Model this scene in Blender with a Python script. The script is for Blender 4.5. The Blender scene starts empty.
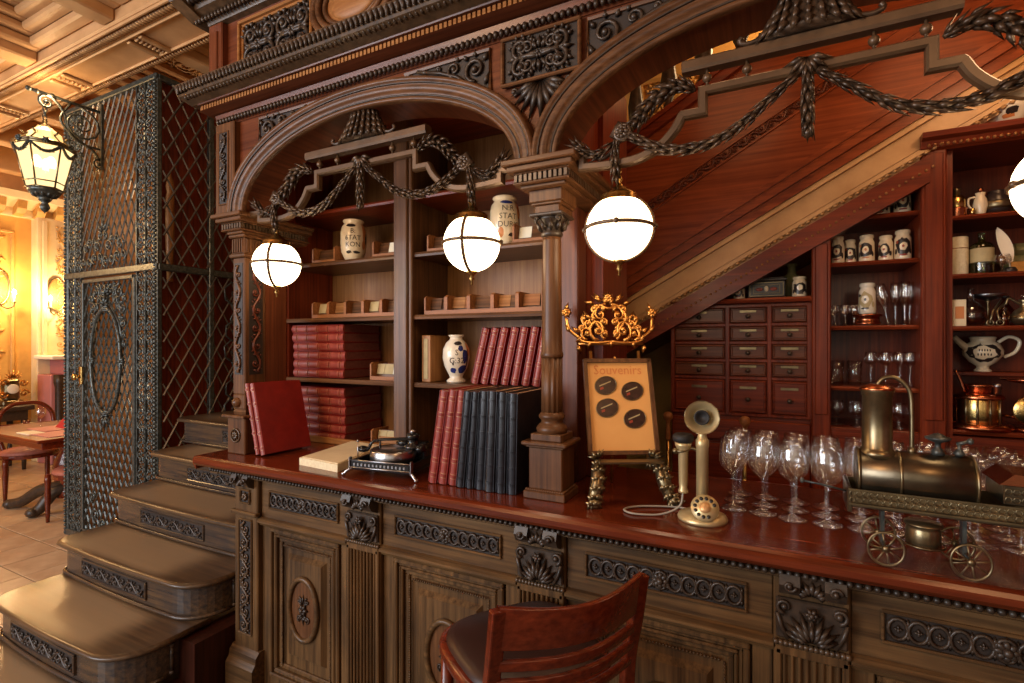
import bpy, math, random
from mathutils import Vector, Matrix
from math import sin, cos, pi, sqrt, atan2, radians
random.seed(7)
SC = bpy.context.scene
COL = SC.collection

# ------------------------------------------------------------------ camera
cam_d = bpy.data.cameras.new('camera'); cam = bpy.data.objects.new('camera', cam_d); COL.objects.link(cam)
cam.location = (0, 0, 1.56); cam.rotation_euler = (radians(90), 0, radians(26.97))
cam_d.sensor_width = 36; cam_d.lens = 17.82; cam_d.shift_y = 0.00244; cam_d.clip_start = 0.02
SC.camera = cam
# ------------------------------------------------------------------ world, daylight, exposure
W = bpy.data.worlds.new('world'); SC.world = W; W.use_nodes = True
bg = W.node_tree.nodes['Background']; bg.inputs[0].default_value = (1.0, .80, .60, 1); bg.inputs[1].default_value = .12
def area(name, loc, target, sx, sy, power, col):
    d = bpy.data.lights.new(name, 'AREA'); d.shape = 'RECTANGLE'; d.size = sx; d.size_y = sy; d.energy = power; d.color = col
    o = bpy.data.objects.new(name, d); COL.objects.link(o); o.location = loc
    o.rotation_euler = (Vector(target) - Vector(loc)).to_track_quat('-Z', 'Y').to_euler(); return o
def point(name, loc, power, col, r=.08):
    d = bpy.data.lights.new(name, 'POINT'); d.energy = power; d.color = col; d.shadow_soft_size = r
    o = bpy.data.objects.new(name, d); COL.objects.link(o); o.location = loc; return o
for i, (x, pw, col) in enumerate(((-6.2, 56, (.90, .94, 1.0)), (-4.9, 68, (.90, .94, 1.0)), (-3.6, 62, (.90, .94, 1.0)), (-2.3, 32, (.95, .95, .97)), (-.6, 8, (1.0, .86, .68)), (.8, 6, (1.0, .84, .66)), (2.0, 5, (1.0, .84, .66)))):
    area('window_daylight', (x, -3.3, 2.0), (x * .55, 1.2, 1.3), .85, 2.3, pw, col)          # tall street windows behind the photographer
SC.view_settings.view_transform = 'Standard'; SC.view_settings.look = 'None'
SC.view_settings.gamma = 1; SC.view_settings.use_curve_mapping = False; SC.view_settings.exposure = .42
SC.cycles.use_denoising = True; SC.cycles.max_bounces = 10; SC.cycles.transparent_max_bounces = 40; SC.cycles.caustics_refractive = False
SC.cycles.caustics_reflective = False; SC.cycles.sample_clamp_indirect = 6

# ------------------------------------------------------------------ materials
def nmat(name):
    m = bpy.data.materials.new(name); m.use_nodes = True
    nt = m.node_tree; b = nt.nodes['Principled BSDF']; return m, nt, b
def noise_ramp(nt, scale, detail, c1, c2, p0=.3, p1=.7, coord='Object', rough=.6):
    tc = nt.nodes.new('ShaderNodeTexCoord'); mp = nt.nodes.new('ShaderNodeMapping')
    mp.inputs['Scale'].default_value = scale
    nz = nt.nodes.new('ShaderNodeTexNoise'); nz.inputs['Scale'].default_value = 1; nz.inputs['Detail'].default_value = detail; nz.inputs['Roughness'].default_value = rough
    rp = nt.nodes.new('ShaderNodeValToRGB'); rp.color_ramp.elements[0].position = p0; rp.color_ramp.elements[1].position = p1
    rp.color_ramp.elements[0].color = (*c1, 1); rp.color_ramp.elements[1].color = (*c2, 1)
    nt.links.new(tc.outputs[coord], mp.inputs[0]); nt.links.new(mp.outputs[0], nz.inputs[0]); nt.links.new(nz.outputs[0], rp.inputs[0])
    return nz, rp
def bump(nt, b, src, strength, dist=.002):
    bp = nt.nodes.new('ShaderNodeBump'); bp.inputs['Strength'].default_value = strength; bp.inputs['Distance'].default_value = dist
    nt.links.new(src, bp.inputs['Height']); nt.links.new(bp.outputs[0], b.inputs['Normal'])
def wood(name, c1, c2, axis='x', rough=.35, c3=None, coat=.0, fine=70, wear=.45):
    m, nt, b = nmat(name)
    s = {'x': (2.2, fine, fine), 'y': (fine, 2.2, fine), 'z': (fine, fine, 2.2)}[axis]
    nz, rp = noise_ramp(nt, s, 5, c1, c2, .32, .72)
    c3 = c3 or tuple(x * .55 for x in c1)
    n2, r2 = noise_ramp(nt, (3.5, 3.5, 3.5), 4, (0, 0, 0), (1, 1, 1), .40, .75)
    mx = nt.nodes.new('ShaderNodeMix'); mx.data_type = 'RGBA'
    mul = nt.nodes.new('ShaderNodeMath'); mul.operation = 'MULTIPLY'; mul.inputs[1].default_value = wear
    nt.links.new(r2.outputs[0], mul.inputs[0]); nt.links.new(mul.outputs[0], mx.inputs[0])
    nt.links.new(rp.outputs[0], mx.inputs[6]); mx.inputs[7].default_value = (*c3, 1)
    nt.links.new(mx.outputs[2], b.inputs['Base Color'])
    b.inputs['Roughness'].default_value = rough; b.inputs['Coat Weight'].default_value = coat; b.inputs['Coat Roughness'].default_value = .15; b.inputs['Specular IOR Level'].default_value = .27
    bump(nt, b, nz.outputs[0], .12)
    return m
def solid(name, c, rough=.5, metal=0, c2=None, scale=30, emit=None, es=0, bmp=0, coat=0):
    m, nt, b = nmat(name)
    if c2:
        nz, rp = noise_ramp(nt, (scale,) * 3, 4, c, c2)
        nt.links.new(rp.outputs[0], b.inputs['Base Color'])
        if bmp: bump(nt, b, nz.outputs[0], bmp)
    else: b.inputs['Base Color'].default_value = (*c, 1)
    b.inputs['Roughness'].default_value = rough; b.inputs['Metallic'].default_value = metal; b.inputs['Coat Weight'].default_value = coat
    if emit: b.inputs['Emission Color'].default_value = (*emit, 1); b.inputs['Emission Strength'].default_value = es
    return m
def glassm(name, c=(.985, .985, .985), rough=0.0, ior=1.5):
    """thin-walled glass: clear film with Fresnel reflection"""
    m, nt, b = nmat(name); nt.nodes.remove(b)
    tr = nt.nodes.new('ShaderNodeBsdfTransparent'); tr.inputs[0].default_value = (*c, 1)
    gl = nt.nodes.new('ShaderNodeBsdfGlossy'); gl.inputs['Roughness'].default_value = .03; gl.inputs['Color'].default_value = (.95, .95, .95, 1)
    lw = nt.nodes.new('ShaderNodeLayerWeight'); lw.inputs['Blend'].default_value = .5
    pw = nt.nodes.new('ShaderNodeMath'); pw.operation = 'POWER'; pw.inputs[1].default_value = 2.4; nt.links.new(lw.outputs['Facing'], pw.inputs[0])
    fn = nt.nodes.new('ShaderNodeMath'); fn.operation = 'MULTIPLY_ADD'; fn.inputs[1].default_value = .85; fn.inputs[2].default_value = .085; nt.links.new(pw.outputs[0], fn.inputs[0])
    mx = nt.nodes.new('ShaderNodeMixShader'); out = nt.nodes['Material Output']
    nt.links.new(fn.outputs[0], mx.inputs[0]); nt.links.new(tr.outputs[0], mx.inputs[1]); nt.links.new(gl.outputs[0], mx.inputs[2]); nt.links.new(mx.outputs[0], out.inputs[0])
    return m
MT = {}
for ax in 'xyz':
    MT['oak_' + ax] = wood('oak_' + ax, (.045, .0235, .0098), (.190, .102, .040), ax, .36, (.027, .018, .013), .05, 70, .65)
    MT['mah_' + ax] = wood('mahogany_' + ax, (.092, .0120, .0038), (.250, .040, .0105), ax, .36, (.045, .007, .003), .06)
    MT['walnut_' + ax] = wood('walnut_' + ax, (.062, .025, .0098), (.190, .083, .033), ax, .36, (.036, .015, .008), .05, 70, .55)
    MT['tan_' + ax] = wood('tan_' + ax, (.23, .090, .024), (.43, .205, .070), ax, .42, (.15, .046, .011))
    MT['brownmah_' + ax] = wood('brown_mahogany_' + ax, (.070, .0175, .0075), (.190, .056, .022), ax, .32, (.036, .010, .005), .1)
    MT['darkmah_' + ax] = wood('dark_mahogany_' + ax, (.018, .0055, .003), (.060, .015, .0075), ax, .34, (.010, .004, .002))
MT['counter'] = wood('counter_mahogany', (.066, .0100, .0034), (.190, .034, .0100), 'x', .20, (.032, .006, .003), .22, 55)
MT['tread'] = wood('worn_tread_oak', (.052, .030, .016), (.150, .088, .044), 'x', .30, (.032, .023, .018), .12, 50, .6)
def worn_centre(m, light, amount):
    """foot wear: a paler patch worn into the middle of each tread (own shape, from generated coordinates)"""
    nt = m.node_tree; b = nt.nodes['Principled BSDF']; src = b.inputs['Base Color'].links[0].from_socket
    tc = nt.nodes.new('ShaderNodeTexCoord'); sep = nt.nodes.new('ShaderNodeSeparateXYZ'); nt.links.new(tc.outputs['Generated'], sep.inputs[0])
    def tri(sock, lo, hi, soft):
        r = nt.nodes.new('ShaderNodeMapRange'); r.interpolation_type = 'SMOOTHSTEP'; r.inputs['From Min'].default_value = lo; r.inputs['From Max'].default_value = lo + soft; nt.links.new(sock, r.inputs[0])
        q = nt.nodes.new('ShaderNodeMapRange'); q.interpolation_type = 'SMOOTHSTEP'; q.inputs['From Min'].default_value = hi; q.inputs['From Max'].default_value = hi - soft; nt.links.new(sock, q.inputs[0])
        u = nt.nodes.new('ShaderNodeMath'); u.operation = 'MULTIPLY'; nt.links.new(r.outputs[0], u.inputs[0]); nt.links.new(q.outputs[0], u.inputs[1]); return u
    A, C = tri(sep.outputs[0], .02, .86, .16), tri(sep.outputs[1], .02, .80, .14)
    mu = nt.nodes.new('ShaderNodeMath'); mu.operation = 'MULTIPLY'; nt.links.new(A.outputs[0], mu.inputs[0]); nt.links.new(C.outputs[0], mu.inputs[1])
    m2 = nt.nodes.new('ShaderNodeMath'); m2.operation = 'MULTIPLY'; m2.inputs[1].default_value = amount; nt.links.new(mu.outputs[0], m2.inputs[0])
    mx = nt.nodes.new('ShaderNodeMix'); mx.data_type = 'RGBA'; nt.links.new(m2.outputs[0], mx.inputs[0]); nt.links.new(src, mx.inputs[6]); mx.inputs[7].default_value = (*light, 1)
    nt.links.new(mx.outputs[2], b.inputs['Base Color'])
worn_centre(MT['tread'], (.34, .245, .145), .72)
MT['riser'] = wood('riser_oak', (.030, .024, .021), (.140, .080, .038), 'x', .25, (.026, .026, .031), .18, 60, .9)
MT['dark'] = solid('carved_dark_oak', (.018, .012, .009), .40, 0, (.060, .038, .024), 40, bmp=.1)
MT['carve'] = solid('carved_brown_oak', (.038, .023, .013), .32, 0, (.115, .068, .036), 35, bmp=.1)
MT['field'] = solid('dark_field', (.012, .009, .008), .5, 0, (.030, .020, .016), 20)  # near-black ground behind the carvings
MT['carve_red'] = solid('carved_mahogany', (.065, .012, .005), .34, 0, (.15, .034, .013), 30)
MT['iron'] = solid('wrought_iron', (.022, .027, .027), .34, .45, (.115, .128, .118), 45, bmp=.2)
MT['lattice'] = solid('lattice_iron', (.050, .042, .032), .40, .4, (.135, .105, .072), 30)
MT['bronze'] = solid('garland_bronze', (.030, .018, .011), .32, .3, (.105, .064, .038), 35, bmp=.1)
MT['barbronze'] = solid('frame_bar_bronze', (.080, .044, .022), .34, .2, (.140, .082, .042), 12)
MT['brass'] = solid('brass', (.62, .42, .15), .24, 1, (.45, .28, .09), 12)
MT['oldbrass'] = solid('aged_brass', (.30, .235, .13), .30, .9, (.15, .115, .065), 18)
MT['trainbrass'] = solid('tarnished_train_brass', (.185, .145, .092), .28, .92, (.080, .066, .046), 11)
MT['copper'] = solid('copper', (.62, .22, .10), .25, 1, (.36, .11, .05), 10)
MT['gilt'] = solid('gilt', (.80, .42, .12), .28, .9, (.50, .22, .05), 30)
MT['chrome'] = solid('nickel', (.42, .42, .44), .28, 1); MT['phonebrass'] = solid('pale_brass', (.66, .53, .29), .36, .55, (.52, .40, .20), 14)
MT['black'] = solid('black_enamel', (.010, .010, .011), .22)
MT['blackrub'] = solid('black_rubber', (.009, .008, .008), .65)
MT['globe'] = solid('opal_globe', (.95, .93, .88), .35, emit=(1.0, .72, .42), es=7.5)
MT['lampglass'] = glassm('lantern_pane', (1.0, .86, .58))
def frosted_glow(m):
    nt = m.node_tree; em = nt.nodes.new('ShaderNodeEmission'); em.inputs[0].default_value = (1.0, .74, .38, 1); em.inputs[1].default_value = 1.5
    mx = nt.nodes.new('ShaderNodeMixShader'); mx.inputs[0].default_value = .55; out = nt.nodes['Material Output']; src = out.inputs[0].links[0].from_socket
    nt.links.new(src, mx.inputs[1]); nt.links.new(em.outputs[0], mx.inputs[2]); nt.links.new(mx.outputs[0], out.inputs[0])
frosted_glow(MT['lampglass'])
MT['lampfrost'] = solid('lantern_frosted_crown', (.95, .8, .5), .3, emit=(1.0, .62, .22), es=.9)
MT['candle'] = solid('candle_bulb', (1, .9, .7), .3, emit=(1.0, .70, .34), es=38)
MT['glass'] = glassm('clear_glass')
MT['glassgreen'] = glassm('green_glass', (.55, .75, .40))
MT['glassbrown'] = glassm('amber_glass', (.55, .25, .10))
MT['ceil'] = solid('ceiling_gilded_plaster', (.42, .225, .095), .5, 0, (.58, .345, .165), 4)
MT['ceil2'] = solid('ceiling_moulding_plaster', (.24, .125, .055), .40, 0, (.50, .29, .13), 14)
MT['goldwall'] = solid('damask_gold_wall', (.80, .46, .13), .5, 0, (.62, .34, .09), 5)
MT['goldrelief'] = solid('gold_relief', (.50, .27, .07), .5, 0, (.72, .42, .13), 10)
MT['cream'] = solid('cream_paint', (.85, .72, .46), .5, 0, (.75, .60, .36), 6)
MT['terracotta'] = solid('terracotta_tile', (.43, .275, .16), .34, 0, (.63, .47, .31), 5)
MT['grout'] = solid('dark_grout', (.16, .11, .075), .8)
MT['redleather'] = solid('red_leather', (.165, .0065, .0055), .36, 0, (.255, .014, .010), 14, bmp=.1)
MT['redspine'] = solid('worn_red_spine', (.20, .020, .014), .36, 0, (.34, .070, .050), 30, bmp=.15)
MT['blackleather'] = solid('blue_black_leather', (.006, .007, .011), .30, 0, (.023, .027, .037), 30, bmp=.15)
MT['gold_line'] = solid('gilt_tooling', (.55, .33, .16), .4, .4)
MT['pages'] = solid('aged_pages', (.42, .27, .16), .8, 0, (.26, .14, .09), 60)
MT['pages_red'] = solid('red_edged_pages', (.13, .03, .025), .7, 0, (.20, .06, .045), 60)
MT['paper'] = solid('cream_paper', (.78, .66, .44), .8, 0, (.66, .52, .32), 8)
MT['paperedge'] = solid('paper_edges', (.86, .77, .52), .8, 0, (.70, .58, .36), 90)
MT['card'] = solid('white_card', (.86, .82, .68), .7)
MT['cardold'] = solid('aged_card', (.48, .39, .20), .7, 0, (.36, .28, .14), 20)
MT['boxwood'] = wood('box_wood', (.22, .075, .022), (.42, .17, .060), 'x', .45, (.13, .05, .02))
MT['cream_ceramic'] = solid('cream_glazed_ceramic', (.72, .57, .36), .22, 0, (.83, .70, .50), 9, coat=.4)
MT['white_ceramic'] = solid('white_glazed_ceramic', (.80, .74, .62), .2, 0, (.70, .62, .48), 9, coat=.4)
MT['blue_glaze'] = solid('blue_glaze', (.025, .035, .16), .25)
MT['dark_glaze'] = solid('dark_glaze', (.025, .016, .014), .3)
MT['red_glaze'] = solid('red_glaze', (.30, .04, .02), .3)
MT['orange_glaze'] = solid('orange_glaze', (.55, .20, .06), .3)
MT['signface'] = solid('orange_sign_paper', (.66, .31, .085), .6, 0, (.78, .41, .125), 3)
MT['signtext'] = solid('faded_red_ink', (.60, .20, .055), .6)
MT['ovaldark'] = solid('dark_photo_oval', (.018, .009, .008), .25, 0, (.05, .022, .016), 60)
MT['chairwood'] = wood('cherry_chair', (.080, .0115, .0045), (.185, .030, .010), 'x', .20, (.050, .007, .003), .4)
MT['seatleather'] = solid('dark_seat_leather', (.018, .005, .004), .40, 0, (.034, .009, .006), 8)
MT['rose'] = solid('rose_upholstery', (.30, .085, .055), .6, 0, (.42, .14, .09), 40)
MT['napkin'] = solid('red_napkin', (.40, .015, .020), .6)
MT['pink'] = solid('pink_placemat', (.52, .20, .20), .6)
MT['feather'] = solid('white_feather', (.82, .70, .52), .7)
MT['moss'] = solid('green_brocade', (.12, .14, .05), .7, 0, (.30, .22, .08), 60)
MT['dial'] = solid('dial_card', (.62, .36, .16), .4, .5)
MT['cord'] = solid('grey_cord', (.30, .27, .22), .5)
MT['gildband'] = solid('ochre_painted_band', (.42, .225, .082), .42, 0, (.56, .33, .14), 9)
MT['mirror'] = solid('mirror_glass', (.8, .72, .55), .05, 1)

# ------------------------------------------------------------------ mesh builder
class M:
    def __init__(s, xf=None): s.v = []; s.f = []; s.s = []; s.xf = xf
    def add(s, vs, fs, smooth=False):
        n = len(s.v)
        s.v.extend([s.xf(p) for p in vs] if s.xf else vs)
        s.f.extend([tuple(i + n for i in f) for f in fs]); s.s.extend([smooth] * len(fs))
    def box(s, x0, x1, y0, y1, z0, z1, b=0):
        if b <= 0:
            v = [(x, y, z) for z in (z0, z1) for y in (y0, y1) for x in (x0, x1)]
            s.add(v, [(0, 2, 3, 1), (4, 5, 7, 6), (0, 1, 5, 4), (2, 6, 7, 3), (0, 4, 6, 2), (1, 3, 7, 5)]); return
        b = min(b, abs(x1 - x0) * .45, abs(y1 - y0) * .45, abs(z1 - z0) * .45)
        v = []; idx = {}
        for kx, X in enumerate((x0, x1)):
            for ky, Y in enumerate((y0, y1)):
                for kz, Z in enumerate((z0, z1)):
                    ix = X + (b if kx == 0 else -b); iy = Y + (b if ky == 0 else -b); iz = Z + (b if kz == 0 else -b)
                    for a, p in (('x', (X, iy, iz)), ('y', (ix, Y, iz)), ('z', (ix, iy, Z))):
                        idx[(kx, ky, kz, a)] = len(v); v.append(p)
        I = lambda *k: idx[k]
        f = []
        for k in (0, 1):
            q = [I(k, 0, 0, 'x'), I(k, 1, 0, 'x'), I(k, 1, 1, 'x'), I(k, 0, 1, 'x')]; f.append(q if k else q[::-1])
            q = [I(0, k, 0, 'y'), I(1, k, 0, 'y'), I(1, k, 1, 'y'), I(0, k, 1, 'y')]; f.append(q[::-1] if k else q)
            q = [I(0, 0, k, 'z'), I(1, 0, k, 'z'), I(1, 1, k, 'z'), I(0, 1, k, 'z')]; f.append(q if k else q[::-1])
            for l in (0, 1):
                f.append([I(0, k, l, 'y'), I(1, k, l, 'y'), I(1, k, l, 'z'), I(0, k, l, 'z')])
                f.append([I(k, 0, l, 'x'), I(k, 1, l, 'x'), I(k, 1, l, 'z'), I(k, 0, l, 'z')])
                f.append([I(k, l, 0, 'x'), I(k, l, 1, 'x'), I(k, l, 1, 'y'), I(k, l, 0, 'y')])
                for n in (0, 1): f.append([I(k, l, n, 'x'), I(k, l, n, 'y'), I(k, l, n, 'z')])
        s.add(v, f)
    def prism(s, poly, fn, d0, d1, smooth=False):
        n = len(poly)
        v = [fn(a, b, d0) for a, b in poly] + [fn(a, b, d1) for a, b in poly]
        s.add(v, [tuple(range(n))[::-1], tuple(range(n, 2 * n))] + [(i, (i + 1) % n, n + (i + 1) % n, n + i) for i in range(n)], smooth)
    def px(s, prof, x0, x1): s.prism(prof, lambda a, b, d: (d, a, b), x0, x1)          # (y,z) profile along x
    def py(s, prof, y0, y1): s.prism(prof, lambda a, b, d: (a, d, b), y0, y1)          # (x,z) profile along y
    def pz(s, prof, z0, z1): s.prism(prof, lambda a, b, d: (a, b, d), z0, z1)          # (x,y) profile along z
    def lathe(s, prof, c=(0, 0, 0), n=16, smooth=True, fn=None, flute=None):
        v = []; fs = []; k = len(prof)
        for j in range(n):
            a = 2 * pi * j / n
            for r, z in prof:
                rr = r * (1 if not flute else flute(j, n, z))
                p = (rr * cos(a), rr * sin(a), z)
                if fn: p = fn(p)
                v.append((c[0] + p[0], c[1] + p[1], c[2] + p[2]))
        for j in range(n):
            for i in range(k - 1):
                a, b2 = j * k + i, ((j + 1) % n) * k + i
                fs.append((a, b2, b2 + 1, a + 1))
        s.add(v, fs, smooth)
        if prof[0][0] > 1e-5: s.f.append(tuple(len(s.v) - n * k + j * k for j in range(n))[::-1]); s.s.append(False)
        if prof[-1][0] > 1e-5: s.f.append(tuple(len(s.v) - n * k + j * k + k - 1 for j in range(n))); s.s.append(False)
    def tube(s, pts, r, n=6, closed=False, smooth=True, fl=1.0, up=None):
        pts = [Vector(p) for p in pts]; N = len(pts)
        if N < 2: return
        rs = r if isinstance(r, (list, tuple)) else [r] * N
        v = []; nrm = None
        for i, p in enumerate(pts):
            if closed: t = pts[(i + 1) % N] - pts[i - 1]
            else: t = pts[min(i + 1, N - 1)] - pts[max(i - 1, 0)]
            if t.length < 1e-9: t = Vector((0, 0, 1))
            t.normalize()
            if nrm is None:
                nrm = Vector(up) if up else (Vector((0, 0, 1)) if abs(t.z) < .9 else Vector((1, 0, 0)))
            nrm = nrm - t * nrm.dot(t)
            if nrm.length < 1e-6: nrm = t.orthogonal()
            nrm.normalize(); bi = t.cross(nrm)
            for j in range(n):
                a = 2 * pi * j / n
                v.append(tuple(p + (nrm * (cos(a) * fl) + bi * sin(a)) * rs[i]))
        fs = []
        for i in range(N if closed else N - 1):
            i2 = (i + 1) % N
            for j in range(n):
                fs.append((i * n + j, i * n + (j + 1) % n, i2 * n + (j + 1) % n, i2 * n + j))
        if not closed: fs += [tuple(range(n))[::-1], tuple((N - 1) * n + j for j in range(n))]
        s.add(v, fs, smooth)
    def ball(s, c, r, nu=8, nv=6, smooth=True):
        r = r if isinstance(r, (list, tuple)) else (r, r, r)
        v = [(c[0], c[1], c[2] - r[2])]
        for i in range(1, nv):
            a = -pi / 2 + pi * i / nv
            for j in range(nu):
                b = 2 * pi * j / nu
                v.append((c[0] + r[0] * cos(a) * cos(b), c[1] + r[1] * cos(a) * sin(b), c[2] + r[2] * sin(a)))
        v.append((c[0], c[1], c[2] + r[2])); L = len(v) - 1; fs = []
        for j in range(nu):
            j2 = (j + 1) % nu
            fs.append((0, 1 + j2, 1 + j)); fs.append((L, L - nu + j, L - nu + j2))
            for i in range(nv - 2):
                a = 1 + i * nu
                fs.append((a + j, a + j2, a + nu + j2, a + nu + j))
        s.add(v, fs, smooth)
    def petal(s, p, d, up, L, Wd, T, bend=0):
        p = Vector(p); d = Vector(d).normalized(); up = Vector(up); up = (up - d * up.dot(d)).normalized(); sd = d.cross(up)
        m1 = p + d * L * .35 + up * (T * .5 + bend * .35)
        v = [p, m1 + sd * Wd * .5 - up * T * .4, m1 + up * T * .5, m1 - sd * Wd * .5 - up * T * .4, p + d * L + up * bend, m1 - up * T]
        s.add([tuple(q) for q in v], [(0, 1, 2), (0, 2, 3), (1, 4, 2), (2, 4, 3), (0, 5, 1), (0, 3, 5), (1, 5, 4), (3, 4, 5)], True)
    def sheet(s, grid, smooth=True, closed=False):
        R = len(grid); C = len(grid[0]); v = [p for row in grid for p in row]; fs = []
        for i in range(R - 1):
            for j in range(C if closed else C - 1):
                j2 = (j + 1) % C
                fs.append((i * C + j, i * C + j2, (i + 1) * C + j2, (i + 1) * C + j))
        s.add(v, fs, smooth)

WL = {}                                   # world location of every object made here
def thing(name, label, cat, loc=(0, 0, 0), rotz=0, group=None, kind=None):
    o = bpy.data.objects.new(name, None); COL.objects.link(o); o.empty_display_size = .05
    o.location = loc; o.rotation_euler = (0, 0, rotz); WL[o] = Vector(loc)
    tag(o, label, cat, group, kind); return o
def tag(o, label=None, cat=None, group=None, kind=None):
    if label: o['label'] = label
    if cat: o['category'] = cat
    if group: o['group'] = group
    if kind: o['kind'] = kind
    return o
def pieces_of(m):
    """split a builder into far-apart pieces (islands whose boxes lie close together stay one piece)"""
    n = len(m.v); par = list(range(n))
    def fd(i):
        while par[i] != i: par[i] = par[par[i]]; i = par[i]
        return i
    for f in m.f:
        r = fd(f[0])
        for k in f[1:]:
            q = fd(k)
            if q != r: par[q] = r
    ids = {}; isl = [ids.setdefault(fd(i), len(ids)) for i in range(n)]; K = len(ids)
    if K < 2 or K > 160: return [m]
    lo = [[1e9] * 3 for _ in range(K)]; hi = [[-1e9] * 3 for _ in range(K)]
    for p, k in zip(m.v, isl):
        for c in range(3):
            if p[c] < lo[k][c]: lo[k][c] = p[c]
            if p[c] > hi[k][c]: hi[k][c] = p[c]
    sz = [max(hi[k][c] - lo[k][c] for c in range(3)) for k in range(K)]; pr = list(range(K))
    def fk(i):
        while pr[i] != i: pr[i] = pr[pr[i]]; i = pr[i]
        return i
    for i in range(K):
        for j in range(i):
            g = 0
            for c in range(3):
                d = max(0, lo[i][c] - hi[j][c], lo[j][c] - hi[i][c]); g += d * d
            if sqrt(g) <= max(.02, .5 * max(sz[i], sz[j])) * .98:
                a, b = fk(i), fk(j)
                if a != b: pr[a] = b
    grp = {}; gi = [grp.setdefault(fk(k), len(grp)) for k in range(K)]
    if len(grp) < 2 or len(grp) > 40: return [m]
    out = [M() for _ in grp]; mp = [0] * n
    for i, p in enumerate(m.v):
        o = out[gi[isl[i]]]; mp[i] = len(o.v); o.v.append(p)
    for f, sm in zip(m.f, m.s):
        o = out[gi[isl[f[0]]]]; o.f.append(tuple(mp[i] for i in f)); o.s.append(sm)
    return out
def B(m, name, mat, parent=None, local=False, label=None, kind=None, bevel=0):
    """link the builder's mesh; far-apart pieces become parts of their own. World-space vertices unless local"""
    if parent and not kind:
        ps = pieces_of(m)
        if len(ps) > 1:
            obs = [B1(p, name, mat, parent, local, label, kind, bevel) for p in ps]; return obs[0]
    return B1(m, name, mat, parent, local, label, kind, bevel)
def B1(m, name, mat, parent=None, local=False, label=None, kind=None, bevel=0):
    me = bpy.data.meshes.new(name); me.from_pydata(m.v, [], m.f)
    me.polygons.foreach_set('use_smooth', m.s); me.update()
    me.materials.append(MT[mat] if isinstance(mat, str) else mat)
    o = bpy.data.objects.new(name, me); COL.objects.link(o)
    if parent:
        o.parent = parent
        if not local: o.location = -WL[parent]; WL[o] = Vector((0, 0, 0))
        else: WL[o] = WL[parent]
    else: WL[o] = Vector((0, 0, 0))
    if label: o['label'] = label
    if kind: o['kind'] = kind
    if bevel:
        md = o.modifiers.new('bevel', 'BEVEL'); md.width = bevel; md.segments = 2; md.limit_method = 'ANGLE'; md.angle_limit = radians(40)
    return o
def dup(root, loc, rotz=None, label=None, group=None, scale=None):
    r = root.copy(); COL.objects.link(r); r.location = loc
    if rotz is not None: r.rotation_euler = (0, 0, rotz)
    if scale: r.scale = (scale,) * 3 if not isinstance(scale, tuple) else scale
    if label: r['label'] = label
    if group: r['group'] = group
    for ch in list(root.children):
        c = ch.copy(); COL.objects.link(c); c.parent = r
        for g in list(ch.children):
            d = g.copy(); COL.objects.link(d); d.parent = c
    return r
def piece(o, name, parent, off):
    """copy of a piece sharing mesh data, moved by off"""
    c = o.copy(); COL.objects.link(c); c.parent = parent
    c.location = Vector(o.location) + Vector(off); return c
def struct(m, name, mat, parent=None):
    o = B(m, name, mat, parent)
    if not parent: o['kind'] = 'structure'
    return o
def text_geo(txt, size, align='CENTER'):
    cu = bpy.data.curves.new('t', 'FONT'); cu.body = txt; cu.size = size; cu.align_x = align; cu.align_y = 'CENTER'; cu.resolution_u = 2
    ob = bpy.data.objects.new('t', cu); COL.objects.link(ob)
    me = bpy.data.meshes.new_from_object(ob)
    v = [tuple(p.co) for p in me.vertices]; f = [tuple(p.vertices) for p in me.polygons]
    bpy.data.objects.remove(ob); bpy.data.meshes.remove(me); bpy.data.curves.remove(cu)
    return v, f

# ------------------------------------------------------------------ carved ornament, drawn in a frame on a surface
class Fr:
    def __init__(s, o, ux=(1, 0, 0), uy=(0, 0, 1), n=(0, -1, 0)):
        s.o = Vector(o); s.x = Vector(ux); s.y = Vector(uy); s.n = Vector(n)
    def __call__(s, a, b, d=0): return tuple(s.o + s.x * a + s.y * b + s.n * d)
    def leaf(s, m, a, b, ang, L, Wd, T, bend=0):
        m.petal(s(a, b, T * .3), s.x * cos(ang) + s.y * sin(ang), s.n, L, Wd, T, bend)
def spiral(m, fr, cs, ct, r0, turns, a0, dr, rad, n=5, r1=.16, steps=None, d=None):
    N = steps or max(8, int(turns * 12)); pts = []; rs = []
    for i in range(N + 1):
        q = i / N; r = r0 * (1 - q * (1 - r1)); a = a0 + dr * 2 * pi * turns * q
        pts.append(fr(cs + r * cos(a), ct + r * sin(a), rad * .8 if d is None else d)); rs.append(rad * (1 - .45 * q))
    m.tube(pts, rs, n, up=fr.n)
    p = fr(cs, ct, rad); m.ball(p, rad * 1.5, 6, 4)
def rosette(m, fr, a, b, R, T, k=6):
    for i in range(k):
        fr.leaf(m, a, b, 2 * pi * i / k, R, R * .75, T)
    m.ball(fr(a, b, T), R * .33, 6, 4)
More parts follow.
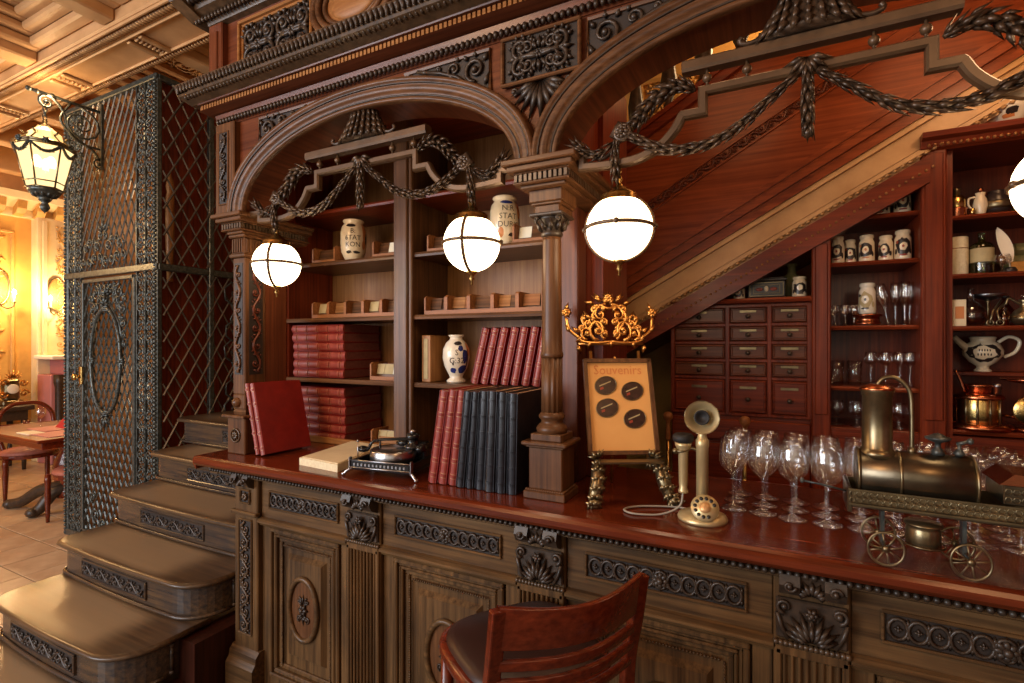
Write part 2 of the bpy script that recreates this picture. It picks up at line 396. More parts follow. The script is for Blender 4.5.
def vine(m, fr, w, h, cells, rad):
    """running vine along a (length w) inside height h"""
    pts = []; N = cells * 10; A = h * .30; p = w / cells
    for i in range(N + 1):
        a = w * i / N; pts.append(fr(a, h / 2 + A * sin(pi * a / p), rad * .8))
    m.tube(pts, rad, 5, up=fr.n)
    for c in range(cells):
        sg = 1 if c % 2 == 0 else -1; cx = p * (c + .5)
        spiral(m, fr, cx, h / 2 - sg * h * .10, min(p * .36, h * .30), 1.2, sg * pi / 2 + .5, sg, rad * .85, 4)
        for da, L in ((.35, .24), (.8, .3), (-.5, .24)):
            fr.leaf(m, p * (c + .5) + da * p * .5, h / 2 + sg * A * .85, sg * (pi / 2 - da), h * L, h * .16, rad * 1.4)
        fr.leaf(m, p * c + p * .06, h / 2, sg * 1.9, h * .34, h * .2, rad * 1.5)
        fr.leaf(m, p * c + p * .06, h / 2, -sg * 1.2, h * .34, h * .2, rad * 1.5)
def guilloche(m, fr, w, h, cells, rad):
    p = w / cells
    for c in range(cells):
        cx = p * (c + .5)
        m.tube([fr(cx + p * .5 * cos(a), h / 2 + h * .40 * sin(a), rad * .7) for a in [2 * pi * i / 12 for i in range(12)]], rad, 4, True, up=fr.n)
        rosette(m, fr, cx, h / 2, min(p, h) * .28, rad * 1.6, 4)
        for sg in (1, -1):
            fr.leaf(m, cx + p * .5, h / 2 + sg * h * .12, sg * pi / 2, h * .34, p * .3, rad * 1.4)
def acanthus(m, fr, w, h, rad, n=2):
    """symmetric scrolls filling a w x h panel centred on the frame origin"""
    rosette(m, fr, 0, 0, min(w, h) * .16, rad * 2, 6)
    for sx in (1, -1):
        for sy in (1, -1):
            R = min(h * .24, w * .2)
            cx = sx * w * .27; cy = sy * h * .22
            m.tube([fr(0, sy * h * .04, rad), fr(sx * w * .10, sy * h * .02, rad), fr(sx * w * .17, sy * (h * .22 - R * .9), rad), fr(cx + sx * R * .1, cy - sy * R, rad)], rad, 5, up=fr.n)
            spiral(m, fr, cx, cy, R, 1.4, -sy * pi / 2, sx * sy, rad, 5)
            for k, an in enumerate((.1, .6, 1.1, 1.7)):
                fr.leaf(m, cx + sx * R * cos(an) * .9, cy + sy * R * sin(an) * .9, atan2(sy * sin(an + .4), sx * cos(an + .4)), h * .17, h * .10, rad * 1.8)
            fr.leaf(m, sx * w * .05, sy * h * .10, atan2(sy * 1, sx * .35), h * .34, w * .08, rad * 1.8)
            fr.leaf(m, sx * w * .12, sy * h * .30, atan2(sy * .9, sx * -.2), h * .18, w * .07, rad * 1.6)
        fr.leaf(m, sx * w * .30, 0, 0 if sx > 0 else pi, w * .19, h * .14, rad * 1.8)
    for sy in (1, -1): fr.leaf(m, 0, sy * h * .12, sy * pi / 2, h * .33, w * .10, rad * 2)
def palmette(m, fr, w, h, rad, k=7):
    for i in range(k):
        q = (i / (k - 1)) * 2 - 1; an = pi / 2 - q * 1.25
        L = h * (1 - .35 * abs(q)) if abs(cos(an)) < .3 else min(h * (1 - .30 * abs(q)), w * .5 / max(abs(cos(an)), .3))
        fr.leaf(m, q * w * .06, 0, an, L, w * .16, rad * 2)
def beads(m, p0, p1, n, r, nu=6, nv=4, stretch=None):
    p0 = Vector(p0); p1 = Vector(p1)
    for i in range(n):
        m.ball(p0 + (p1 - p0) * ((i + .5) / n), r if not stretch else stretch, nu, nv)
def ring_pts(fr, cx, cz, a, b, n, d=0): return [fr(cx + a * cos(2 * pi * i / n), cz + b * sin(2 * pi * i / n), d) for i in range(n)]

# ================================================================== THE SETTING
m = M(); m.box(-8.8, 2.6, -3.6, 4.6, -.08, -.006); floor = struct(m, 'floor', 'grout')
m = M(); m.box(0, .326, 0, .326, -.006, 0, .002); t0 = B(m, 'tile', 'terracotta', floor)
xs = [-8.8 + .333 * i for i in range(17)]; ys = [.55 + .333 * j for j in range(11)]
for i, x in enumerate(xs):
    for j, y in enumerate(ys):
        if i == 0 and j == 0: t0.location = (x, y, 0); continue
        c = t0.copy(); COL.objects.link(c); c.parent = floor; c.location = (x, y, random.uniform(-.001, .001))
# ceiling: coffers between beams
m = M(); m.box(-8.8, 2.6, -3.6, 4.6, 3.78, 3.86); ceiling = struct(m, 'ceiling', 'ceil')
XB = [(-8.8, -8.5), (-7.75, -7.58), (-6.71, -6.54), (-5.68, -5.51), (-4.66, -4.49), (-3.63, -3.50), (-2.64, -2.47), (-1.60, -1.43), (-.58, -.41), (.44, .61), (1.48, 1.65), (2.4, 2.6)]
YB = [(-3.6, -3.3), (-2.40, -2.20), (-1.20, -1.0), (.10, .30), (1.63, 2.02), (3.0, 3.2), (4.4, 4.6)]
for a, b in YB:
    m = M(); m.box(-8.8, 2.6, a, b, 3.49, 3.78, .01)
    if a > 1 and a < 2: m.box(-8.8, 2.6, a + .01, a + .03, 3.472, 3.49, .006); m.box(-8.8, 2.6, a + .105, a + .12, 3.472, 3.49, .005); m.box(-8.8, 2.6, b - .085, b - .07, 3.472, 3.49, .005)
    B(m, 'beam', 'ceil', ceiling)
for a, b in XB:
    m = M()
    for (y0, y1), (y2, y3) in zip(YB[:-1], YB[1:]): m.box(a, b, y1, y2, 3.50, 3.78, .01)
    B(m, 'cross_beam', 'ceil', ceiling)
for a, b in XB[3:8]:
    m = M()
    for xx in (a - .02, b - .02): m.box(xx, xx + .04, 1.76, 1.95, 3.468, 3.49, .006)
    for k in range(7): m.ball(((a + b) / 2, 1.78 + .025 * k, 3.486), (.03, .011, .016), 6, 4)
    B1(m, 'cross_moulding', 'ceil2', ceiling)
m = M()
for k in range(230):
    x = -8.2 + .03 * k
    m.ball((x, 1.697, 3.486), (.012, .030, .018), 6, 4); m.petal((x + .015, 1.665, 3.486), (0, 1, 0), (0, 0, -1), .06, .012, .014)
    m.ball((x, 1.985, 3.486), (.011, .024, .016), 6, 4)
B(m, 'beam_moulding', 'ceil2', ceiling, kind='stuff')
for i in range(3, 8):
    for j in (3, 4):
        x0, x1 = XB[i][1], XB[i + 1][0]; y0, y1 = YB[j][1], YB[j + 1][0]
        if i < 7 and j == 3 or i >= 4:
            m = M()
            for k, (ins, z0, z1) in enumerate(((0, 3.56, 3.62), (.06, 3.62, 3.67), (.115, 3.67, 3.72), (.17, 3.72, 3.78))):
                wd = .075
                X0, X1, Y0, Y1 = x0 + ins, x1 - ins, y0 + ins, y1 - ins
                m.box(X0, X0 + wd, Y0, Y1, z0, z1, .012); m.box(X1 - wd, X1, Y0, Y1, z0, z1, .012)
                m.box(X0 + wd, X1 - wd, Y0, Y0 + wd, z0, z1, .012); m.box(X0 + wd, X1 - wd, Y1 - wd, Y1, z0, z1, .012)
            B(m, 'coffer_frame', 'ceil', ceiling)
            m = M()
            for k in range(int((x1 - x0 - .1) / .028)):
                for Y in (y0 + .055, y1 - .055): m.ball((x0 + .07 + .028 * k, Y, 3.615), (.010, .016, .02), 5, 4)
            for k in range(int((y1 - y0 - .1) / .028)):
                for X in (x0 + .055, x1 - .055): m.ball((X, y0 + .07 + .028 * k, 3.615), (.016, .010, .02), 5, 4)
            fr = Fr(((x0 + x1) / 2, (y0 + y1) / 2, 3.78), (1, 0, 0), (0, 1, 0), (0, 0, -1))
            acanthus(m, fr, .40, .40, .010)
            B(m, 'coffer_carving', 'ceil2', ceiling)
# left wall with gilded panels, pilaster and bracketed cornice
m = M(); m.box(-9.0, -8.8, -3.6, 4.6, 0, 3.8); wl = struct(m, 'wall_left', 'goldwall')
for a, b in ((1.2, 2.05), (2.15, 2.95), (3.95, 4.5)):
    m = M()
    for q in ((a, a + .04, .35, 3.0), (b - .04, b, .35, 3.0), (a, b, .31, .35), (a, b, 3.0, 3.04)): m.box(-8.8, -8.77, q[0], q[1], q[2], q[3], .008)
    B(m, 'panel_moulding', 'goldrelief', wl)
    m = M(); fr = Fr((-8.8, (a + b) / 2, 0), (0, 1, 0), (0, 0, 1), (1, 0, 0))
    for z in (.9, 1.6, 2.3, 2.8): acanthus(m, Fr(fr(0, z), (0, 1, 0), (0, 0, 1), (1, 0, 0)), .55, .5, .012)
    B(m, 'damask_relief', 'goldrelief', wl)
m = M(); m.box(-8.8, -8.62, 3.12, 3.62, 0, 3.25, .01); m.box(-8.62, -8.59, 3.17, 3.22, 1.4, 3.2, .006); m.box(-8.62, -8.59, 3.52, 3.57, 1.4, 3.2, .006)
B(m, 'pilaster', 'cream', wl)
m = M(); vine(m, Fr((-8.61, 3.30, 1.45), (0, 0, 1), (0, 1, 0), (1, 0, 0)), 1.7, .15, 8, .008); B(m, 'pilaster_carving', 'goldrelief', wl)
m = M(); m.px([(-8.8, 3.30), (-8.72, 3.30), (-8.70, 3.34), (-8.50, 3.46), (-8.48, 3.50), (-8.8, 3.50)], 0, 0) if False else None
m.prism([(-8.8, 3.22), (-8.70, 3.22), (-8.68, 3.32), (-8.50, 3.42), (-8.46, 3.50), (-8.8, 3.50)], lambda a, b, d: (a, d, b), -3.6, 4.6)
B(m, 'cornice', 'cream', wl)
m = M()
for k in range(14):
    y = 1.5 + .2 * k
    m.prism([(-8.70, 3.22), (-8.60, 3.24), (-8.54, 3.30), (-8.52, 3.40), (-8.70, 3.36)], lambda a, b, d: (a, d, b), y, y + .09)
B(m, 'cornice_bracket', 'goldrelief', wl)
# back wall behind everything
m = M(); m.box(-8.8, 2.6, 4.6, 4.7, 0, 3.86); wb = struct(m, 'wall_back', 'goldwall')
m = M(); m.box(2.6, 2.7, -3.6, 4.6, 0, 3.86); wr = struct(m, 'wall_right', 'mah_z')

# ================================================================== WOODEN STEPS
ST = thing('wooden_steps', 'worn oak steps with rounded ends and carved risers beside the iron cage', 'steps', (-2.8, .9, 0))
RISE, RUN = .172, .28
left_x = [-3.25, -3.32, -3.40, -3.49, -3.60, -3.80]
right_x = [-2.25, -2.235, -2.21, -2.16, -2.13, -2.10]
def step_outline(xl, xr, y0, y1, rl, rr, off=0, bow=.012):
    pts = []
    xl -= off; xr += off; y0 -= off
    for i in range(9):
        a = pi + (pi / 2) * i / 8; pts.append((xl + rl + rl * cos(a), y0 + rl + rl * sin(a)))
    for i in range(1, 8):
        q = i / 8; x = xl + rl + (xr - rr - xl - rl) * q; pts.append((x, y0 - bow * sin(pi * q)))
    for i in range(9):
        a = 3 * pi / 2 + (pi / 2) * i / 8; pts.append((xr - rr + rr * cos(a), y0 + rr + rr * sin(a)))
    return pts
for k in range(6):
    y0 = .735 + RUN * k; z1 = RISE * (k + 1); z0 = RISE * k; xl, xr = left_x[k], right_x[k]
    yb = y0 + RUN + .10 if k < 5 else 3.3
    if k == 5: xr = -2.1
    rr = (.20, .18, .16, .13)[k] if k < 4 else .03
    o = step_outline(xl, xr, y0 + .03, yb, .10, rr)
    m = M(); m.pz(o + [(xr, yb), (xl, yb)], z0, z1 - .026); rz = B(m, 'riser', 'riser', ST)
    m = M(); n = []                                       # rounded nosing: stacked outlines
    for off, z in ((.010, z1 - .028), (.026, z1 - .024), (.034, z1 - .014), (.029, z1 - .004), (.018, z1)):
        n.append([(x, y, z) for x, y in step_outline(xl, xr, y0 + .03, yb, .10, rr, off)] + [(xr + (off if k < 3 else 0), yb, z), (xl - off, yb, z)])
    m.sheet(n, True, True); L = len(n[0]); m.f.append(tuple(range(4 * L, 5 * L))); m.s.append(False); m.f.append(tuple(range(L))[::-1]); m.s.append(False)
    B(m, 'tread', 'tread', ST)
    # foot bead and carved inset
    m = M(); oo = step_outline(xl, xr, y0 + .03, yb, .10, rr, .008)
    m.tube([(x, y, z0 + .010) for x, y in oo], .009, 6); B(m, 'foot_moulding', 'riser', ST)
    cx = (xl + xr) / 2 - .04; wpn = .56; yf = y0 + .0195
    m = M(); fr = Fr((cx - wpn / 2, yf, z0 + .042))
    m.box(cx - wpn / 2, cx + wpn / 2, yf - .002, yf + .03, z0 + .042, z0 + .112); fld = B(m, 'carved_panel', 'field', rz)
    m = M()
    for q in ((cx - wpn / 2 - .010, cx + wpn / 2 + .010, z0 + .112, z0 + .120), (cx - wpn / 2 - .010, cx + wpn / 2 + .010, z0 + .034, z0 + .042), (cx - wpn / 2 - .010, cx - wpn / 2, z0 + .042, z0 + .112), (cx + wpn / 2, cx + wpn / 2 + .010, z0 + .042, z0 + .112)):
        m.box(q[0], q[1], yf - .007, yf + .02, q[2], q[3], .003)
    B(m, 'panel_frame', 'riser', rz)
    m = M(); vine(m, Fr((cx - wpn / 2 + .01, yf - .003, z0 + .044)), wpn - .02, .066, 8, .0052); B(m, 'carving', 'dark', rz)
    if k < 3:
        yk = y0 + .03 + rr + .02; m = M(); m.tube([(xr + .004, yk, z0 + .01), (xr + .004, yk, z1 - .04)], .008, 6); m.ball((xr + .004, yk, z1 - .045), .011); m.ball((xr + .004, yk, z0 + .015), .011)
        B(m, 'corner_bead', 'riser', ST)
# closed side panel against the bar
m = M()
for k in range(5):
    y0 = .735 + RUN * k + .26; m.box(right_x[k] + .002, -2.125, y0, y0 + RUN + (.3 if k == 4 else 0), 0, RISE * (k + 1) - .03)
B(m, 'side_panel', 'darkmah_z', ST)

# ================================================================== THE BAR
YF = 1.455                                   # face of the bar front
CT = thing('countertop', 'long polished red mahogany bar top with beaded edge', 'countertop', (-.04, 1.7, 1.0))
prof = [(1.37, 1.030), (1.371, 1.044), (1.377, 1.053), (1.388, 1.059), (1.402, 1.06), (2.04, 1.06), (2.04, 1.0), (1.43, 1.0), (1.425, 1.010), (1.398, 1.012), (1.380, 1.018)]
m = M(); m.px(prof, -2.295, 2.3)
m.prism([(-2.295, 1.0), (-2.295, 1.06), (-2.308, 1.056), (-2.318, 1.045), (-2.32, 1.03), (-2.315, 1.018)], lambda a, b, d: (a, d, b), 1.383, 2.04)
B(m, 'slab', 'counter', CT)
m = M(); beads(m, (-2.24, 1.412, .998), (2.2, 1.412, .998), 250, .0085, 5, 4); beads(m, (-2.262, 1.42, .998), (-2.262, 2.0, .998), 34, .0085, 5, 4)
B(m, 'bead_moulding', 'dark', CT, kind='stuff')
m = M(); m.px([(1.42, .985), (1.42, 1.0), (1.46, 1.0), (1.46, .975), (1.44, .975)], -2.2, 2.25); m.box(-2.25, -2.2, 1.42, 2.0, .98, 1.0); B(m, 'under_moulding', 'oak_x', CT)

def frame_rect(m, x0, x1, z0, z1, y, w, d, b=.004):
    """mitre-like rectangular moulding: proud of plane y by d"""
    m.box(x0, x1, y - d, y, z1 - w, z1, b); m.box(x0, x1, y - d, y, z0, z0 + w, b)
    m.box(x0, x0 + w, y - d, y, z0 + w, z1 - w, b); m.box(x1 - w, x1, y - d, y, z0 + w, z1 - w, b)
bay_labels = ['carved oak bar cabinet bay next to the wooden steps', 'carved oak bar cabinet bay left of the chair back, below the typewriter',
              'carved oak bar cabinet bay behind the wooden chair', 'shadowed oak bar cabinet bay below the toy locomotive', 'oak bar cabinet bay at the far right end of the bar']
def bay(x0, x1, label):
    T = thing('bar_cabinet', label, 'cabinet', ((x0 + x1) / 2, 1.7, 0), 0, 'bar cabinet bays'); cx = (x0 + x1) / 2
    m = M(); m.box(x0, x1, YF + .03, 2.0, 0, .998); B(m, 'body', 'oak_z', T)
    m = M(); m.box(x0, x1, YF, YF + .03, .805, .978, .004); fz = B(m, 'frieze_rail', 'oak_x', T)
    w = (x1 - x0) * .76; a, b = cx - w / 2, cx + w / 2
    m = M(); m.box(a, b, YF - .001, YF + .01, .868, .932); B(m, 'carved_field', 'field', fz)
    m = M(); frame_rect(m, a - .008, b + .008, .860, .940, YF, .008, .010, .003); B(m, 'frame', 'oak_x', fz)
    m = M(); guilloche(m, Fr((a + .006, YF - .001, .870)), w - .012, .060, 11, .0050); rosette(m, Fr((cx, YF - .001, .900)), 0, 0, .032, .012, 8); B(m, 'carving', 'dark', fz)
    m = M(); m.px([(YF - .022, .800), (YF - .022, .808), (YF - .012, .816), (YF, .820), (YF + .03, .820), (YF + .03, .785), (YF - .008, .785), (YF - .012, .794)], x0, x1); B(m, 'string_moulding', 'oak_x', T)
    D0, D1 = x0 + .05, x1 - .05
    m = M(); m.box(x0, D0, YF + .005, YF + .03, .10, .785, .003); m.box(D1, x1, YF + .005, YF + .03, .10, .785, .003); m.box(D0, D1, YF + .005, YF + .03, .10, .15, .003); B(m, 'face_frame', 'oak_z', T)
    dr = None
    m = M(); m.box(D0 + .002, D1 - .002, YF + .024, YF + .034, .15, .783); dr = B(m, 'door', 'oak_z', T)
    m = M()
    for k, (ins, wd, d) in enumerate(((.0, .016, .030), (.016, .012, .020), (.028, .010, .024), (.038, .020, .010))):
        frame_rect(m, D0 + .004 + ins, D1 - .004 - ins, .152 + ins, .781 - ins, YF + .024, wd, d, .004)
    B(m, 'door_moulding', 'oak_z', dr)
    m = M(); beads(m, (D0 + .075, YF + .012, .712), (D1 - .075, YF + .012, .712), 34, .0045, 5, 4); beads(m, (D0 + .066, YF + .012, .2), (D0 + .066, YF + .012, .71), 60, .0045, 5, 4); beads(m, (D1 - .066, YF + .012, .2), (D1 - .066, YF + .012, .71), 60, .0045, 5, 4)
    B(m, 'door_beading', 'oak_x', dr, kind='stuff')
    m = M(); q0, q1, h0, h1 = D0 + .095, D1 - .095, .255, .680
    v = [(q0, YF + .024, h0), (q1, YF + .024, h0), (q1, YF + .024, h1), (q0, YF + .024, h1)]
    v2 = [(q0 + .016, YF + .006, h0 + .016), (q1 - .016, YF + .006, h0 + .016), (q1 - .016, YF + .006, h1 - .016), (q0 + .016, YF + .006, h1 - .016)]
    m.add(v + v2, [(4, 5, 6, 7), (0, 1, 5, 4), (1, 2, 6, 5), (2, 3, 7, 6), (3, 0, 4, 7)]); B(m, 'raised_panel', 'oak_z', dr)
    fr = Fr((cx, YF + .006, .475)); ea, eb = .080, .126
    m = M(); m.tube(ring_pts(fr, 0, 0, ea, eb, 36, .006), .011, 8, True, up=(0, -1, 0)); B(m, 'medallion_ring', 'oak_x', dr)
    m = M(); m.prism([(ea * cos(2 * pi * i / 32), eb * sin(2 * pi * i / 32)) for i in range(32)], fr, .0, .003); B(m, 'medallion', 'walnut_z', dr)
    m = M(); f2 = Fr(fr(0, 0, .003)); rosette(m, f2, 0, 0, .030, .012, 6)
    for sy in (1, -1):
        palmette(m, Fr(f2(0, sy * .022, 0), (1, 0, 0), (0, 0, sy)), .05, .045, .004, 5)
        for sx in (1, -1): spiral(m, f2, sx * .022, sy * .036, .014, 1.1, sy * pi / 2, sx, .004, 4)
    B(m, 'medallion_carving', 'dark', dr)
    m = M(); m.px([(YF - .030, 0), (YF - .030, .07), (YF - .018, .085), (YF - .010, .10), (YF + .03, .10), (YF + .03, 0)], x0, x1); B(m, 'plinth', 'oak_x', T)
    return T
PX = [-1.36, -.635, .09, .815, 1.54]; HP = .082
edges = [(-1.95, PX[0] - HP)] + [(PX[i] + HP, PX[i + 1] - HP) for i in range(4)]
for (a, b), lb in zip(edges, bay_labels): bay(a, b, lb)
def console(T, cx, wide):
    m = M()
    for sx in (-1, 1):
        pr = [(YF - .012, .935), (YF - .045, .950), (YF - .060, .975), (YF - .050, .998), (YF + .02, .998), (YF + .02, .935)]
        m.px(pr, cx + sx * wide * .28 - wide * .13, cx + sx * wide * .28 + wide * .13)
    m.px([(YF - .010, .940), (YF - .036, .955), (YF - .046, .998), (YF + .02, .998), (YF + .02, .940)], cx - wide * .18, cx + wide * .18)
    c = B(m, 'console', 'dark', T)
    m = M(); fr = Fr((cx, YF - .046, .970)); palmette(m, Fr((cx, YF - .040, .950)), wide * .8, .045, .005, 7)
    for sx in (-1, 1): spiral(m, Fr((cx + sx * wide * .28, YF - .058, .975)), 0, 0, .014, 1.2, 0, sx, .005, 5)
    B(m, 'console_leaf', 'dark', c)
pil_labels = ['fluted oak pilaster with carved capital, nearest to the steps', 'fluted oak pilaster with carved capital right behind the chair back',
              'dark fluted oak pilaster with carved capital below the locomotive front', 'fluted oak pilaster at the right of the locomotive bay', 'last fluted oak pilaster at the right end of the bar']
def bar_pilaster(cx, label):
    T = thing('bar_pilaster', label, 'pilaster', (cx, YF, 0), 0, 'bar front pilasters'); h = HP
    m = M(); m.box(cx - h, cx + h, YF - .012, YF + .06, 0, .998, .004); B(m, 'body', 'oak_z', T)
    console(T, cx, .17)
    m = M(); m.box(cx - h + .006, cx + h - .006, YF - .024, YF - .010, .828, .928, .004); cp = B(m, 'capital', 'dark', T)
    m = M(); fr = Fr((cx, YF - .024, .832)); palmette(m, fr, .15, .085, .008, 9); palmette(m, Fr((cx, YF - .030, .834)), .11, .060, .008, 7); rosette(m, Fr((cx, YF - .034, .905)), 0, 0, .020, .010, 6)
    for sx in (-1, 1):
        spiral(m, fr, sx * .058, .078, .018, 1.3, -pi / 2, sx, .006, 5); m.tube([fr(sx * .05, 0, .004), fr(sx * .066, .03, .004), fr(sx * .074, .06, .004)], .006, 5, up=(0, -1, 0))
    B(m, 'capital_leaf', 'dark', cp)
    m = M(); beads(m, (cx - h, YF - .020, .815), (cx + h, YF - .020, .815), 15, .008, 6, 4); B(m, 'rope_moulding', 'carve', T)
    m = M()
    n = 7; w = (2 * h - .05) / n
    for i in range(n + 1): m.box(cx - h + .021 + i * w, cx - h + .029 + i * w, YF - .021, YF - .010, .17, .80, .003)
    m.box(cx - h + .004, cx + h - .004, YF - .022, YF - .010, .785, .808, .003); m.box(cx - h + .004, cx + h - .004, YF - .022, YF - .010, .155, .175, .003)
    m.box(cx - h + .002, cx - h + .018, YF - .022, YF - .01, .17, .80, .003); m.box(cx + h - .018, cx + h - .002, YF - .022, YF - .01, .17, .80, .003)
    B(m, 'fluting', 'oak_z', T)
    m = M(); m.box(cx - h - .012, cx + h + .012, YF - .045, YF + .02, 0, .12, .006); m.box(cx - h - .006, cx + h + .006, YF - .034, YF + .02, .12, .15, .008); B(m, 'plinth', 'oak_x', T)
for x, lb in zip(PX, pil_labels): bar_pilaster(x, lb)
# end pilaster
T = thing('bar_pilaster', 'narrow oak end pilaster with carved vine strip at the bar corner beside the steps', 'pilaster', (-2.025, YF, 0), 0, 'bar front pilasters')
x0, x1 = -2.10, -1.95
m = M(); m.box(x0, x1, YF - .02, 2.0, 0, .998, .005); B(m, 'body', 'oak_z', T)
console(T, -2.025, .13)
m = M(); frame_rect(m, -2.058, -1.992, .868, .932, YF - .02, .008, .010); m.box(x0 - .008, x1 + .008, YF - .036, YF - .01, .822, .838, .004); B(m, 'cap_moulding', 'oak_x', T)
m = M(); m.box(-2.050, -2.0, YF - .022, YF - .018, .876, .924); m.box(-2.062, -1.988, YF - .022, YF - .018, .31, .795); B(m, 'sunk_field', 'field', T)
m = M(); frame_rect(m, -2.070, -1.980, .302, .803, YF - .02, .008, .008); B(m, 'panel_frame', 'oak_z', T)
m = M(); rosette(m, Fr((-2.025, YF - .022, .90)), 0, 0, .022, .010, 8); vine(m, Fr((-2.060, YF - .022, .315), (0, 0, 1), (1, 0, 0)), .475, .070, 8, .0055); B(m, 'carving', 'carve', T)
m = M(); m.px([(YF - .055, 0), (YF - .055, .18), (YF - .040, .20), (YF - .036, .225), (YF - .020, .245), (YF + .1, .245), (YF + .1, 0)], x0 - .012, x1 + .012); B(m, 'plinth', 'oak_x', T)

# ================================================================== ARCADE ABOVE THE BAR
XC = [-1.405, .085]; XK = [-2.165, -.645, .845]
AI, BI, AO, BO, ZS = .672, .312, .742, .372, 2.145
YA = 1.475                                    # face of the arch wall
AR = thing('bar_arcade', 'carved mahogany arcade with two wide arches spanning the bar', 'arcade', (-.645, 1.66, 2.14))
def arch_z(x, c, a, b): 
    q = 1 - ((x - c) / a) ** 2
    return ZS + b * sqrt(max(q, 0))
for c in XC:
    m = M(); N = 56
    xs = [c - AI * cos(pi * i / N) for i in range(N + 1)]; zs = [ZS + BI * sin(pi * i / N) for i in range(N + 1)]
    xo = [c - .7449 + 1.4898 * i / N for i in range(N + 1)]
    # front and rear wall, top to the frieze
    f1 = [(x, YA, z) for x, z in zip(xs, zs)]; f2 = [(x, YA, 2.56) for x in xo]
    m.sheet([f1, f2], False)
    m.add([(c - .7449, YA, ZS), (c - .7449, YA, 2.56), (xs[0], YA, ZS), (c + .7449, YA, ZS), (c + .7449, YA, 2.56), (xs[-1], YA, ZS)], [(0, 2, 1), (3, 4, 5)])
    m.sheet([[(x, 1.61, z) for x, z in zip(xs, zs)], [(x, 1.61, 2.56) for x in xo]], False); m.add([(c - .7449, 1.61, ZS), (c - .7449, 1.61, 2.56), (xs[0], 1.61, ZS), (c + .7449, 1.61, ZS), (c + .7449, 1.61, 2.56), (xs[-1], 1.61, ZS)], [(0, 1, 2), (3, 5, 4)])
    B(m, 'spandrel_wall', 'brownmah_x', AR)
    m = M(); m.sheet([[(x, YA, z) for x, z in zip(xs, zs)], [(x, 1.61, z) for x, z in zip(xs, zs)]], True); B(m, 'intrados', 'brownmah_y', AR)
    # arch moulding: swept profile, offsets from the inner curve
    m = M(); pf = [(0, 0), (0, -.020), (.010, -.026), (.020, -.014), (.030, -.030), (.044, -.038), (.056, -.030), (.062, -.042), (.074, -.046), (.080, -.030), (.082, 0)]
    g = []
    for i in range(N + 1):
        th = pi * i / N; nx, nz = -cos(th) * BI, sin(th) * AI; l = sqrt(nx * nx + nz * nz); nx /= l; nz /= l
        g.append([(xs[i] + nx * a, YA + d, zs[i] + nz * a) for a, d in pf])
    m.sheet(g, True); B(m, 'arch_moulding', 'walnut_x', AR)
    m = M()                                     # fine dark fillets on the arch
    for off, d in ((.0205, -.018), (.058, -.034)):
        p = []
        for i in range(N + 1):
            th = pi * i / N; nx, nz = -cos(th) * BI, sin(th) * AI; l = sqrt(nx * nx + nz * nz)
            p.append((xs[i] + nx / l * off, YA + d, zs[i] + nz / l * off))
        m.tube(p, .0035, 5)
    B(m, 'arch_fillet', 'dark', AR)
def moulded_tri(pts, name='spandrel_panel'):
    cxm = sum(p[0] for p in pts) / len(pts); czm = sum(p[1] for p in pts) / len(pts)
    m = M(); m.prism(pts, lambda a, b, d: (a, d, b), YA - .003, YA + .002); o = B(m, name, 'field', AR)
    m = M(); P = [(x, YA - .006, z) for x, z in pts]; m.tube(P, .0075, 5, True, False); B(m, 'frame', 'walnut_x', o)
    return o
for i, c in enumerate(XC):
    for sg in (-1, 1):
        if i == 1 and sg == 1: pass
        pts = [(c + sg * .715, 2.540), (c + sg * .20, 2.540)]
        for q in (.25, .32, .40, .48, .56, .63, .70): 
            if q <= .60: pts.append((c + sg * q, arch_z(c + q, c, AO + .03, BO + .012) + .004))
        pts.append((c + sg * .575, arch_z(c + .56, c, AO + .03, BO + .012) - .004)); pts.append((c + sg * .575, 2.540))
        pts = [(c + sg * .575, 2.540), (c + sg * .22, 2.540)] + [(c + sg * q, min(2.534, arch_z(c + q, c, AO + .03, BO + .012) + .006)) for q in (.28, .34, .40, .46, .52, .575)]
        o = moulded_tri(pts)
        m = M(); fr = Fr((c + sg * .52, YA - .004, 2.475), (-sg, 0, 0))
        spiral(m, fr, 0, 0.01, .042, 1.5, -pi / 2, 1, .008, 5); spiral(m, fr, .085, .030, .028, 1.3, -pi / 2, 1, .007, 5); spiral(m, fr, .15, .045, .014, 1.2, -pi / 2, 1, .005, 5)
        m.tube([fr(-.03, -.07, .006), fr(.02, -.045, .006), fr(.07, .0, .006), fr(.14, .030, .006), fr(.24, .058, .006)], .007, 5, up=(0, -1, 0))
        for a_, b_, an, L in ((-.035, -.05, 2.0, .05), (-.03, .03, 2.2, .04), (.03, .045, 1.0, .035), (.05, -.02, -.2, .05), (.12, .015, 0, .05), (.19, .045, .2, .05), (.0, .05, 1.6, .03), (.06, .055, .6, .03)): fr.leaf(m, a_, b_, an, L, .022, .012)
        B(m, 'carving', 'dark', o)
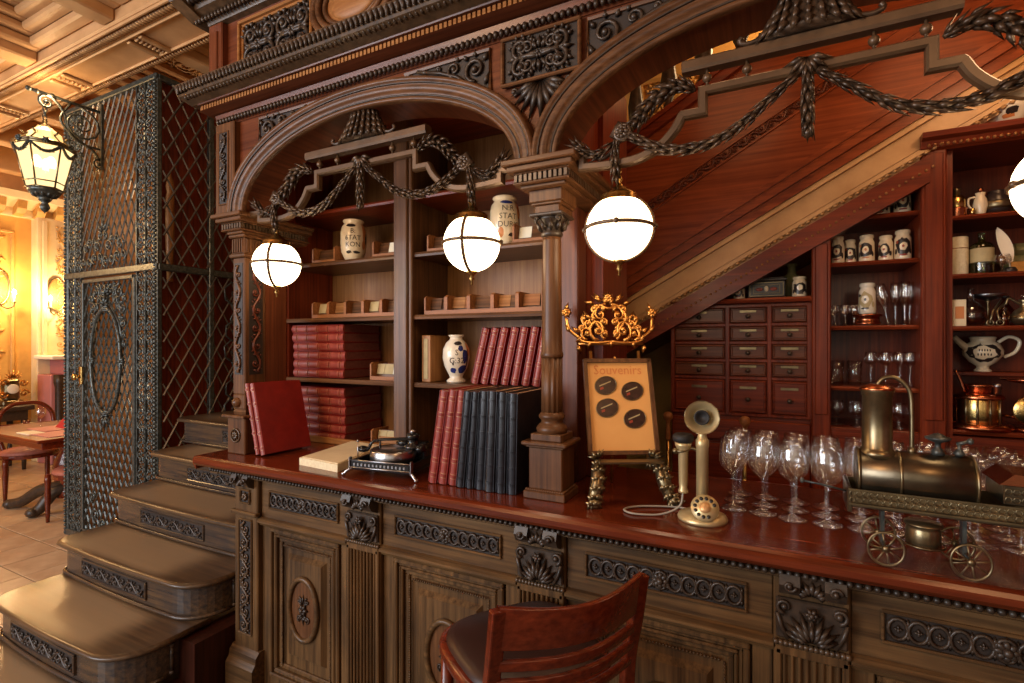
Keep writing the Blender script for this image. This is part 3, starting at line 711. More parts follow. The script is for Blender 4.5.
for k, x in enumerate(XK[1:2]):
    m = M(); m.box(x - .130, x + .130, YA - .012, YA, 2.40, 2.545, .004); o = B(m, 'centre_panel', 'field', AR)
    m = M(); frame_rect(m, x - .138, x + .138, 2.392, 2.553, YA - .008, .012, .016); B(m, 'frame', 'walnut_x', o)
    m = M(); acanthus(m, Fr((x, YA - .012, 2.473)), .24, .135, .0085); acanthus(m, Fr((x, YA - .016, 2.473)), .15, .12, .006); B(m, 'carving', 'dark', o)
    m = M(); palmette(m, Fr((x, YA - .002, 2.395), (1, 0, 0), (0, 0, -1)), .20, .145, .008, 9)
    for sx in (-1, 1):
        spiral(m, Fr((x, YA - .002, 2.395)), sx * .055, -.026, .022, 1.2, -pi / 2, -sx, .006, 5); spiral(m, Fr((x, YA - .002, 2.395)), sx * .095, -.018, .014, 1.2, -pi / 2, -sx, .005, 5)
    B(m, 'palmette', 'dark', AR)
for x in (XK[0], XK[2]):
    m = M(); m.box(x - .085, x + .045 if x < 0 else x + .085, YA - .03, YA + .1, ZS, 2.555, .004); o = B(m, 'pilaster', 'walnut_z', AR)
    m = M(); m.box(x - .055, x + .005, YA - .032, YA - .028, 2.19, 2.51); f_ = B(m, 'sunk_field', 'field', o)
    m = M(); frame_rect(m, x - .061, x + .011, 2.184, 2.516, YA - .03, .007, .006); B(m, 'frame', 'walnut_z', o)
    m = M(); vine(m, Fr((x - .05, YA - .032, 2.20), (0, 0, 1), (1, 0, 0)), .30, .05, 5, .0055); B(m, 'carving', 'dark', o)
# entablature
XL, XR = -2.26, 2.2
EN = thing('entablature', 'heavy carved cornice with egg moulding and dentils above the arches', 'cornice', (-.03, 1.66, 2.555))
m = M(); m.box(XL + .0, XR, 1.47, 1.61, 2.556, 2.70); B(m, 'architrave', 'brownmah_x', EN)
m = M(); m.px([(1.47, 2.575), (1.455, 2.580), (1.450, 2.600), (1.47, 2.605)], XL, XR); B(m, 'fascia', 'brownmah_x', EN)
m = M(); beads(m, (XL + .01, 1.452, 2.570), (XR, 1.452, 2.570), 210, 0, 5, 4, (.0095, .011, .013)); beads(m, (XL - .002, 1.46, 2.570), (XL - .002, 1.8, 2.570), 16, 0, 5, 4, (.011, .0095, .013)); B(m, 'bead_row', 'dark', EN, kind='stuff')
m = M()
nd = 240
for i in range(nd):
    x = XL - .03 + (XR - XL) * i / nd; m.box(x, x + .0115, 1.405, 1.45, 2.612, 2.634)
for i in range(18): m.box(XL - .045, XL, 1.41 + .022 * i, 1.4215 + .022 * i, 2.612, 2.634)
B(m, 'dentil_row', 'tan_x', EN, kind='stuff')
m = M(); m.px([(1.45, 2.606), (1.40, 2.612), (1.425, 2.612), (1.425, 2.636), (1.395, 2.636), (1.39, 2.646), (1.47, 2.646), (1.47, 2.606)], XL - .04, XR); B(m, 'dentil_bed', 'brownmah_x', EN)
m = M(); prf = [(1.395, 2.640), (1.352, 2.650), (1.335, 2.655), (1.330, 2.662), (1.330, 2.668)]
m.px([(1.47, 2.640)] + prf + [(1.322, 2.686), (1.318, 2.692), (1.318, 2.700), (1.47, 2.706)], XL - .085, XR); m.box(XL - .09, XL, 1.33, 1.61, 2.655, 2.70, .006); B(m, 'corona', 'carve', EN)
m = M()
n = 200
for i in range(n):
    x = XL - .07 + (XR - XL + .07) * (i + .5) / n
    m.ball((x, 1.322, 2.680), (.0078, .011, .021), 6, 4); m.ball((x + .011, 1.350, 2.652), (.006, .013, .009), 5, 4)
for i in range(20): m.ball((XL - .092, 1.34 + .0225 * i, 2.680), (.011, .0078, .021), 6, 4)
B(m, 'egg_moulding', 'dark', EN, kind='stuff')
# upper frieze
UF = thing('upper_frieze', 'upper frieze with carved scroll panels and round boss above the cornice', 'frieze', (-.03, 1.66, 2.70))
YU = 1.455
m = M(); m.box(XL + .02, XR, YU, 1.61, 2.70, 3.04); B(m, 'frieze_wall', 'brownmah_x', UF)
m = M(); m.box(XL - .01, XL + .085, YU - .03, 1.5, 2.706, 3.0, .005); m.box(XL + .010, XL + .06, YU - .038, YU - .02, 2.74, 2.96, .004)
B(m, 'end_post', 'brownmah_z', UF)
def carved_panel(x0, x1, z0=2.745, z1=2.945):
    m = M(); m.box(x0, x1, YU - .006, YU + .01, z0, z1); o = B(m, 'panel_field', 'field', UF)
    m = M(); frame_rect(m, x0 - .022, x1 + .022, z0 - .022, z1 + .022, YU - .0, .012, .030); frame_rect(m, x0 - .010, x1 + .010, z0 - .010, z1 + .010, YU, .010, .018); B(m, 'frame', 'tan_x', o)
    m = M(); n = max(1, round((x1 - x0) / .20)); w = (x1 - x0) / n
    for i in range(n): acanthus(m, Fr((x0 + w * (i + .5), YU - .006, (z0 + z1) / 2)), w, z1 - z0, .0095)
    B(m, 'carving', 'dark', o)
for c in XC:
    carved_panel(c - .645, c - .235); carved_panel(c + .235, c + .645)
    fr = Fr((c - .01, YU, 2.875))
    m = M()
    for a, b, r, d in ((.200, .142, .016, .018), (.168, .116, .013, .024), (.140, .092, .010, .016)): m.tube(ring_pts(fr, 0, 0, a, b, 48, d), r, 8, True, up=(0, -1, 0))
    o = B(m, 'boss_ring', 'walnut_x', UF)
    m = M(); m.prism([(.205 * cos(2 * pi * i / 40), .147 * sin(2 * pi * i / 40)) for i in range(40)], fr, 0, .012); B(m, 'boss_field', 'tan_x', o)
    m = M(); m.ball(fr(0, 0, .008), (.118, .022, .076), 24, 10); B(m, 'boss', 'tan_x', o)
for x in XK[1:2]:
    m = M(); m.box(x - .065, x + .065, YU - .03, YU + .01, 2.706, 3.0, .005); B(m, 'post', 'brownmah_z', UF)
m = M(); m.px([(YU, 3.00), (1.43, 3.005), (1.42, 3.03), (1.37, 3.045), (1.36, 3.07), (1.30, 3.09), (1.28, 3.13), (1.62, 3.13), (1.62, 3.0)], XL - .02, XR); m.px([(1.40, 3.02), (1.30, 3.06), (1.27, 3.13), (1.62, 3.13), (1.62, 3.02)], XL - .09, XL - .02); B(m, 'top_cornice', 'carve', UF)
m = M()
for i in range(190):
    x = XL - .06 + .0232 * i
    m.ball((x, 1.405, 3.022), (.009, .014, .014), 5, 4); m.ball((x, 1.345, 3.068), (.0095, .02, .016), 5, 4); m.ball((x, 1.285, 3.108), (.0095, .014, .024), 5, 4)
B(m, 'top_egg_moulding', 'dark', UF, kind='stuff')
m = M(); m.box(XL, XR, 1.5, 1.62, 3.13, 3.48); B(m, 'attic', 'brownmah_x', UF)

# pier and columns standing on the bar
def cap_cornice(T, x, y0, y1, w, red=True):
    """dentilled capital cornice from y0 (front) to y1"""
    m = M()
    for (e, z0, z1) in ((.012, 2.060, 2.072), (.030, 2.072, 2.080), (.030, 2.104, 2.110), (.046, 2.110, 2.128), (.060, 2.128, 2.146)): m.box(x - w - e, x + w + e, y0 - e, y1, z0, z1, .003)
    m.box(x - w - .014, x + w + .014, y0 - .014, y1, 2.080, 2.104)
    c = B(m, 'capital_cornice', 'walnut_x', T)
    m = M(); W2 = w + .028; n = int(2 * W2 / .0165)
    for i in range(n):
        a = x - W2 + 2 * W2 * (i + .15) / n; m.box(a, a + 2 * W2 / n * .6, y0 - .028, y0 - .01, 2.081, 2.103)
    n = int((y1 - y0) / .0165)
    for i in range(n):
        for sx in (-1, 1):
            a = y0 - .02 + .0165 * i; m.box(min(x + sx * (w + .012), x + sx * (w + .028)), max(x + sx * (w + .012), x + sx * (w + .028)), a, a + .010, 2.081, 2.103)
    B(m, 'dentils', 'carve', c)
PIER = thing('carved_pier', 'square grey-brown carved pier on the left end of the bar', 'pier', (-2.165, 1.57, 1.06))
x = XK[0]; w = .042
m = M(); m.box(x - w - .018, x + w + .018, 1.485, 1.60, 1.06, 1.225, .004); m.box(x - w - .038, x + w + .034, 1.468, 1.62, 1.225, 1.238, .003); pd = B(m, 'pedestal', 'walnut_z', PIER)
m = M(); rosette(m, Fr((x, 1.485, 1.145)), 0, 0, .026, .010, 8); m.tube(ring_pts(Fr((x, 1.485, 1.145)), 0, 0, .030, .030, 16, .003), .004, 5, True); B(m, 'pedestal_rosette', 'carve', pd)
m = M(); m.lathe([(.0, 1.238), (.055, 1.238), (.060, 1.250), (.052, 1.262), (.040, 1.27)], (x, 1.545, 0), 4, False, lambda p: (p[0] * cos(pi / 4) - p[1] * sin(pi / 4), p[0] * sin(pi / 4) + p[1] * cos(pi / 4), p[2])); m.ball((x - .01, 1.50, 1.292), .024); m.box(x - w, x + w, 1.50, 1.60, 1.262, 1.33, .004); B(m, 'base_scroll', 'walnut_z', PIER)
m = M(); m.box(x - w, x + w, 1.50, 1.605, 1.33, 1.955, .004); sh = B(m, 'shaft', 'walnut_z', PIER)
m = M(); m.box(x - .028, x + .028, 1.498, 1.502, 1.42, 1.93); m.box(x + w - .002, x + w + .002, 1.52, 1.59, 1.42, 1.93); B(m, 'sunk_field', 'field', sh)
m = M(); vine(m, Fr((x - .024, 1.498, 1.43), (0, 0, 1), (1, 0, 0)), .49, .048, 6, .0055); B(m, 'carving', 'walnut_x', sh)
m = M(); vine(m, Fr((x + w + .002, 1.526, 1.43), (0, 0, 1), (0, 1, 0), (1, 0, 0)), .49, .058, 6, .0055); B(m, 'side_carving', 'carve_red', sh)
m = M(); m.box(x - w - .012, x + w + .012, 1.488, 1.617, 1.955, 1.972, .004); m.box(x - w - .004, x + w + .004, 1.496, 1.609, 1.972, 2.045, .004); m.box(x - w - .014, x + w + .014, 1.486, 1.619, 2.045, 2.060, .004)
for i in range(5): m.box(x - .036 + i * .016, x - .027 + i * .016, 1.490, 1.5, 1.978, 2.040, .002)
for i in range(7): m.box(x + w, x + w + .010, 1.503 + i * .015, 1.511 + i * .015, 1.978, 2.040, .002)
B(m, 'capital_block', 'walnut_z', PIER)
cap_cornice(PIER, x, 1.49, 1.84, w)
m = M(); m.box(x - w, x + w - .0, 1.605, 1.72, 1.06, 2.06); B(m, 'return_panel', 'brownmah_z', PIER)

def column(x, label):
    T = thing('column', label, 'column', (x, 1.56, 1.06), 0, 'columns on the bar'); y = 1.56
    m = M(); m.box(x - .072, x + .072, y - .072, y + .06, 1.06, 1.085, .003); m.box(x - .058, x + .058, y - .058, y + .058, 1.085, 1.225, .003)
    m.box(x - .078, x + .078, y - .078, y + .07, 1.232, 1.245, .004); m.box(x - .066, x + .066, y - .066, y + .06, 1.225, 1.232, .002); m.box(x - .054, x + .054, y - .054, y + .054, 1.245, 1.268, .003); pd = B(m, 'pedestal', 'walnut_z', T)
    m = M(); beads(m, (x - .066, y - .064, 1.088), (x + .066, y - .064, 1.088), 17, .0055, 5, 4); beads(m, (x + .064, y - .066, 1.088), (x + .064, y + .05, 1.088), 14, .0055, 5, 4); B(m, 'pedestal_beading', 'walnut_x', pd)
    m = M(); m.lathe([(.050, 1.268), (.052, 1.282), (.044, 1.294), (.036, 1.300), (.036, 1.310), (.043, 1.316), (.044, 1.324), (.038, 1.332), (.034, 1.336)], (x, y, 0), 24); B(m, 'base_torus', 'walnut_x', T)
    m = M(); m.lathe([(.036, 1.336), (.0355, 1.40), (.0355, 1.515)], (x, y, 0), 48, True, None, lambda j, n, z: (1, .93, .82, .93)[j % 4])
    m.lathe([(.036, 1.515), (.038, 1.520), (.038, 1.530), (.035, 1.535), (.034, 1.60), (.031, 1.90), (.030, 1.915)], (x, y, 0), 24); B(m, 'shaft', 'walnut_z', T)
    m = M(); m.lathe([(.030, 1.912), (.036, 1.918), (.036, 1.926), (.031, 1.932), (.033, 1.945), (.044, 1.968), (.050, 1.975)], (x, y, 0), 20)
    for k in range(10):
        a = 2 * pi * k / 10; m.petal((x + .032 * cos(a), y + .032 * sin(a), 1.930), (cos(a) * .35, sin(a) * .35, 1), (cos(a), sin(a), 0), .045, .022, .010, .010)
    for k in range(4):
        a = pi / 4 + pi / 2 * k; fr = Fr((x + .052 * cos(a), y + .052 * sin(a), 1.966), (-sin(a), cos(a), 0), (0, 0, 1), (cos(a), sin(a), 0)); spiral(m, fr, 0, 0, .013, 1.2, 0, 1, .005, 5)
    m.box(x - .058, x + .058, y - .058, y + .058, 1.975, 1.986, .003); B(m, 'capital', 'dark', T)
    m = M(); m.box(x - .044, x + .044, y - .044, y + .08, 1.986, 2.012, .003); m.box(x - .052, x + .052, y - .052, y + .08, 2.012, 2.020, .002); m.box(x - .058, x + .058, y - .058, y + .08, 2.020, 2.060, .003); B(m, 'impost_block', 'walnut_z', T)
    cap_cornice(T, x, y - .070, 1.84, .066)
    m = M(); m.box(x - .045, x + .025, 1.745, 1.84, 1.06, 2.06, .004); m.box(x - .055, x - .045, 1.755, 1.84, 1.06, 2.06); B(m, 'rear_pilaster', 'brownmah_z', T)
column(XK[1], 'turned walnut column with fluted lower shaft between the two arches')
column(XK[2], 'turned walnut column beyond the right edge of the glasses')

# ================================================================== GARLAND FRAMES AND GLOBE LAMPS
def garland(m, path, r0, r1, step=.024, d=None, splay=.16, k6=5):
    """husk garland: overlapping leaf whorls around a path given as 3D points (fat in the middle)"""
    pts = [Vector(p) for p in path]; seg = []
    for a, b in zip(pts[:-1], pts[1:]):
        n = max(1, int((b - a).length / .006))
        for i in range(n): seg.append(a + (b - a) * i / n)
    seg.append(pts[-1]); N = len(seg)
    m.tube(seg[::3] + [seg[-1]], [(r0 + (r1 - r0) * sin(pi * i / max(1, len(seg[::3])))) * .62 for i in range(len(seg[::3]) + 1)], 6)
    k = max(1, int(step / .006)); ph = 0
    for i in range(0, N - 3, k):
        t = (seg[min(i + 4, N - 1)] - seg[max(i - 2, 0)])
        if t.length < 1e-6: continue
        t.normalize(); q = i / N; r = r0 + (r1 - r0) * sin(pi * q)
        u = Vector((0, -1, 0)); u = (u - t * u.dot(t)).normalized(); w = t.cross(u); ph += .63
        for j in range(k6):
            a = 2 * pi * j / k6 + ph; nn = u * cos(a) + w * sin(a); lv = random.uniform(.85, 1.2)
            m.petal(seg[i] + nn * r * .50, t + nn * splay, nn, step * 2.0 * lv, r * 1.25, r * .42, r * .15)
def arc_pts(pts, n=8):
    """Catmull-Rom through control points"""
    P = [Vector(p) for p in pts]; P = [P[0] * 2 - P[1]] + P + [P[-1] * 2 - P[-2]]; out = []
    for i in range(1, len(P) - 2):
        for k in range(n):
            t = k / n; a, b, c, d = P[i - 1], P[i], P[i + 1], P[i + 2]
            out.append(.5 * ((2 * b) + (c - a) * t + (2 * a - 5 * b + 4 * c - d) * t * t + (3 * b - a - 3 * c + d) * t ** 3))
    out.append(P[-2]); return out
def garland_frame(c, label):
    y = 1.495; T = thing('garland_frame', label, 'lamp frame', (c, y, 2.1), 0, 'garland frames in the arches'); F = lambda a, b, d=0: (c + a, y - d, b)
    m = M(); m.px([(y - .016, 2.318), (y - .020, 2.326), (y - .020, 2.346), (y - .012, 2.352), (y + .012, 2.352), (y + .020, 2.346), (y + .020, 2.326), (y + .016, 2.318)], c - .305, c + .305); B(m, 'top_bar', 'barbronze', T)
    m = M()
    for a in (-.24, -.14, .14, .24): m.ball(F(a, 2.296), .013, 8, 6); m.tube([F(a, 2.27), F(a, 2.32)], .004, 5)
    B(m, 'ball_stud', 'barbronze', T)
    m = M()
    for s in (-1, 1):                          # stepped bar: one mitred ribbon per side
        P = [(0, 2.2625), (.251, 2.2625), (.251, 2.205), (.305, 2.205)] + [(p.x, p.y) for p in arc_pts([(.307, 2.203, 0), (.330, 2.165, 0), (.375, 2.125, 0), (.44, 2.103, 0), (.52, 2.100, 0), (.601, 2.105, 0)], 6)] + [(.601, 2.140), (.70, 2.140)]
        hw = .0125; g = []
        for i, p in enumerate(P):
            d0 = Vector(p) - Vector(P[i - 1]) if i else Vector(P[1]) - Vector(p); d1 = Vector(P[i + 1]) - Vector(p) if i < len(P) - 1 else d0
            if d0.length < 1e-6: d0 = d1
            if d1.length < 1e-6: d1 = d0
            d0.normalize(); d1.normalize(); n0 = Vector((-d0.y, d0.x)); n1 = Vector((-d1.y, d1.x)); bis = (n0 + n1).normalized(); k = hw / max(.5, bis.dot(n0))
            A, Bq = Vector(p) + bis * k, Vector(p) - bis * k; A2, B2 = Vector(p) + bis * k * .6, Vector(p) - bis * k * .6
            g.append([F(s * A.x, A.y, .006), F(s * A2.x, A2.y, .013), F(s * B2.x, B2.y, .013), F(s * Bq.x, Bq.y, .006), F(s * Bq.x, Bq.y, -.012), F(s * A.x, A.y, -.012)])
        m.sheet(g, False, True)
    B(m, 'stepped_bar', 'barbronze', T)
    m = M(); bell = lambda q: (.044 + .066 * q ** 1.25, 2.468 - .114 * q)
    sq = lambda p: (p[0], p[1] * .42, p[2])
    m.lathe([(0, 2.486), (.026, 2.480)] + [bell(q) for q in (0, .2, .4, .6, .8, 1.0)] + [(0, 2.354)], (c, y, 0), 24, True, sq)
    for row, q0 in enumerate((.02, .25, .48, .70)):
        kk = 16 + 2 * row
        for i in range(kk):
            a = 2 * pi * (i + .5 * (row % 2)) / kk
            r0_, z0_ = bell(q0); r1_, z1_ = bell(min(1.12, q0 + .42))
            p0 = Vector((c + r0_ * cos(a), y + r0_ * sin(a) * .42, z0_)); p1 = Vector((c + r1_ * 1.06 * cos(a), y + r1_ * 1.06 * sin(a) * .42, z1_))
            m.petal(p0, p1 - p0, (cos(a), sin(a) * 1.6, .35), (p1 - p0).length * 1.05, .016 + .004 * row, .012, .004)
    for s in (-1, 1): m.tube(arc_pts([F(s * .10, 2.364, .01), F(s * .135, 2.358, .01), F(s * .158, 2.366, .01), F(s * .152, 2.378, .01)], 5), .007, 5)
    B(m, 'shell_crest', 'bronze', T)
    m = M(); m.lathe([(0, 2.455), (.018, 2.46), (.010, 2.475), (.016, 2.49), (.008, 2.505), (0, 2.515)], (c, y, 0), 8); B(m, 'crest_finial', 'bronze', T)
    m = M(); garland(m, [F(0, 2.272, .02), F(0, 2.20, .022), F(0, 2.10, .02)], .010, .014, .026)
    for i in range(7):
        a = -1.3 + 2.6 * i / 6; m.petal(F(0, 2.285, .018), (sin(a), 0, -cos(a)), (0, -1, 0), .06, .022, .016)
    m.ball(F(0, 2.092, .02), .014, 6, 5); B(m, 'tassel', 'bronze', T)
    for s in (-1, 1):
        m = M(); garland(m, [tuple(p) for p in arc_pts([F(s * .020, 2.245, .022), F(s * .09, 2.190, .022), F(s * .17, 2.130, .022), F(s * .25, 2.103, .022), F(s * .33, 2.105, .022), F(s * .40, 2.135, .022), F(s * .465, 2.178, .022)], 6)], .0095, .0150, .024); B(m, 'swag', 'bronze', T)
        m = M(); garland(m, [tuple(p) for p in arc_pts([F(s * .270, 2.262, .014), F(s * .310, 2.285, .014), F(s * .360, 2.275, .014), F(s * .405, 2.235, .014), F(s * .440, 2.195, .014)], 6)], .010, .019, .022, None, .42, 6); B(m, 'laurel_branch', 'bronze', T)
        m = M(); garland(m, [tuple(p) for p in arc_pts([F(s * .50, 2.160, .014), F(s * .545, 2.130, .014), F(s * .59, 2.150, .014), F(s * .63, 2.185, .014)], 6)], .007, .011, .022, None, .4); m.tube(arc_pts([F(s * .48, 2.17), F(s * .53, 2.125), F(s * .58, 2.14), F(s * .62, 2.19)], 6), .007, 5); B(m, 'leaf_spray', 'bronze', T)
        m = M(); fr = Fr(F(s * .470, 2.180, .024)); rosette(m, fr, 0, 0, .030, .014, 8); m.tube(ring_pts(fr, 0, 0, .022, .022, 12, .002), .008, 5, True); m.tube([F(s * .455, 2.185, .02), F(s * .48, 2.205, .02), F(s * .50, 2.17, .02)], .014, 6); B(m, 'rosette', 'bronze', T)
        m = M(); garland(m, [F(s * .490, 2.175, .02), F(s * .494, 2.11, .02), F(s * .494, 2.045, .01)], .008, .013, .024); B(m, 'pendant_leaf', 'bronze', T)
garland_frame(XC[0], 'bronze garland lamp frame with shell crest hanging in the left arch')
garland_frame(XC[1], 'bronze garland lamp frame with shell crest hanging in the right arch')
GR = .097
GL = thing('globe_lamp', 'lit round opal globe lamp nearest the carved pier', 'lamp', (XC[0] - .492, 1.49, 1.905), .55, 'globe lamps under the garlands')
m = M(); m.ball((0, 0, 0), GR, 32, 20); B(m, 'globe', 'globe', GL, True)
m = M()
for ax in (0, 1):
    for dz in (1, ):
        ring = [(cos(a) * (GR + .002), sin(a) * (GR + .002), 0) if ax == 0 else (0, cos(a) * (GR + .002), sin(a) * (GR + .002)) for a in [2 * pi * i / 48 for i in range(48)]]
        upv = (0, 0, 1) if ax == 0 else (1, 0, 0)
        m.tube(ring, .0062, 6, True, True, 1.0, upv)
for a in (0, pi / 2, pi, 3 * pi / 2): m.ball((cos(a) * (GR + .006), sin(a) * (GR + .006), 0), .009)
B(m, 'band', 'barbronze', GL, True)
m = M(); m.lathe([(.0, .150), (.008, .150), (.012, .142), (.006, .134), (.012, .126), (.020, .120), (.030, .112), (.038, .106), (.052, .100), (.056, .094), (.056, .082), (.060, .078), (.056, .074)], (0, 0, 0), 24); B(m, 'cap', 'brass', GL, True)
m = M()
for i in range(4): m.tube([(.006 * cos(a) * (i % 2), .006 * cos(a) * ((i + 1) % 2), .150 + .010 * i + .009 * sin(a)) for a in [2 * pi * k / 8 for k in range(8)]], .002, 4, True)
B(m, 'chain', 'brass', GL, True)
m = M(); m.lathe([(.0, -.145), (.005, -.140), (.003, -.130), (.010, -.122), (.006, -.112), (.014, -.106), (.022, -.098), (.016, -.092)], (0, 0, 0), 16); B(m, 'finial', 'brass', GL, True)
for x, lb in ((XC[0] + .492, 'lit round opal globe lamp left of the turned column'), (XC[1] - .485, 'lit round opal globe lamp right of the turned column above the easel'), (XC[1] + .485, 'lit globe lamp cut by the right edge of the picture')):
    dup(GL, (x, 1.49, 1.905), .22 if x < -.6 else (1.75 if x < 0 else .2), lb)
# unseen point lights added to warm the stair, landing and cabinets
point('stair_light', (-.15, 1.85, 2.95), 4.5, (1, .50, .22), .25); point('stair_light', (.75, 1.85, 2.95), 5, (1, .50, .22), .25); point('cabinet_fill_light', (.80, 2.12, 2.62), 5.0, (1, .58, .28), .12); point('landing_light', (.1, 3.1, 3.3), 10, (1, .66, .34), .10)

# ================================================================== BOOKCASE IN THE LEFT ARCH
BC = thing('bookcase', 'built-in mahogany bookcase with two bays of shelves under the left arch', 'bookcase', (-1.45, 2.0, 1.06))
m = M(); m.box(-2.42, -.56, 2.17, 2.19, 1.06, 2.62); B(m, 'back_panel', 'tan_z', BC)
m = M(); m.box(-2.42, -2.36, 1.84, 2.17, 1.06, 2.62); B(m, 'side_panel', 'mah_z', BC)
m = M(); m.box(-.60, -.555, 1.84, 2.19, 1.06, 2.62); B(m, 'side_panel', 'mah_z', BC)
m = M(); m.box(-2.36, -2.29, 1.82, 1.86, 1.06, 2.62, .004); m.box(-2.31, -2.28, 1.86, 2.17, 1.06, 2.62, .003); B(m, 'stile', 'mah_z', BC)
m = M(); m.box(-.72, -.60, 1.845, 1.87, 1.06, 2.62, .004); m.box(-.74, -.70, 1.87, 2.17, 1.06, 2.62, .003); B(m, 'stile', 'mah_z', BC)
m = M(); m.box(-1.545, -1.440, 1.83, 1.85, 1.06, 2.62, .005); m.box(-1.528, -1.457, 1.818, 1.83, 1.06, 2.62, .006); m.box(-1.51, -1.475, 1.85, 2.17, 1.06, 2.62); B(m, 'centre_post', 'walnut_z', BC)
m = M(); m.box(-2.42, -.56, 1.61, 2.18, 2.58, 2.62); B(m, 'top', 'mah_x', BC)
m = M(); m.box(-.60, -.575, 1.62, 1.84, 2.15, 2.60); m.box(-2.36, -2.2, 1.62, 1.84, 2.15, 2.60); B(m, 'upper_side', 'mah_z', BC)
for x0, x1 in ((-2.30, -1.53), (-1.455, -.70)):
    for z in (1.385, 1.692, 1.975, 2.235):
        m = M(); m.box(x0, x1, 1.862, 2.17, z - .018, z, .003)
        m.px([(1.848, z - .020), (1.846, z - .010), (1.850, z), (1.866, z), (1.866, z - .020)], x0, x1); B(m, 'shelf', 'walnut_x' if z < 2 else 'mah_x', BC)

# ---- books
def book_mesh(T, w, h, t, spine, cover, nb=5, pages='pages', gilt=True):
    """local: spine at y=0 facing -y, thickness along x (0..t), height z (0..h), depth w along +y"""
    c = .0035
    m = M(); m.box(0, c, .002, w, 0, h, .0012); m.box(t - c, t, .002, w, 0, h, .0012); B(m, 'cover', cover, T, True)
    m = M(); pr = [(.003 + (t - .006) * (.5 - .5 * cos(pi * i / 8)), .008 - .011 * sin(pi * i / 8)) for i in range(9)]; m.pz(pr + [(t - .003, .012), (.003, .012)], 0, h)
    B(m, 'spine', spine, T, True)
    m = M()
    for k in range(nb):
        z = h * (.09 + .82 * k / (nb - 1)); pr2 = [(.0025 + (t - .005) * (.5 - .5 * cos(pi * i / 8)), .008 - .0145 * sin(pi * i / 8)) for i in range(9)]; m.pz(pr2 + [(t - .0025, .012), (.0025, .012)], z - .004, z + .004)
    B(m, 'spine_band', spine, T, True)
    if gilt:
        m = M()
        for k in range(nb):
            z = h * (.09 + .82 * k / (nb - 1))
            for dz in (-.008, .007): pr3 = [(.003 + (t - .006) * (.5 - .5 * cos(pi * i / 8)), .008 - .0116 * sin(pi * i / 8)) for i in range(9)]; m.pz(pr3 + [(t - .003, .012), (.003, .012)], z + dz, z + dz + .0012)
        B(m, 'gilt_line', 'gold_line', T, True)
    m = M(); m.box(c, t - c, .008, w - .006, .004, h - .004); B(m, 'pages', pages, T, True)
def make_book(name, label, group, w, h, t, spine, cover, loc, rot, **k):
    T = thing(name, label, 'book', loc, 0, group); book_mesh(T, w, h, t, spine, cover, **k); T.rotation_euler = rot; return T
ORD = ['lowest', 'second from the bottom', 'third from the bottom', 'fourth from the bottom', 'fifth from the bottom', 'topmost', 'topmost']
# lying stacks: rotate so thickness goes up (x -> z), height along x
proto = None
for st, (zb, xr, lab, yy) in enumerate(((1.062, -1.885, 'lower', 1.868), (1.388, -1.890, 'upper', 1.868))):
    z = zb
    for k in range(6):
        t = (.046, .044, .047, .045, .046, .047)[k] if st == 0 else (.043, .047, .045, .045, .047, .043)[k]
        h = .36 + .006 * ((k * 7) % 3) - .004
        lb = f'red leather volume lying {ORD[k]} in the {lab} stack of the bookcase'
        loc = (xr - random.uniform(0, .010), yy + random.uniform(0, .01), z)
        if proto is None:
            proto = make_book('lying_book', lb, 'red volumes lying in two stacks', .27, .37, .0455, 'redspine', 'redleather', loc, (0, -pi / 2, 0), pages='pages_red'); T = proto
        else: T = dup(proto, loc, None, lb)
        T.rotation_euler = (0, -pi / 2, 0); T.scale = (t / .0455, 1, h / .37); T.location = loc
        z += t + .0003
# note: with rotation about y by -90 deg local x points up and local z points to -x
# two big red books leaning at the pier
bg_ = Matrix.Rotation(radians(-14), 4, 'Y')
for i, (x, y, lb) in enumerate(((-2.018, 1.500, 'large red leather album leaning on the pier, front one with its cover showing'), (-2.050, 1.498, 'thin red leather album leaning between the pier and the larger album'))):
    T = thing('leaning_album', lb, 'book', (x, y, 1.063), 0, 'red albums leaning on the pier')
    book_mesh(T, .24, .325, .032 if i == 0 else .028, 'redspine', 'redleather', nb=5, pages='pages_red')
    T.rotation_euler = (0, radians(-15.5), radians(-5))
# row on the counter : three red, six blue-black
rowx = -1.098; prr = None; prb = None
for k in range(9):
    red = k < 3; t = (.035, .036, .033, .033, .030, .037, .038, .035, .037)[k]; h = (.335, .338, .338, .335, .335, .338, .340, .338, .335)[k]
    n_r = ['leftmost', 'middle', 'rightmost'][k] if red else ['first', 'second', 'third', 'fourth', 'fifth', 'sixth'][k - 3]
    lb = f'{n_r} of three tall red volumes standing on the bar' if red else f'{n_r} of six tall blue-black volumes standing on the bar, from the left'
    ang = radians((9, 8, 7, 6, 4.5, 3.5, 2.5, 1.5, 1)[k]); loc = (rowx, 1.487 + .004 * (k % 3), 1.062)
    if red and prr is None: T = prr = make_book('standing_book', lb, 'red volumes standing on the bar', .25, .336, .036, 'redspine', 'redleather', loc, (0, ang, 0), nb=6)
    elif not red and prb is None: T = prb = make_book('standing_book', lb, 'blue-black volumes standing on the bar', .25, .336, .036, 'blackleather', 'blackleather', loc, (0, ang, 0), nb=6, gilt=False)
    else: T = dup(prr if red else prb, loc, None, lb)
    T.rotation_euler = (0, ang, 0); T.scale = (t / .036, 1, h / .336); T.location = (loc[0], loc[1], 1.061 + t * sin(ang)); rowx += t / cos(ang) + .0045
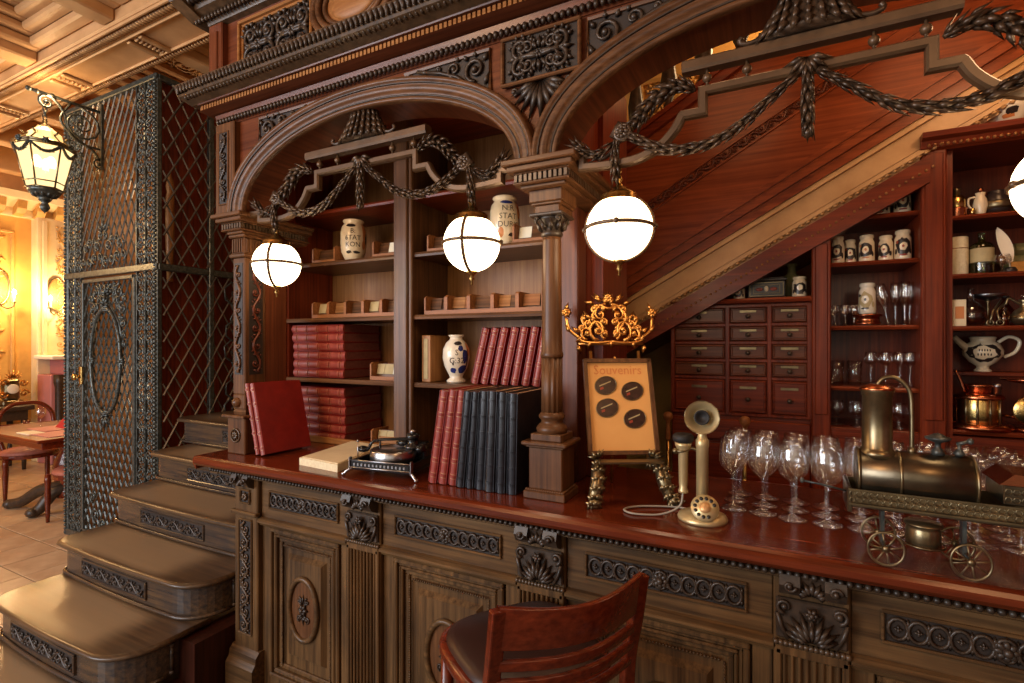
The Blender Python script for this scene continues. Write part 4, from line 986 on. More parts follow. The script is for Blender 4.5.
# seven red books leaning on the shelf
x = -1.155; prs = None
for k in range(7):
    lb = f"{['first', 'second', 'third', 'fourth', 'fifth', 'sixth', 'seventh'][k]} from the left of the slanting red books on the shelf beside the vase"
    loc = (x, 1.872 + .003 * (k % 2), 1.386)
    if prs is None: T = prs = make_book('slanting_book', lb, 'slanting red books on the shelf', .2, .245, .034, 'redspine', 'redleather', loc, (0, radians(13), 0), nb=4)
    else: T = dup(prs, loc, None, lb)
    T.rotation_euler = (0, radians(14 - k * .6), 0); T.location = (x, loc[1], 1.386 + .034 * sin(radians(14 - k * .6))); x += .0475 + (k % 3) * .001
# pale box file
T = thing('box_file', 'plain pale wooden box file standing left of the vase', 'box', (-1.41, 1.9, 1.386))
m = M(); m.box(-1.425, -1.375, 1.885, 2.08, 1.386, 1.600, .003); B(m, 'case', 'tan_z', T); m = M(); m.box(-1.412, -1.388, 1.882, 1.886, 1.40, 1.585, .002); B(m, 'spine_label', 'cardold', T)

# ---- index-card boxes
def card_box(w, cards, lidded):
    T = thing('card_box', 'x', 'card box', (0, 0, 0)); h = .085; d = .12
    m = M()
    for sx in (0, 1):
        X = 0 if sx == 0 else w - .008; m.prism([(0, 0), (d, 0), (d, h), (.014, h), (0, h * .9)], lambda a, b, dd: (dd, a, b), X, X + .008)
    B(m, 'cheek', 'boxwood', T, True)
    m = M(); m.box(.008, w - .008, 0, .008, 0, .018); m.box(.008, w - .008, .006, d, 0, .006); m.box(.008, w - .008, d - .008, d, 0, h * .7); B(m, 'tray', 'boxwood', T, True)
    m = M(); m.prism([(.040, .008), (.044, .008), (.055, .078), (.051, .078)], lambda a, b, dd: (dd, a, b), .010, w - .010); B(m, 'divider', 'walnut_x', T, True)
    xx = .012
    for k, (cw, mat) in enumerate(cards):
        cw *= (w - .024); m = M(); m.prism([(.034 + .002 * k, .028), (.036 + .002 * k, .028), (.047 + .002 * k, .076), (.045 + .002 * k, .076)], lambda a, b, dd: (dd, a, b), xx, xx + cw); B(m, 'card', mat, T, True); xx += cw
    return T
def place_box(x, y, z, w, cards, label, lid=False):
    T = card_box(w, cards, lid); T.location = (x, y, z); T['label'] = label; T['group'] = 'wooden card boxes on the shelves'; return T
O, C_, B_ = 'cardold', 'card', 'boxwood'
nm5 = ['first', 'second', 'third', 'fourth', 'fifth']
for k in range(5):
    place_box(-2.125 + .116 * k, 1.878, 1.693, .116, [[(.55, O), (.35, 'tan_x')], [(.7, 'tan_x'), (.3, O)], [(.8, 'walnut_x')], [(.6, O), (.3, 'tan_x')], [(.5, 'walnut_x')]][k], f'{nm5[k]} card box from the left on the left bay shelf above the lying books')
for k in range(5):
    place_box(-1.405 + .118 * k, 1.878, 1.693, .118, [[(.6, 'walnut_x')], [(.7, 'tan_x'), (.25, 'boxwood')], [(.9, 'walnut_x')], [(.6, 'tan_x'), (.3, 'walnut_x')], [(.8, 'boxwood')]][k], f'{nm5[k]} card box from the left on the right bay shelf above the slanting books')
place_box(-2.13, 1.885, 1.976, .16, [(.8, 'walnut_x')], 'wooden card box left of the painted jar on the top left shelf')
place_box(-1.715, 1.88, 1.976, .165, [(.4, 'walnut_x'), (.28, C_), (.3, 'tan_x')], 'wooden card box with a white card right of the painted jar')
place_box(-1.395, 1.885, 1.976, .17, [(.9, 'walnut_x')], 'wooden card box behind the globe lamp on the top right shelf')
place_box(-.955, 1.88, 1.976, .14, [(.5, C_), (.4, 'walnut_x')], 'wooden card box with white card beside the column capital')
place_box(-1.735, 1.885, 1.386, .175, [(.30, O), (.34, 'cardold'), (.3, C_)], 'wooden card box right of the upper lying stack of books')
place_box(-1.73, 1.885, 1.061, .175, [(.34, O), (.30, 'cardold'), (.34, C_)], 'wooden card box standing on the bar behind the typewriter')

# ---- painted jars and vase
def wrap_text(m, lines, r, z0, size, gap, a0, sx=1.0, prof=None):
    for i, tx in enumerate(lines):
        v, f = text_geo(tx, size); zc = z0 - gap * i; vv = []
        for p in v:
            z = zc + p[1]; rr = (prof(z) if prof else r) + .0012; a = a0 + p[0] * sx / rr; vv.append((rr * cos(a), rr * sin(a), z))
        m.add(vv, f)
def prof_fn(pr):
    def g(z):
        for (r0, z0), (r1, z1) in zip(pr[:-1], pr[1:]):
            if min(z0, z1) <= z <= max(z0, z1) and abs(z1 - z0) > 1e-6: return r0 + (r1 - r0) * (z - z0) / (z1 - z0)
        return pr[-1][0]
    return g
def blob(m, pf, a0, z0, da, dz, n=9, rot=0, seed=0):
    """painted patch that follows the turned surface (rings of points)"""
    rnd = random.Random(seed); ks = [rnd.uniform(.8, 1.12) for _ in range(n)]; g = []
    for q in (.02, .35, .65, .85, 1.0):
        row = []
        for i in range(n):
            t = 2 * pi * i / n; u_ = cos(t) * ks[i] * q; w_ = sin(t) * ks[i] * q
            z = z0 + (u_ * sin(rot) + w_ * cos(rot)) * dz; a = a0 + (u_ * cos(rot) - w_ * sin(rot)) * da
            r = pf(z) + .0010; row.append((r * cos(a), r * sin(a), z))
        g.append(row)
    m.sheet(g, True, True)
def jar(name, label, loc, pr, body, lines, size, gap, zt, a0, blobs, group=None, sx=1):
    T = thing(name, label, 'jar' if name != 'vase' else 'vase', loc, 0, group); pf = prof_fn([p for p in pr if p[0] > .001])
    m = M(); m.lathe(pr, (0, 0, 0), 28); B(m, 'body', body, T, True)
    if lines:
        m = M(); wrap_text(m, lines, 0, zt, size, gap, a0, sx, pf); B(m, 'lettering', 'dark_glaze', T, True)
    by = {}
    for k, (mat, da, z, w_, h_, rot) in enumerate(blobs): by.setdefault(mat, []).append((da, z, w_, h_, rot, k))
    for mat, L in by.items():
        m = M()
        for da, z, w_, h_, rot, k in L: blob(m, pf, a0 + da, z, w_, h_, 11, rot, k)
        B(m, 'painted_motif', mat, T, True)
    return T
jp = [(0, 0), (.040, 0), (.040, .010), (.046, .022), (.060, .050), (.064, .090), (.064, .150), (.058, .178), (.046, .194), (.046, .200), (.052, .205), (.052, .212), (.046, .216), (.040, .212), (.040, .19), (0, .19)]
jar('jar', 'cream painted apothecary jar on the top left shelf between card boxes', (-1.90, 1.945, 1.976), jp, 'cream_ceramic', ['B:', '6TAT', 'KON'], .034, .034, .150, -.85,
    [('dark_glaze', -.2, .180, .4, .010, 0), ('dark_glaze', -.35, .045, .25, .008, .4), ('dark_glaze', .3, .045, .3, .007, -.4), ('orange_glaze', 1.0, .15, .25, .045, 0), ('orange_glaze', .95, .09, .2, .03, 0), ('dark_glaze', 1.2, .12, .15, .03, 0)], 'painted apothecary jars')
jar('jar', 'cream painted apothecary jar on the top right shelf beside the column', (-1.02, 1.935, 1.976), jp, 'cream_ceramic', ['N:R', 'STAT', 'DURK'], .034, .034, .155, -.85,
    [('blue_glaze', -.1, .183, .5, .009, 0), ('orange_glaze', .95, .15, .25, .04, 0), ('orange_glaze', .8, .06, .3, .02, .3), ('dark_glaze', .3, .045, .3, .008, -.3), ('dark_glaze', 1.1, .1, .12, .03, 0), ('orange_glaze', -.5, .055, .2, .02, 0)], 'painted apothecary jars')
vp = [(0, 0), (.042, 0), (.044, .008), (.028, .022), (.034, .034), (.052, .070), (.062, .110), (.060, .150), (.046, .180), (.030, .194), (.028, .204), (.036, .212), (.034, .216), (.026, .21), (.022, .19), (0, .19)]
jar('vase', 'white oval vase painted blue on the shelf beside slanting books', (-1.275, 1.945, 1.386), vp, 'white_ceramic', ['S', 'G:32'], .036, .036, .135, -.95,
    [('blue_glaze', .55, .060, .45, .020, .7), ('blue_glaze', -.35, .055, .3, .014, -.4), ('blue_glaze', .65, .12, .22, .035, 0), ('dark_glaze', .9, .105, .1, .05, 0), ('dark_glaze', .15, .178, .4, .010, 0), ('orange_glaze', 1.05, .15, .2, .03, 0), ('blue_glaze', .3, .155, .22, .014, .5), ('dark_glaze', -.3, .085, .08, .008, 0)])

# ================================================================== STAIR BEHIND THE RIGHT ARCH
SL = .57; YS = 2.62
Lz = lambda x: 2.13 + SL * (x - .412)
STR = thing('stair_flank', 'sloping mahogany stair flank rising to the right behind the bar', 'staircase', (0, 2.8, 1.2))
X0, X1 = -1.9, 2.3
def band(m, o0, o1, y0, y1, x0=X0, x1=X1, b=0):
    """sloping board between offsets o0..o1 above the base line"""
    m.prism([(x0, Lz(x0) + o0), (x1, Lz(x1) + o0), (x1, Lz(x1) + o1), (x0, Lz(x0) + o1)], lambda a, bb, d: (a, d, bb), y0, y1)
msl = wood('sloping_mahogany', (.150, .028, .0085), (.340, .082, .025), 'x', .30, (.085, .014, .005), .12)
for nd_ in msl.node_tree.nodes:
    if nd_.type == 'MAPPING' and nd_.inputs['Scale'].default_value[1] > 10: nd_.inputs['Rotation'].default_value = (0, math.atan(SL), 0)
m = M(); band(m, .40, 1.04, YS, YS + .04); B(m, 'panel', msl, STR)
m = M()
for o, w_, d in ((.275, .030, .03), (.305, .022, .012), (.327, .034, .036), (.361, .018, .014), (.379, .026, .026)): band(m, o, o + w_, YS - d, YS + .03)
B(m, 'string_moulding', msl, STR)
m = M(); band(m, .105, .28, YS - .012, YS + .03); band(m, .125, .145, YS - .030, YS); band(m, .150, .215, YS - .020, YS); band(m, .245, .262, YS - .036, YS); B(m, 'tan_band', 'gildband', STR)
m = M()
for i in range(120):
    x = -1.5 + .026 * i; m.petal((x, YS - .030, Lz(x) + .118), (cos(.5), 0, sin(.5)), (0, -1, 0), .03, .018, .012)
B(m, 'leaf_edge', 'gildband', STR, kind='stuff')
m = M(); band(m, 1.03, 1.075, YS - .03, YS + .06); band(m, 1.075, 1.10, YS - .045, YS + .07); B(m, 'string_cap', 'mah_x', STR)
m = M(); band(m, .640, .648, YS - .010, YS); band(m, .700, .708, YS - .010, YS); o = B(m, 'carved_fillet', msl, STR)
m = M()
u_ = Vector((1, 0, SL)).normalized(); vine(m, Fr((-1.0, YS - .001, Lz(-1.0) + .65), tuple(u_), tuple(u_.cross(Vector((0, 1, 0))) * -1 if False else Vector((-u_.z, 0, u_.x))), (0, -1, 0)), 1.5, .045, 34, .005); B(m, 'carving', 'carve_red', o)
pr = [(.0, 0), (.020, 0), (.022, .03), (.014, .05), (.030, .10), (.034, .16), (.020, .26), (.013, .34), (.020, .36), (.013, .38), (.016, .46), (.024, .50), (.024, .56)]
for k in range(16):
    x = -.95 + .165 * k; m = M(); m.lathe([(r * 1.25, z) for r, z in pr], (x, YS + .02, Lz(x) + 1.095), 10); B(m, 'baluster', 'dark', STR)
m = M(); band(m, 1.65, 1.74, YS - .03, YS + .07); B(m, 'handrail', 'mah_x', STR)
m = M()
band(m, -.01, .10, YS - .04, YS + .02, X0, .575); B(m, 'lower_string', 'mah_x', STR)
m = M()
for i in range(110): x = -1.0 + .022 * i; m.ball((x, YS - .042, Lz(x) + .045), .006, 5, 4) if x < .6 else None
B(m, 'lower_beading', 'tan_x', STR, kind='stuff')
XE = .60; m = M(); m.prism([(X0, Lz(X0) + .02), (XE, Lz(XE) + .02), (XE, Lz(XE) + .10), (X0, Lz(X0) + .10)], lambda a, b, d: (a, d, b), YS + .02, 3.5); B(m, 'soffit', 'mah_y', STR)
# gilded wall up the stair
m = M(); m.box(-1.9, 2.6, 3.5, 3.56, 0, 3.86); sw = struct(m, 'wall_back', 'goldwall')
m = M()
for k in range(6):
    x = -1.35 + .55 * k; frame_rect(m, x, x + .42, 2.35, 3.35, 3.5, .03, .025)
B(m, 'panel_moulding', 'goldrelief', sw)
m = M()
for k in range(6):
    x = -1.14 + .55 * k
    for z in (2.6, 2.95, 3.2): acanthus(m, Fr((x, 3.5, z)), .30, .28, .012)
B(m, 'gilt_relief', 'goldrelief', sw)

# ================================================================== DRAWER CABINET
DY = 2.64
DC = thing('drawer_cabinet', 'mahogany apothecary drawer cabinet under the sloping stair', 'cabinet', (-.12, 2.8, 0))
zt = 1.752
m = M(); m.box(-.44, .165, DY + .012, 2.95, 0, zt); B(m, 'body', 'mah_x', DC)
m = M(); m.px([(DY - .03, zt), (DY - .035, zt + .012), (DY - .03, zt + .022), (2.95, zt + .022), (2.95, zt - .002), (DY - .015, zt - .002)], -.46, .165); B(m, 'top', 'mah_x', DC)
cols = [(-.425, -.195), (-.170, -.015), (.010, .150)]
rows = [(1.660, 1.732), (1.575, 1.642), (1.490, 1.557), (1.408, 1.472), (1.235, 1.388)]
m = M()
for z in (1.740, 1.651, 1.566, 1.481, 1.398, 1.225): m.box(-.44, .165, DY - .002, DY + .02, z - .008, z + .008, .003)
for x in (-.435, -.1825, -.0025, .158): m.box(x - .010, x + .010, DY - .004, DY + .02, 1.22, 1.745, .003)
B(m, 'face_frame', 'mah_z', DC)
for ci, (a, b) in enumerate(cols):
    for ri, (z0, z1) in enumerate(rows):
        m = M(); m.box(a, b, DY, DY + .02, z0, z1, .003); frame_rect(m, a + .002, b - .002, z0 + .002, z1 - .002, DY + .001, .009, .007, .003)
        dr = B(m, 'drawer', 'brownmah_x' if ri < 4 else 'mah_x', DC); cx, cz = (a + b) / 2, z0 + (z1 - z0) * .42
        m = M(); m.lathe([(.0, .0), (.006, .0), (.005, .008), (.011, .014), (.011, .020), (.006, .024), (0, .025)], (cx, DY, cz), 10, True, lambda p: (p[0], -p[2], p[1])); B(m, 'knob', 'dark', dr)
        m = M(); zc = z1 - .018 if ri < 4 else z1 - .035; m.box(cx - .036, cx + .036, DY - .004, DY + .001, zc - .006, zc + .006, .001); B(m, 'brass_label_holder', 'oldbrass', dr)
m = M(); m.box(-.44, .165, DY - .01, DY + .02, 1.10, 1.20, .006); m.box(-.44, .165, DY - .005, DY + .02, .1, 1.08, .006); B(m, 'lower_panel', 'mah_x', DC)
# low back counter and beer pulls
T = thing('bar_counter', 'low mahogany back counter hidden behind the wine glasses', 'counter', (0, 2.5, 0))
m = M(); m.box(-.5, 2.2, 2.40, 2.63, .88, .92, .006); B(m, 'top', 'mah_x', T); m = M(); m.box(-.5, 2.2, 2.43, 2.62, 0, .88); B(m, 'body', 'mah_z', T)
def beer_pull(x, lb):
    T = thing('beer_pull', lb, 'beer tap', (x, 2.3, .92), 0, 'wooden beer pulls'); y = 2.5; T.location = (x, y, .92); WL[T] = Vector((x, y, .92))
    m = M(); m.lathe([(.03, .92), (.03, .935), (.014, .945), (.010, .96), (.008, 1.10)], (x, y, 0), 12); B(m, 'stem', 'brass', T)
    m = M(); m.lathe([(.008, 1.10), (.014, 1.11), (.012, 1.14), (.009, 1.17), (.011, 1.19), (.020, 1.20), (.024, 1.215), (.020, 1.228), (.010, 1.236), (.0, 1.238)], (x, y, 0), 14); B(m, 'handle', 'boxwood', T)
beer_pull(-.435, 'turned wooden beer pull left of the telephone mouthpiece'); beer_pull(-.10, 'turned wooden beer pull above the leftmost wine glasses')

# ================================================================== DISPLAY CABINETS
def cabinet(name, label, x0, x1, z1, shelves, slope=None):
    T = thing(name, label, 'cabinet', ((x0 + x1) / 2, 2.8, 0), 0, 'display cabinets'); y0, y1 = 2.63, 2.96
    m = M(); m.box(x0, x1, y1, y1 + .02, 0, z1); B(m, 'back_panel', 'mah_z', T)
    for a in (x0, x1):
        m = M(); zz = z1 if not slope else min(z1, Lz(a) + .03); m.box(a - .012, a + .012, y0, y1, 0, zz); B(m, 'side', 'mah_z', T)
    for z in shelves:
        m = M(); m.box(x0 + .012, x1 - .012, y0 + .02, y1, z - .016, z, .002); m.px([(y0 + .006, z - .018), (y0, z - .008), (y0 + .006, z), (y0 + .03, z), (y0 + .03, z - .018)], x0 + .012, x1 - .012); B(m, 'shelf', 'mah_x', T)
    m = M(); m.box(x0, x1, y0 - .01, y1, 0, 1.19); B(m, 'base', 'mah_x', T)
    return T
CA = cabinet('display_cabinet', 'mahogany shelf cabinet of painted jars and glasses under the stair slope', .225, .565, 2.30, (1.195, 1.375, 1.640, 1.918, 2.115), True)
CB = cabinet('display_cabinet', 'mahogany shelf cabinet of curios at the right edge', .645, 1.30, 2.37, (1.215, 1.632, 1.842, 2.078))
for x0, x1, z1, nm, P in ((.165, .237, Lz(.2) + .02, 'stile', CA), (.548, .632, 2.36, 'stile', CB), (1.28, 1.40, 2.36, 'stile', CB)):
    m = M(); m.box(x0, x1, 2.60, 2.64, 0, z1, .005); m.box(x0 + .012, x1 - .012, 2.592, 2.60, 1.25, z1 - .03, .004); B(m, nm, 'mah_z', P)
m = M(); m.px([(2.60, 2.34), (2.585, 2.35), (2.575, 2.375), (2.555, 2.385), (2.55, 2.405), (2.96, 2.405), (2.96, 2.34)], .545, 1.5); B(m, 'cornice', 'mah_x', CB)
m = M(); beads(m, (.56, 2.578, 2.358), (1.4, 2.578, 2.358), 42, .0065, 5, 4); B(m, 'cornice_beading', 'tan_x', CB)

# ================================================================== CURIOS IN THE CABINETS (y about 2.7)
YC = 2.72
def lathe_thing(name, label, cat, loc, parts, group=None, n=20):
    T = thing(name, label, cat, loc, 0, group)
    for nm, pr, mat in parts:
        m = M(); m.lathe(pr, (0, 0, 0), n); B(m, nm, mat, T, True)
    return T
def small_jar(x, z, r, h, label, body='cream_ceramic', mot=('dark_glaze', 'red_glaze'), group='small painted jars in the cabinet', seed=0, y=YC):
    pr = [(0, 0), (r * .88, 0), (r * .95, h * .05), (r, h * .12), (r * .97, h * .72), (r * .80, h * .82), (r * .78, h * .86), (r * .90, h * .89), (r * .88, h * .98), (r * .70, h), (0, h)]
    bl = [(mot[0], 0, h * .45, .95, h * .27, 0), (body, 0, h * .46, .45, h * .14, 0), (mot[1], 0, h * .46, .16, h * .05, 0), (mot[0], -.9, h * .3, .2, h * .1, .4), (mot[0], .9, h * .3, .2, h * .1, .4), (mot[1], 0, h * .18, .5, h * .03, 0), (mot[1], -.7, h * .60, .2, h * .05, 0)]
    T = thing('small_jar', label, 'jar', (x, y, z), 0, group); pf = prof_fn([p for p in pr if p[0] > .001])
    m = M(); m.lathe(pr, (0, 0, 0), 18); B(m, 'body', body, T, True)
    a0 = -pi / 2 - .25 + random.uniform(-.25, .25)
    by = {}
    for k, (mat, da, zz, w_, h_, rot) in enumerate(bl): by.setdefault(mat, []).append((da, zz, w_, h_, rot, k))
    for q, (mat, L) in enumerate(by.items()):
        m = M()
        for da, zz, w_, h_, rot, k in L:
            pf2 = (lambda zz_, q=q, pf=pf: pf(zz_) + .0006 * q); blob(m, pf2, a0 + da, zz, w_, h_, 11, rot, k + seed)
        B(m, 'painted_motif', mat, T, True)
    return T
small_jar(.275, 1.918, .026, .128, 'leftmost painted jar on the second shelf under the stair slope', seed=1)
small_jar(.325, 1.918, .024, .115, 'second painted jar from the left on the second shelf', seed=2, y=YC + .03)
small_jar(.383, 1.918, .030, .125, 'middle painted jar on the second shelf under the slope', seed=3, mot=('dark_glaze', 'orange_glaze'))
small_jar(.452, 1.918, .027, .116, 'fourth painted jar from the left on the second shelf', seed=4)
small_jar(.512, 1.918, .031, .134, 'rightmost and tallest painted jar on the second shelf', seed=5)
small_jar(.440, 2.115, .028, .110, 'painted jar left on the top shelf under the slope', seed=6)
small_jar(.510, 2.115, .031, .130, 'larger painted jar right on the top shelf under the slope', seed=7)
T = lathe_thing('saucer', 'small dark saucer at the narrow end of the top shelf', 'dish', (.385, YC, 2.115), [('bowl', [(0, 0), (.02, 0), (.035, .018), (.033, .02), (.018, .006), (0, .006)], 'cream_ceramic')])
T = lathe_thing('copper_burner', 'round copper burner stand on the middle shelf of the jar cabinet', 'burner', (.385, YC, 1.640), [('dish', [(0, .004), (.05, .004), (.052, .012), (.046, .020), (.046, .038), (.058, .045), (.056, .052), (0, .052)], 'copper'), ('foot', [(.048, 0), (.050, .004), (.03, .006)], 'dark')])
small_jar(.385, 1.692, .033, .138, 'tall grey stoneware tankard standing on the copper burner', body='white_ceramic', mot=('cardold', 'dark_glaze'), group='stoneware on the burner', seed=9)
def wine_prof(R, H, bowl=.5, th=.0012, foot=None):
    f = foot or R * .85; zs = H * (1 - bowl); o = [(0, 0), (f, 0), (f, .0015), (f * .45, .006), (.006, .014), (.0042, .03), (.0042, zs * .8), (.007, zs)]
    o += [(R * sin(q * pi / 2 * 1.0) ** .8 if False else R * (1 - (1 - q) ** 2.2), zs + (H - zs) * .42 * q) for q in (.15, .35, .6, .85, 1)]
    o += [(R * .98, zs + (H - zs) * .65), (R * .90, zs + (H - zs) * .85), (R * .82, H)]
    i = [(R * .82 - th, H)] + [(r - th, z) for r, z in o[::-1][1:4] if r > R * .3] + [(R * .85 - th, zs + (H - zs) * .355), (R * .6 - th, zs + (H - zs) * .25), (R * .32 - th, zs + (H - zs) * .145), (0, zs + .006)]
    return o + i
def glass_thing(name, label, group, loc, prof, cat='glass', mat='glass', n=24, parts=False):
    if not parts:
        m = M(); m.lathe(prof, (0, 0, 0), n); o = B1(m, name, mat); o.location = loc; return tag(o, label, cat, group)
    T = thing(name, label, cat, loc, 0, group)
    for nm, a, b in (('foot', 0, 5), ('stem', 4, 8), ('bowl', 7, len(prof))):
        m = M(); m.lathe(prof[a:b], (0, 0, 0), n)
        if nm != 'foot': m.f = [f for f in m.f if len(f) == 4]; m.s = m.s[:len(m.f)]
        B1(m, nm, mat, T, True)
    return T
sw_ = glass_thing('sherry_glass', 'small sherry glass at the left end of the middle shelf', 'sherry glasses', (.262, YC, 1.640), wine_prof(.020, .095), n=14)
for x, lb in ((.302, 'middle small sherry glass on the middle shelf'), (.335, 'small sherry glass nearest the copper burner')): dup(sw_, (x, YC - .01, 1.640), None, lb)
fl = glass_thing('flute_glass', 'tilted flute glass leaning left in the cluster on the middle shelf', 'flute glasses', (.462, YC, 1.642), wine_prof(.021, .185, .55), n=14); fl.rotation_euler = (0, radians(-10), 0)
for x, y, lb in ((.490, YC + .02, 'second flute glass of the cluster on the middle shelf'), (.515, YC - .02, 'front flute glass of the cluster on the middle shelf'), (.540, YC + .02, 'rightmost flute glass of the cluster on the middle shelf')):
    q = dup(fl, (x, y, 1.642), 0, lb); q.rotation_euler = (0, 0, 0)
tm = [(0, 0), (.026, 0), (.030, .11), (.0288, .11), (.025, .008), (0, .008)]
tb = glass_thing('tumbler', 'clear tall tumbler at the left of the lower glass shelf', 'tumblers', (.270, YC, 1.376), tm, n=16); dup(tb, (.340, YC + .02, 1.376), None, 'second clear tall tumbler on the lower glass shelf')
gb = glass_thing('goblet', 'leftmost cut goblet on the lower glass shelf', 'cut goblets', (.398, YC, 1.376), wine_prof(.026, .150, .42), n=12)
for x, lb in ((.450, 'second cut goblet on the lower glass shelf'), (.500, 'third cut goblet on the lower glass shelf'), (.535, 'rightmost cut goblet on the lower glass shelf')): dup(gb, (x, YC - .01, 1.376), None, lb)
bw = glass_thing('brandy_glass', 'leftmost brandy glass on the bottom cabinet shelf', 'brandy glasses', (.270, YC, 1.196), wine_prof(.034, .11, .65), n=14)
for k, x in enumerate((.345, .420, .495)): dup(bw, (x, YC - .02, 1.196), None, f"{['second', 'third', 'rightmost'][k]} brandy glass on the bottom cabinet shelf")
# things on the drawer cabinet
small_jar(-.135, 1.774, .027, .078, 'low painted mug left of the chest on the drawer cabinet', mot=('dark_glaze', 'red_glaze'), group='mugs beside the chest', seed=11)
small_jar(.122, 1.774, .031, .098, 'painted mug right of the chest on the drawer cabinet', mot=('dark_glaze', 'dark_glaze'), group='mugs beside the chest', seed=12, y=2.70)
T = thing('trinket_chest', 'dark painted trinket chest with gilt border on the drawer cabinet', 'chest', (-.015, 2.74, 1.774))
m = M(); m.box(-.095, .065, 2.70, 2.79, 1.782, 1.860, .004); B(m, 'body', 'dark_glaze', T)
m = M(); m.box(-.102, .072, 2.694, 2.796, 1.860, 1.872, .003); m.box(-.09, .06, 2.705, 2.785, 1.872, 1.878, .002); B(m, 'lid', 'dark', T)
m = M(); frame_rect(m, -.088, .058, 1.788, 1.854, 2.70, .004, .003, .001); frame_rect(m, -.072, .042, 1.800, 1.842, 2.70, .003, .003, .001); B(m, 'gilt_border', 'oldbrass', T)
m = M()
for x in (-.045, .015): m.ball((x, 2.70, 1.821), (.016, .003, .008))
B(m, 'painted_flower', 'red_glaze', T); m = M(); m.ball((-.015, 2.70, 1.823), (.010, .004, .014)); B(m, 'cartouche', 'cream_ceramic', T)
for x in (-.09, .06):
    for y in (2.705, 2.785):
        m = M(); m.lathe([(.0, 1.774), (.006, 1.775), (.009, 1.780), (.007, 1.784)], (x, y, 0), 8); B(m, 'foot', 'oldbrass', T)
lathe_thing('bottle', 'dark green pottery bottle behind the painted mug', 'bottle', (.095, 2.84, 1.774), [('body', [(0, 0), (.04, 0), (.052, .04), (.05, .09), (.032, .12), (.02, .13), (.018, .165), (.026, .17), (.024, .178), (0, .178)], 'moss')])
# right cabinet
z = 2.078
lathe_thing('copper_lamp', 'squat copper and brass spirit lamp on the top right shelf', 'spirit lamp', (.692, YC, z), [('reservoir', [(0, 0), (.034, 0), (.036, .01), (.034, .035), (.036, .04), (.036, .044), (.0, .044)], 'copper'), ('collar', [(.028, .044), (.030, .048), (.029, .085), (.020, .095), (0, .095)], 'brass'), ('burner', [(.012, .095), (.012, .115), (.014, .118), (.014, .128), (.0, .128)], 'oldbrass')])
lathe_thing('brass_cylinder', 'little brass cylinder beside the copper lamp', 'canister', (.735, YC - .03, z), [('body', [(0, 0), (.008, 0), (.008, .032), (.006, .034), (0, .034)], 'brass')], n=12)
T = lathe_thing('cream_jug', 'small cream figure jug with ear handle on the top right shelf', 'jug', (.768, YC, z), [('body', [(0, 0), (.014, 0), (.018, .02), (.024, .05), (.02, .075), (.014, .085), (.017, .10), (.013, .10), (0, .08)], 'cream_ceramic')])
m = M(); m.tube(arc_pts([(-.018, 0, .03), (-.036, 0, .05), (-.036, 0, .08), (-.014, 0, .085)], 5), .004, 6); B(m, 'handle', 'cream_ceramic', T, True); m = M(); m.ball((0, 0, .112), .010); B(m, 'stopper', 'copper', T, True)
lathe_thing('dark_jar', 'dark round jar with gold band on the top right shelf', 'jar', (.826, YC + .02, z), [('body', [(0, 0), (.03, 0), (.044, .03), (.046, .06), (.034, .09), (.028, .10), (.03, .105), (0, .105)], 'dark_glaze'), ('gold_band', [(.0455, .03), (.0475, .042), (.0475, .052), (.0462, .062)], 'oldbrass')])
lathe_thing('glass_flask', 'empty clear flask behind the cream jug', 'flask', (.735, YC + .09, z), [('body', [(0, 0), (.03, 0), (.034, .03), (.016, .07), (.013, .10), (.022, .104), (.020, .106), (.011, .10), (.014, .07), (.031, .03), (0, .004)], 'glass')])
lathe_thing('brass_weight', 'small brass weight at the end of the top right shelf', 'weight', (.880, YC - .04, z), [('body', [(0, 0), (.012, 0), (.012, .02), (.006, .024), (.008, .03), (0, .034)], 'brass')], n=12)
z = 1.842
lathe_thing('canister', 'cream cylindrical canister on the quill shelf', 'canister', (.695, YC, z), [('body', [(0, 0), (.034, 0), (.035, .004), (.035, .158), (.033, .160), (0, .160)], 'paperedge'), ('lid_rim', [(.0355, .110), (.036, .112), (.0355, .114)], 'tan_x')], n=28)
T = lathe_thing('green_bottle', 'square-shouldered green bottle with grey label on the quill shelf', 'bottle', (.772, YC, z), [('liquid_body', [(0, 0), (.036, 0), (.038, .006), (.038, .115), (.030, .128), (.012, .136), (.011, .165), (.014, .168), (.013, .172), (0, .172)], 'glassgreen')])
m = M(); m.lathe([(.0385, .05), (.0388, .052), (.0388, .105), (.0385, .107)], (0, 0, 0), 20); B(m, 'label', 'cardold', T, True)
T = lathe_thing('nut_glass', 'stemmed glass filled with nuts beside the quill', 'glass', (.820, YC - .05, z), [('bowl_and_stem', wine_prof(.028, .072, .6), 'glass')])
m = M()
for k in range(16): a = 2.4 * k; m.ball((.013 * cos(a) * (k % 4) / 3, .013 * sin(a) * (k % 4) / 3, .040 + .010 * (k // 6)), .0055, 6, 4)
B(m, 'nut', 'tan_x', T, True, kind='stuff')
T = thing('quill', 'white feather quill standing upright on the shelf', 'quill', (.850, YC - .03, z))
m = M(); sp = arc_pts([(0, 0, .0), (-.004, 0, .06), (-.018, 0, .12), (-.040, 0, .185)], 6); m.tube(sp, [.002 - .0014 * i / len(sp) for i in range(len(sp))], 5); B(m, 'shaft', 'feather', T, True)
m = M(); g = []
for i, p in enumerate(sp[4:]):
    q = i / (len(sp) - 5); w_ = .024 * sin(pi * min(1, q * .9 + .12)) ** .7; g.append([(p.x - w_, p.y - .004, p.z + w_ * .5), (p.x, p.y - .001, p.z), (p.x + w_ * .75, p.y - .004, p.z + w_ * .5)])
m.sheet(g); g2 = [[(a, b + .002, c) for a, b, c in r] for r in g]; m.sheet(g2); B(m, 'vane', 'feather', T, True)
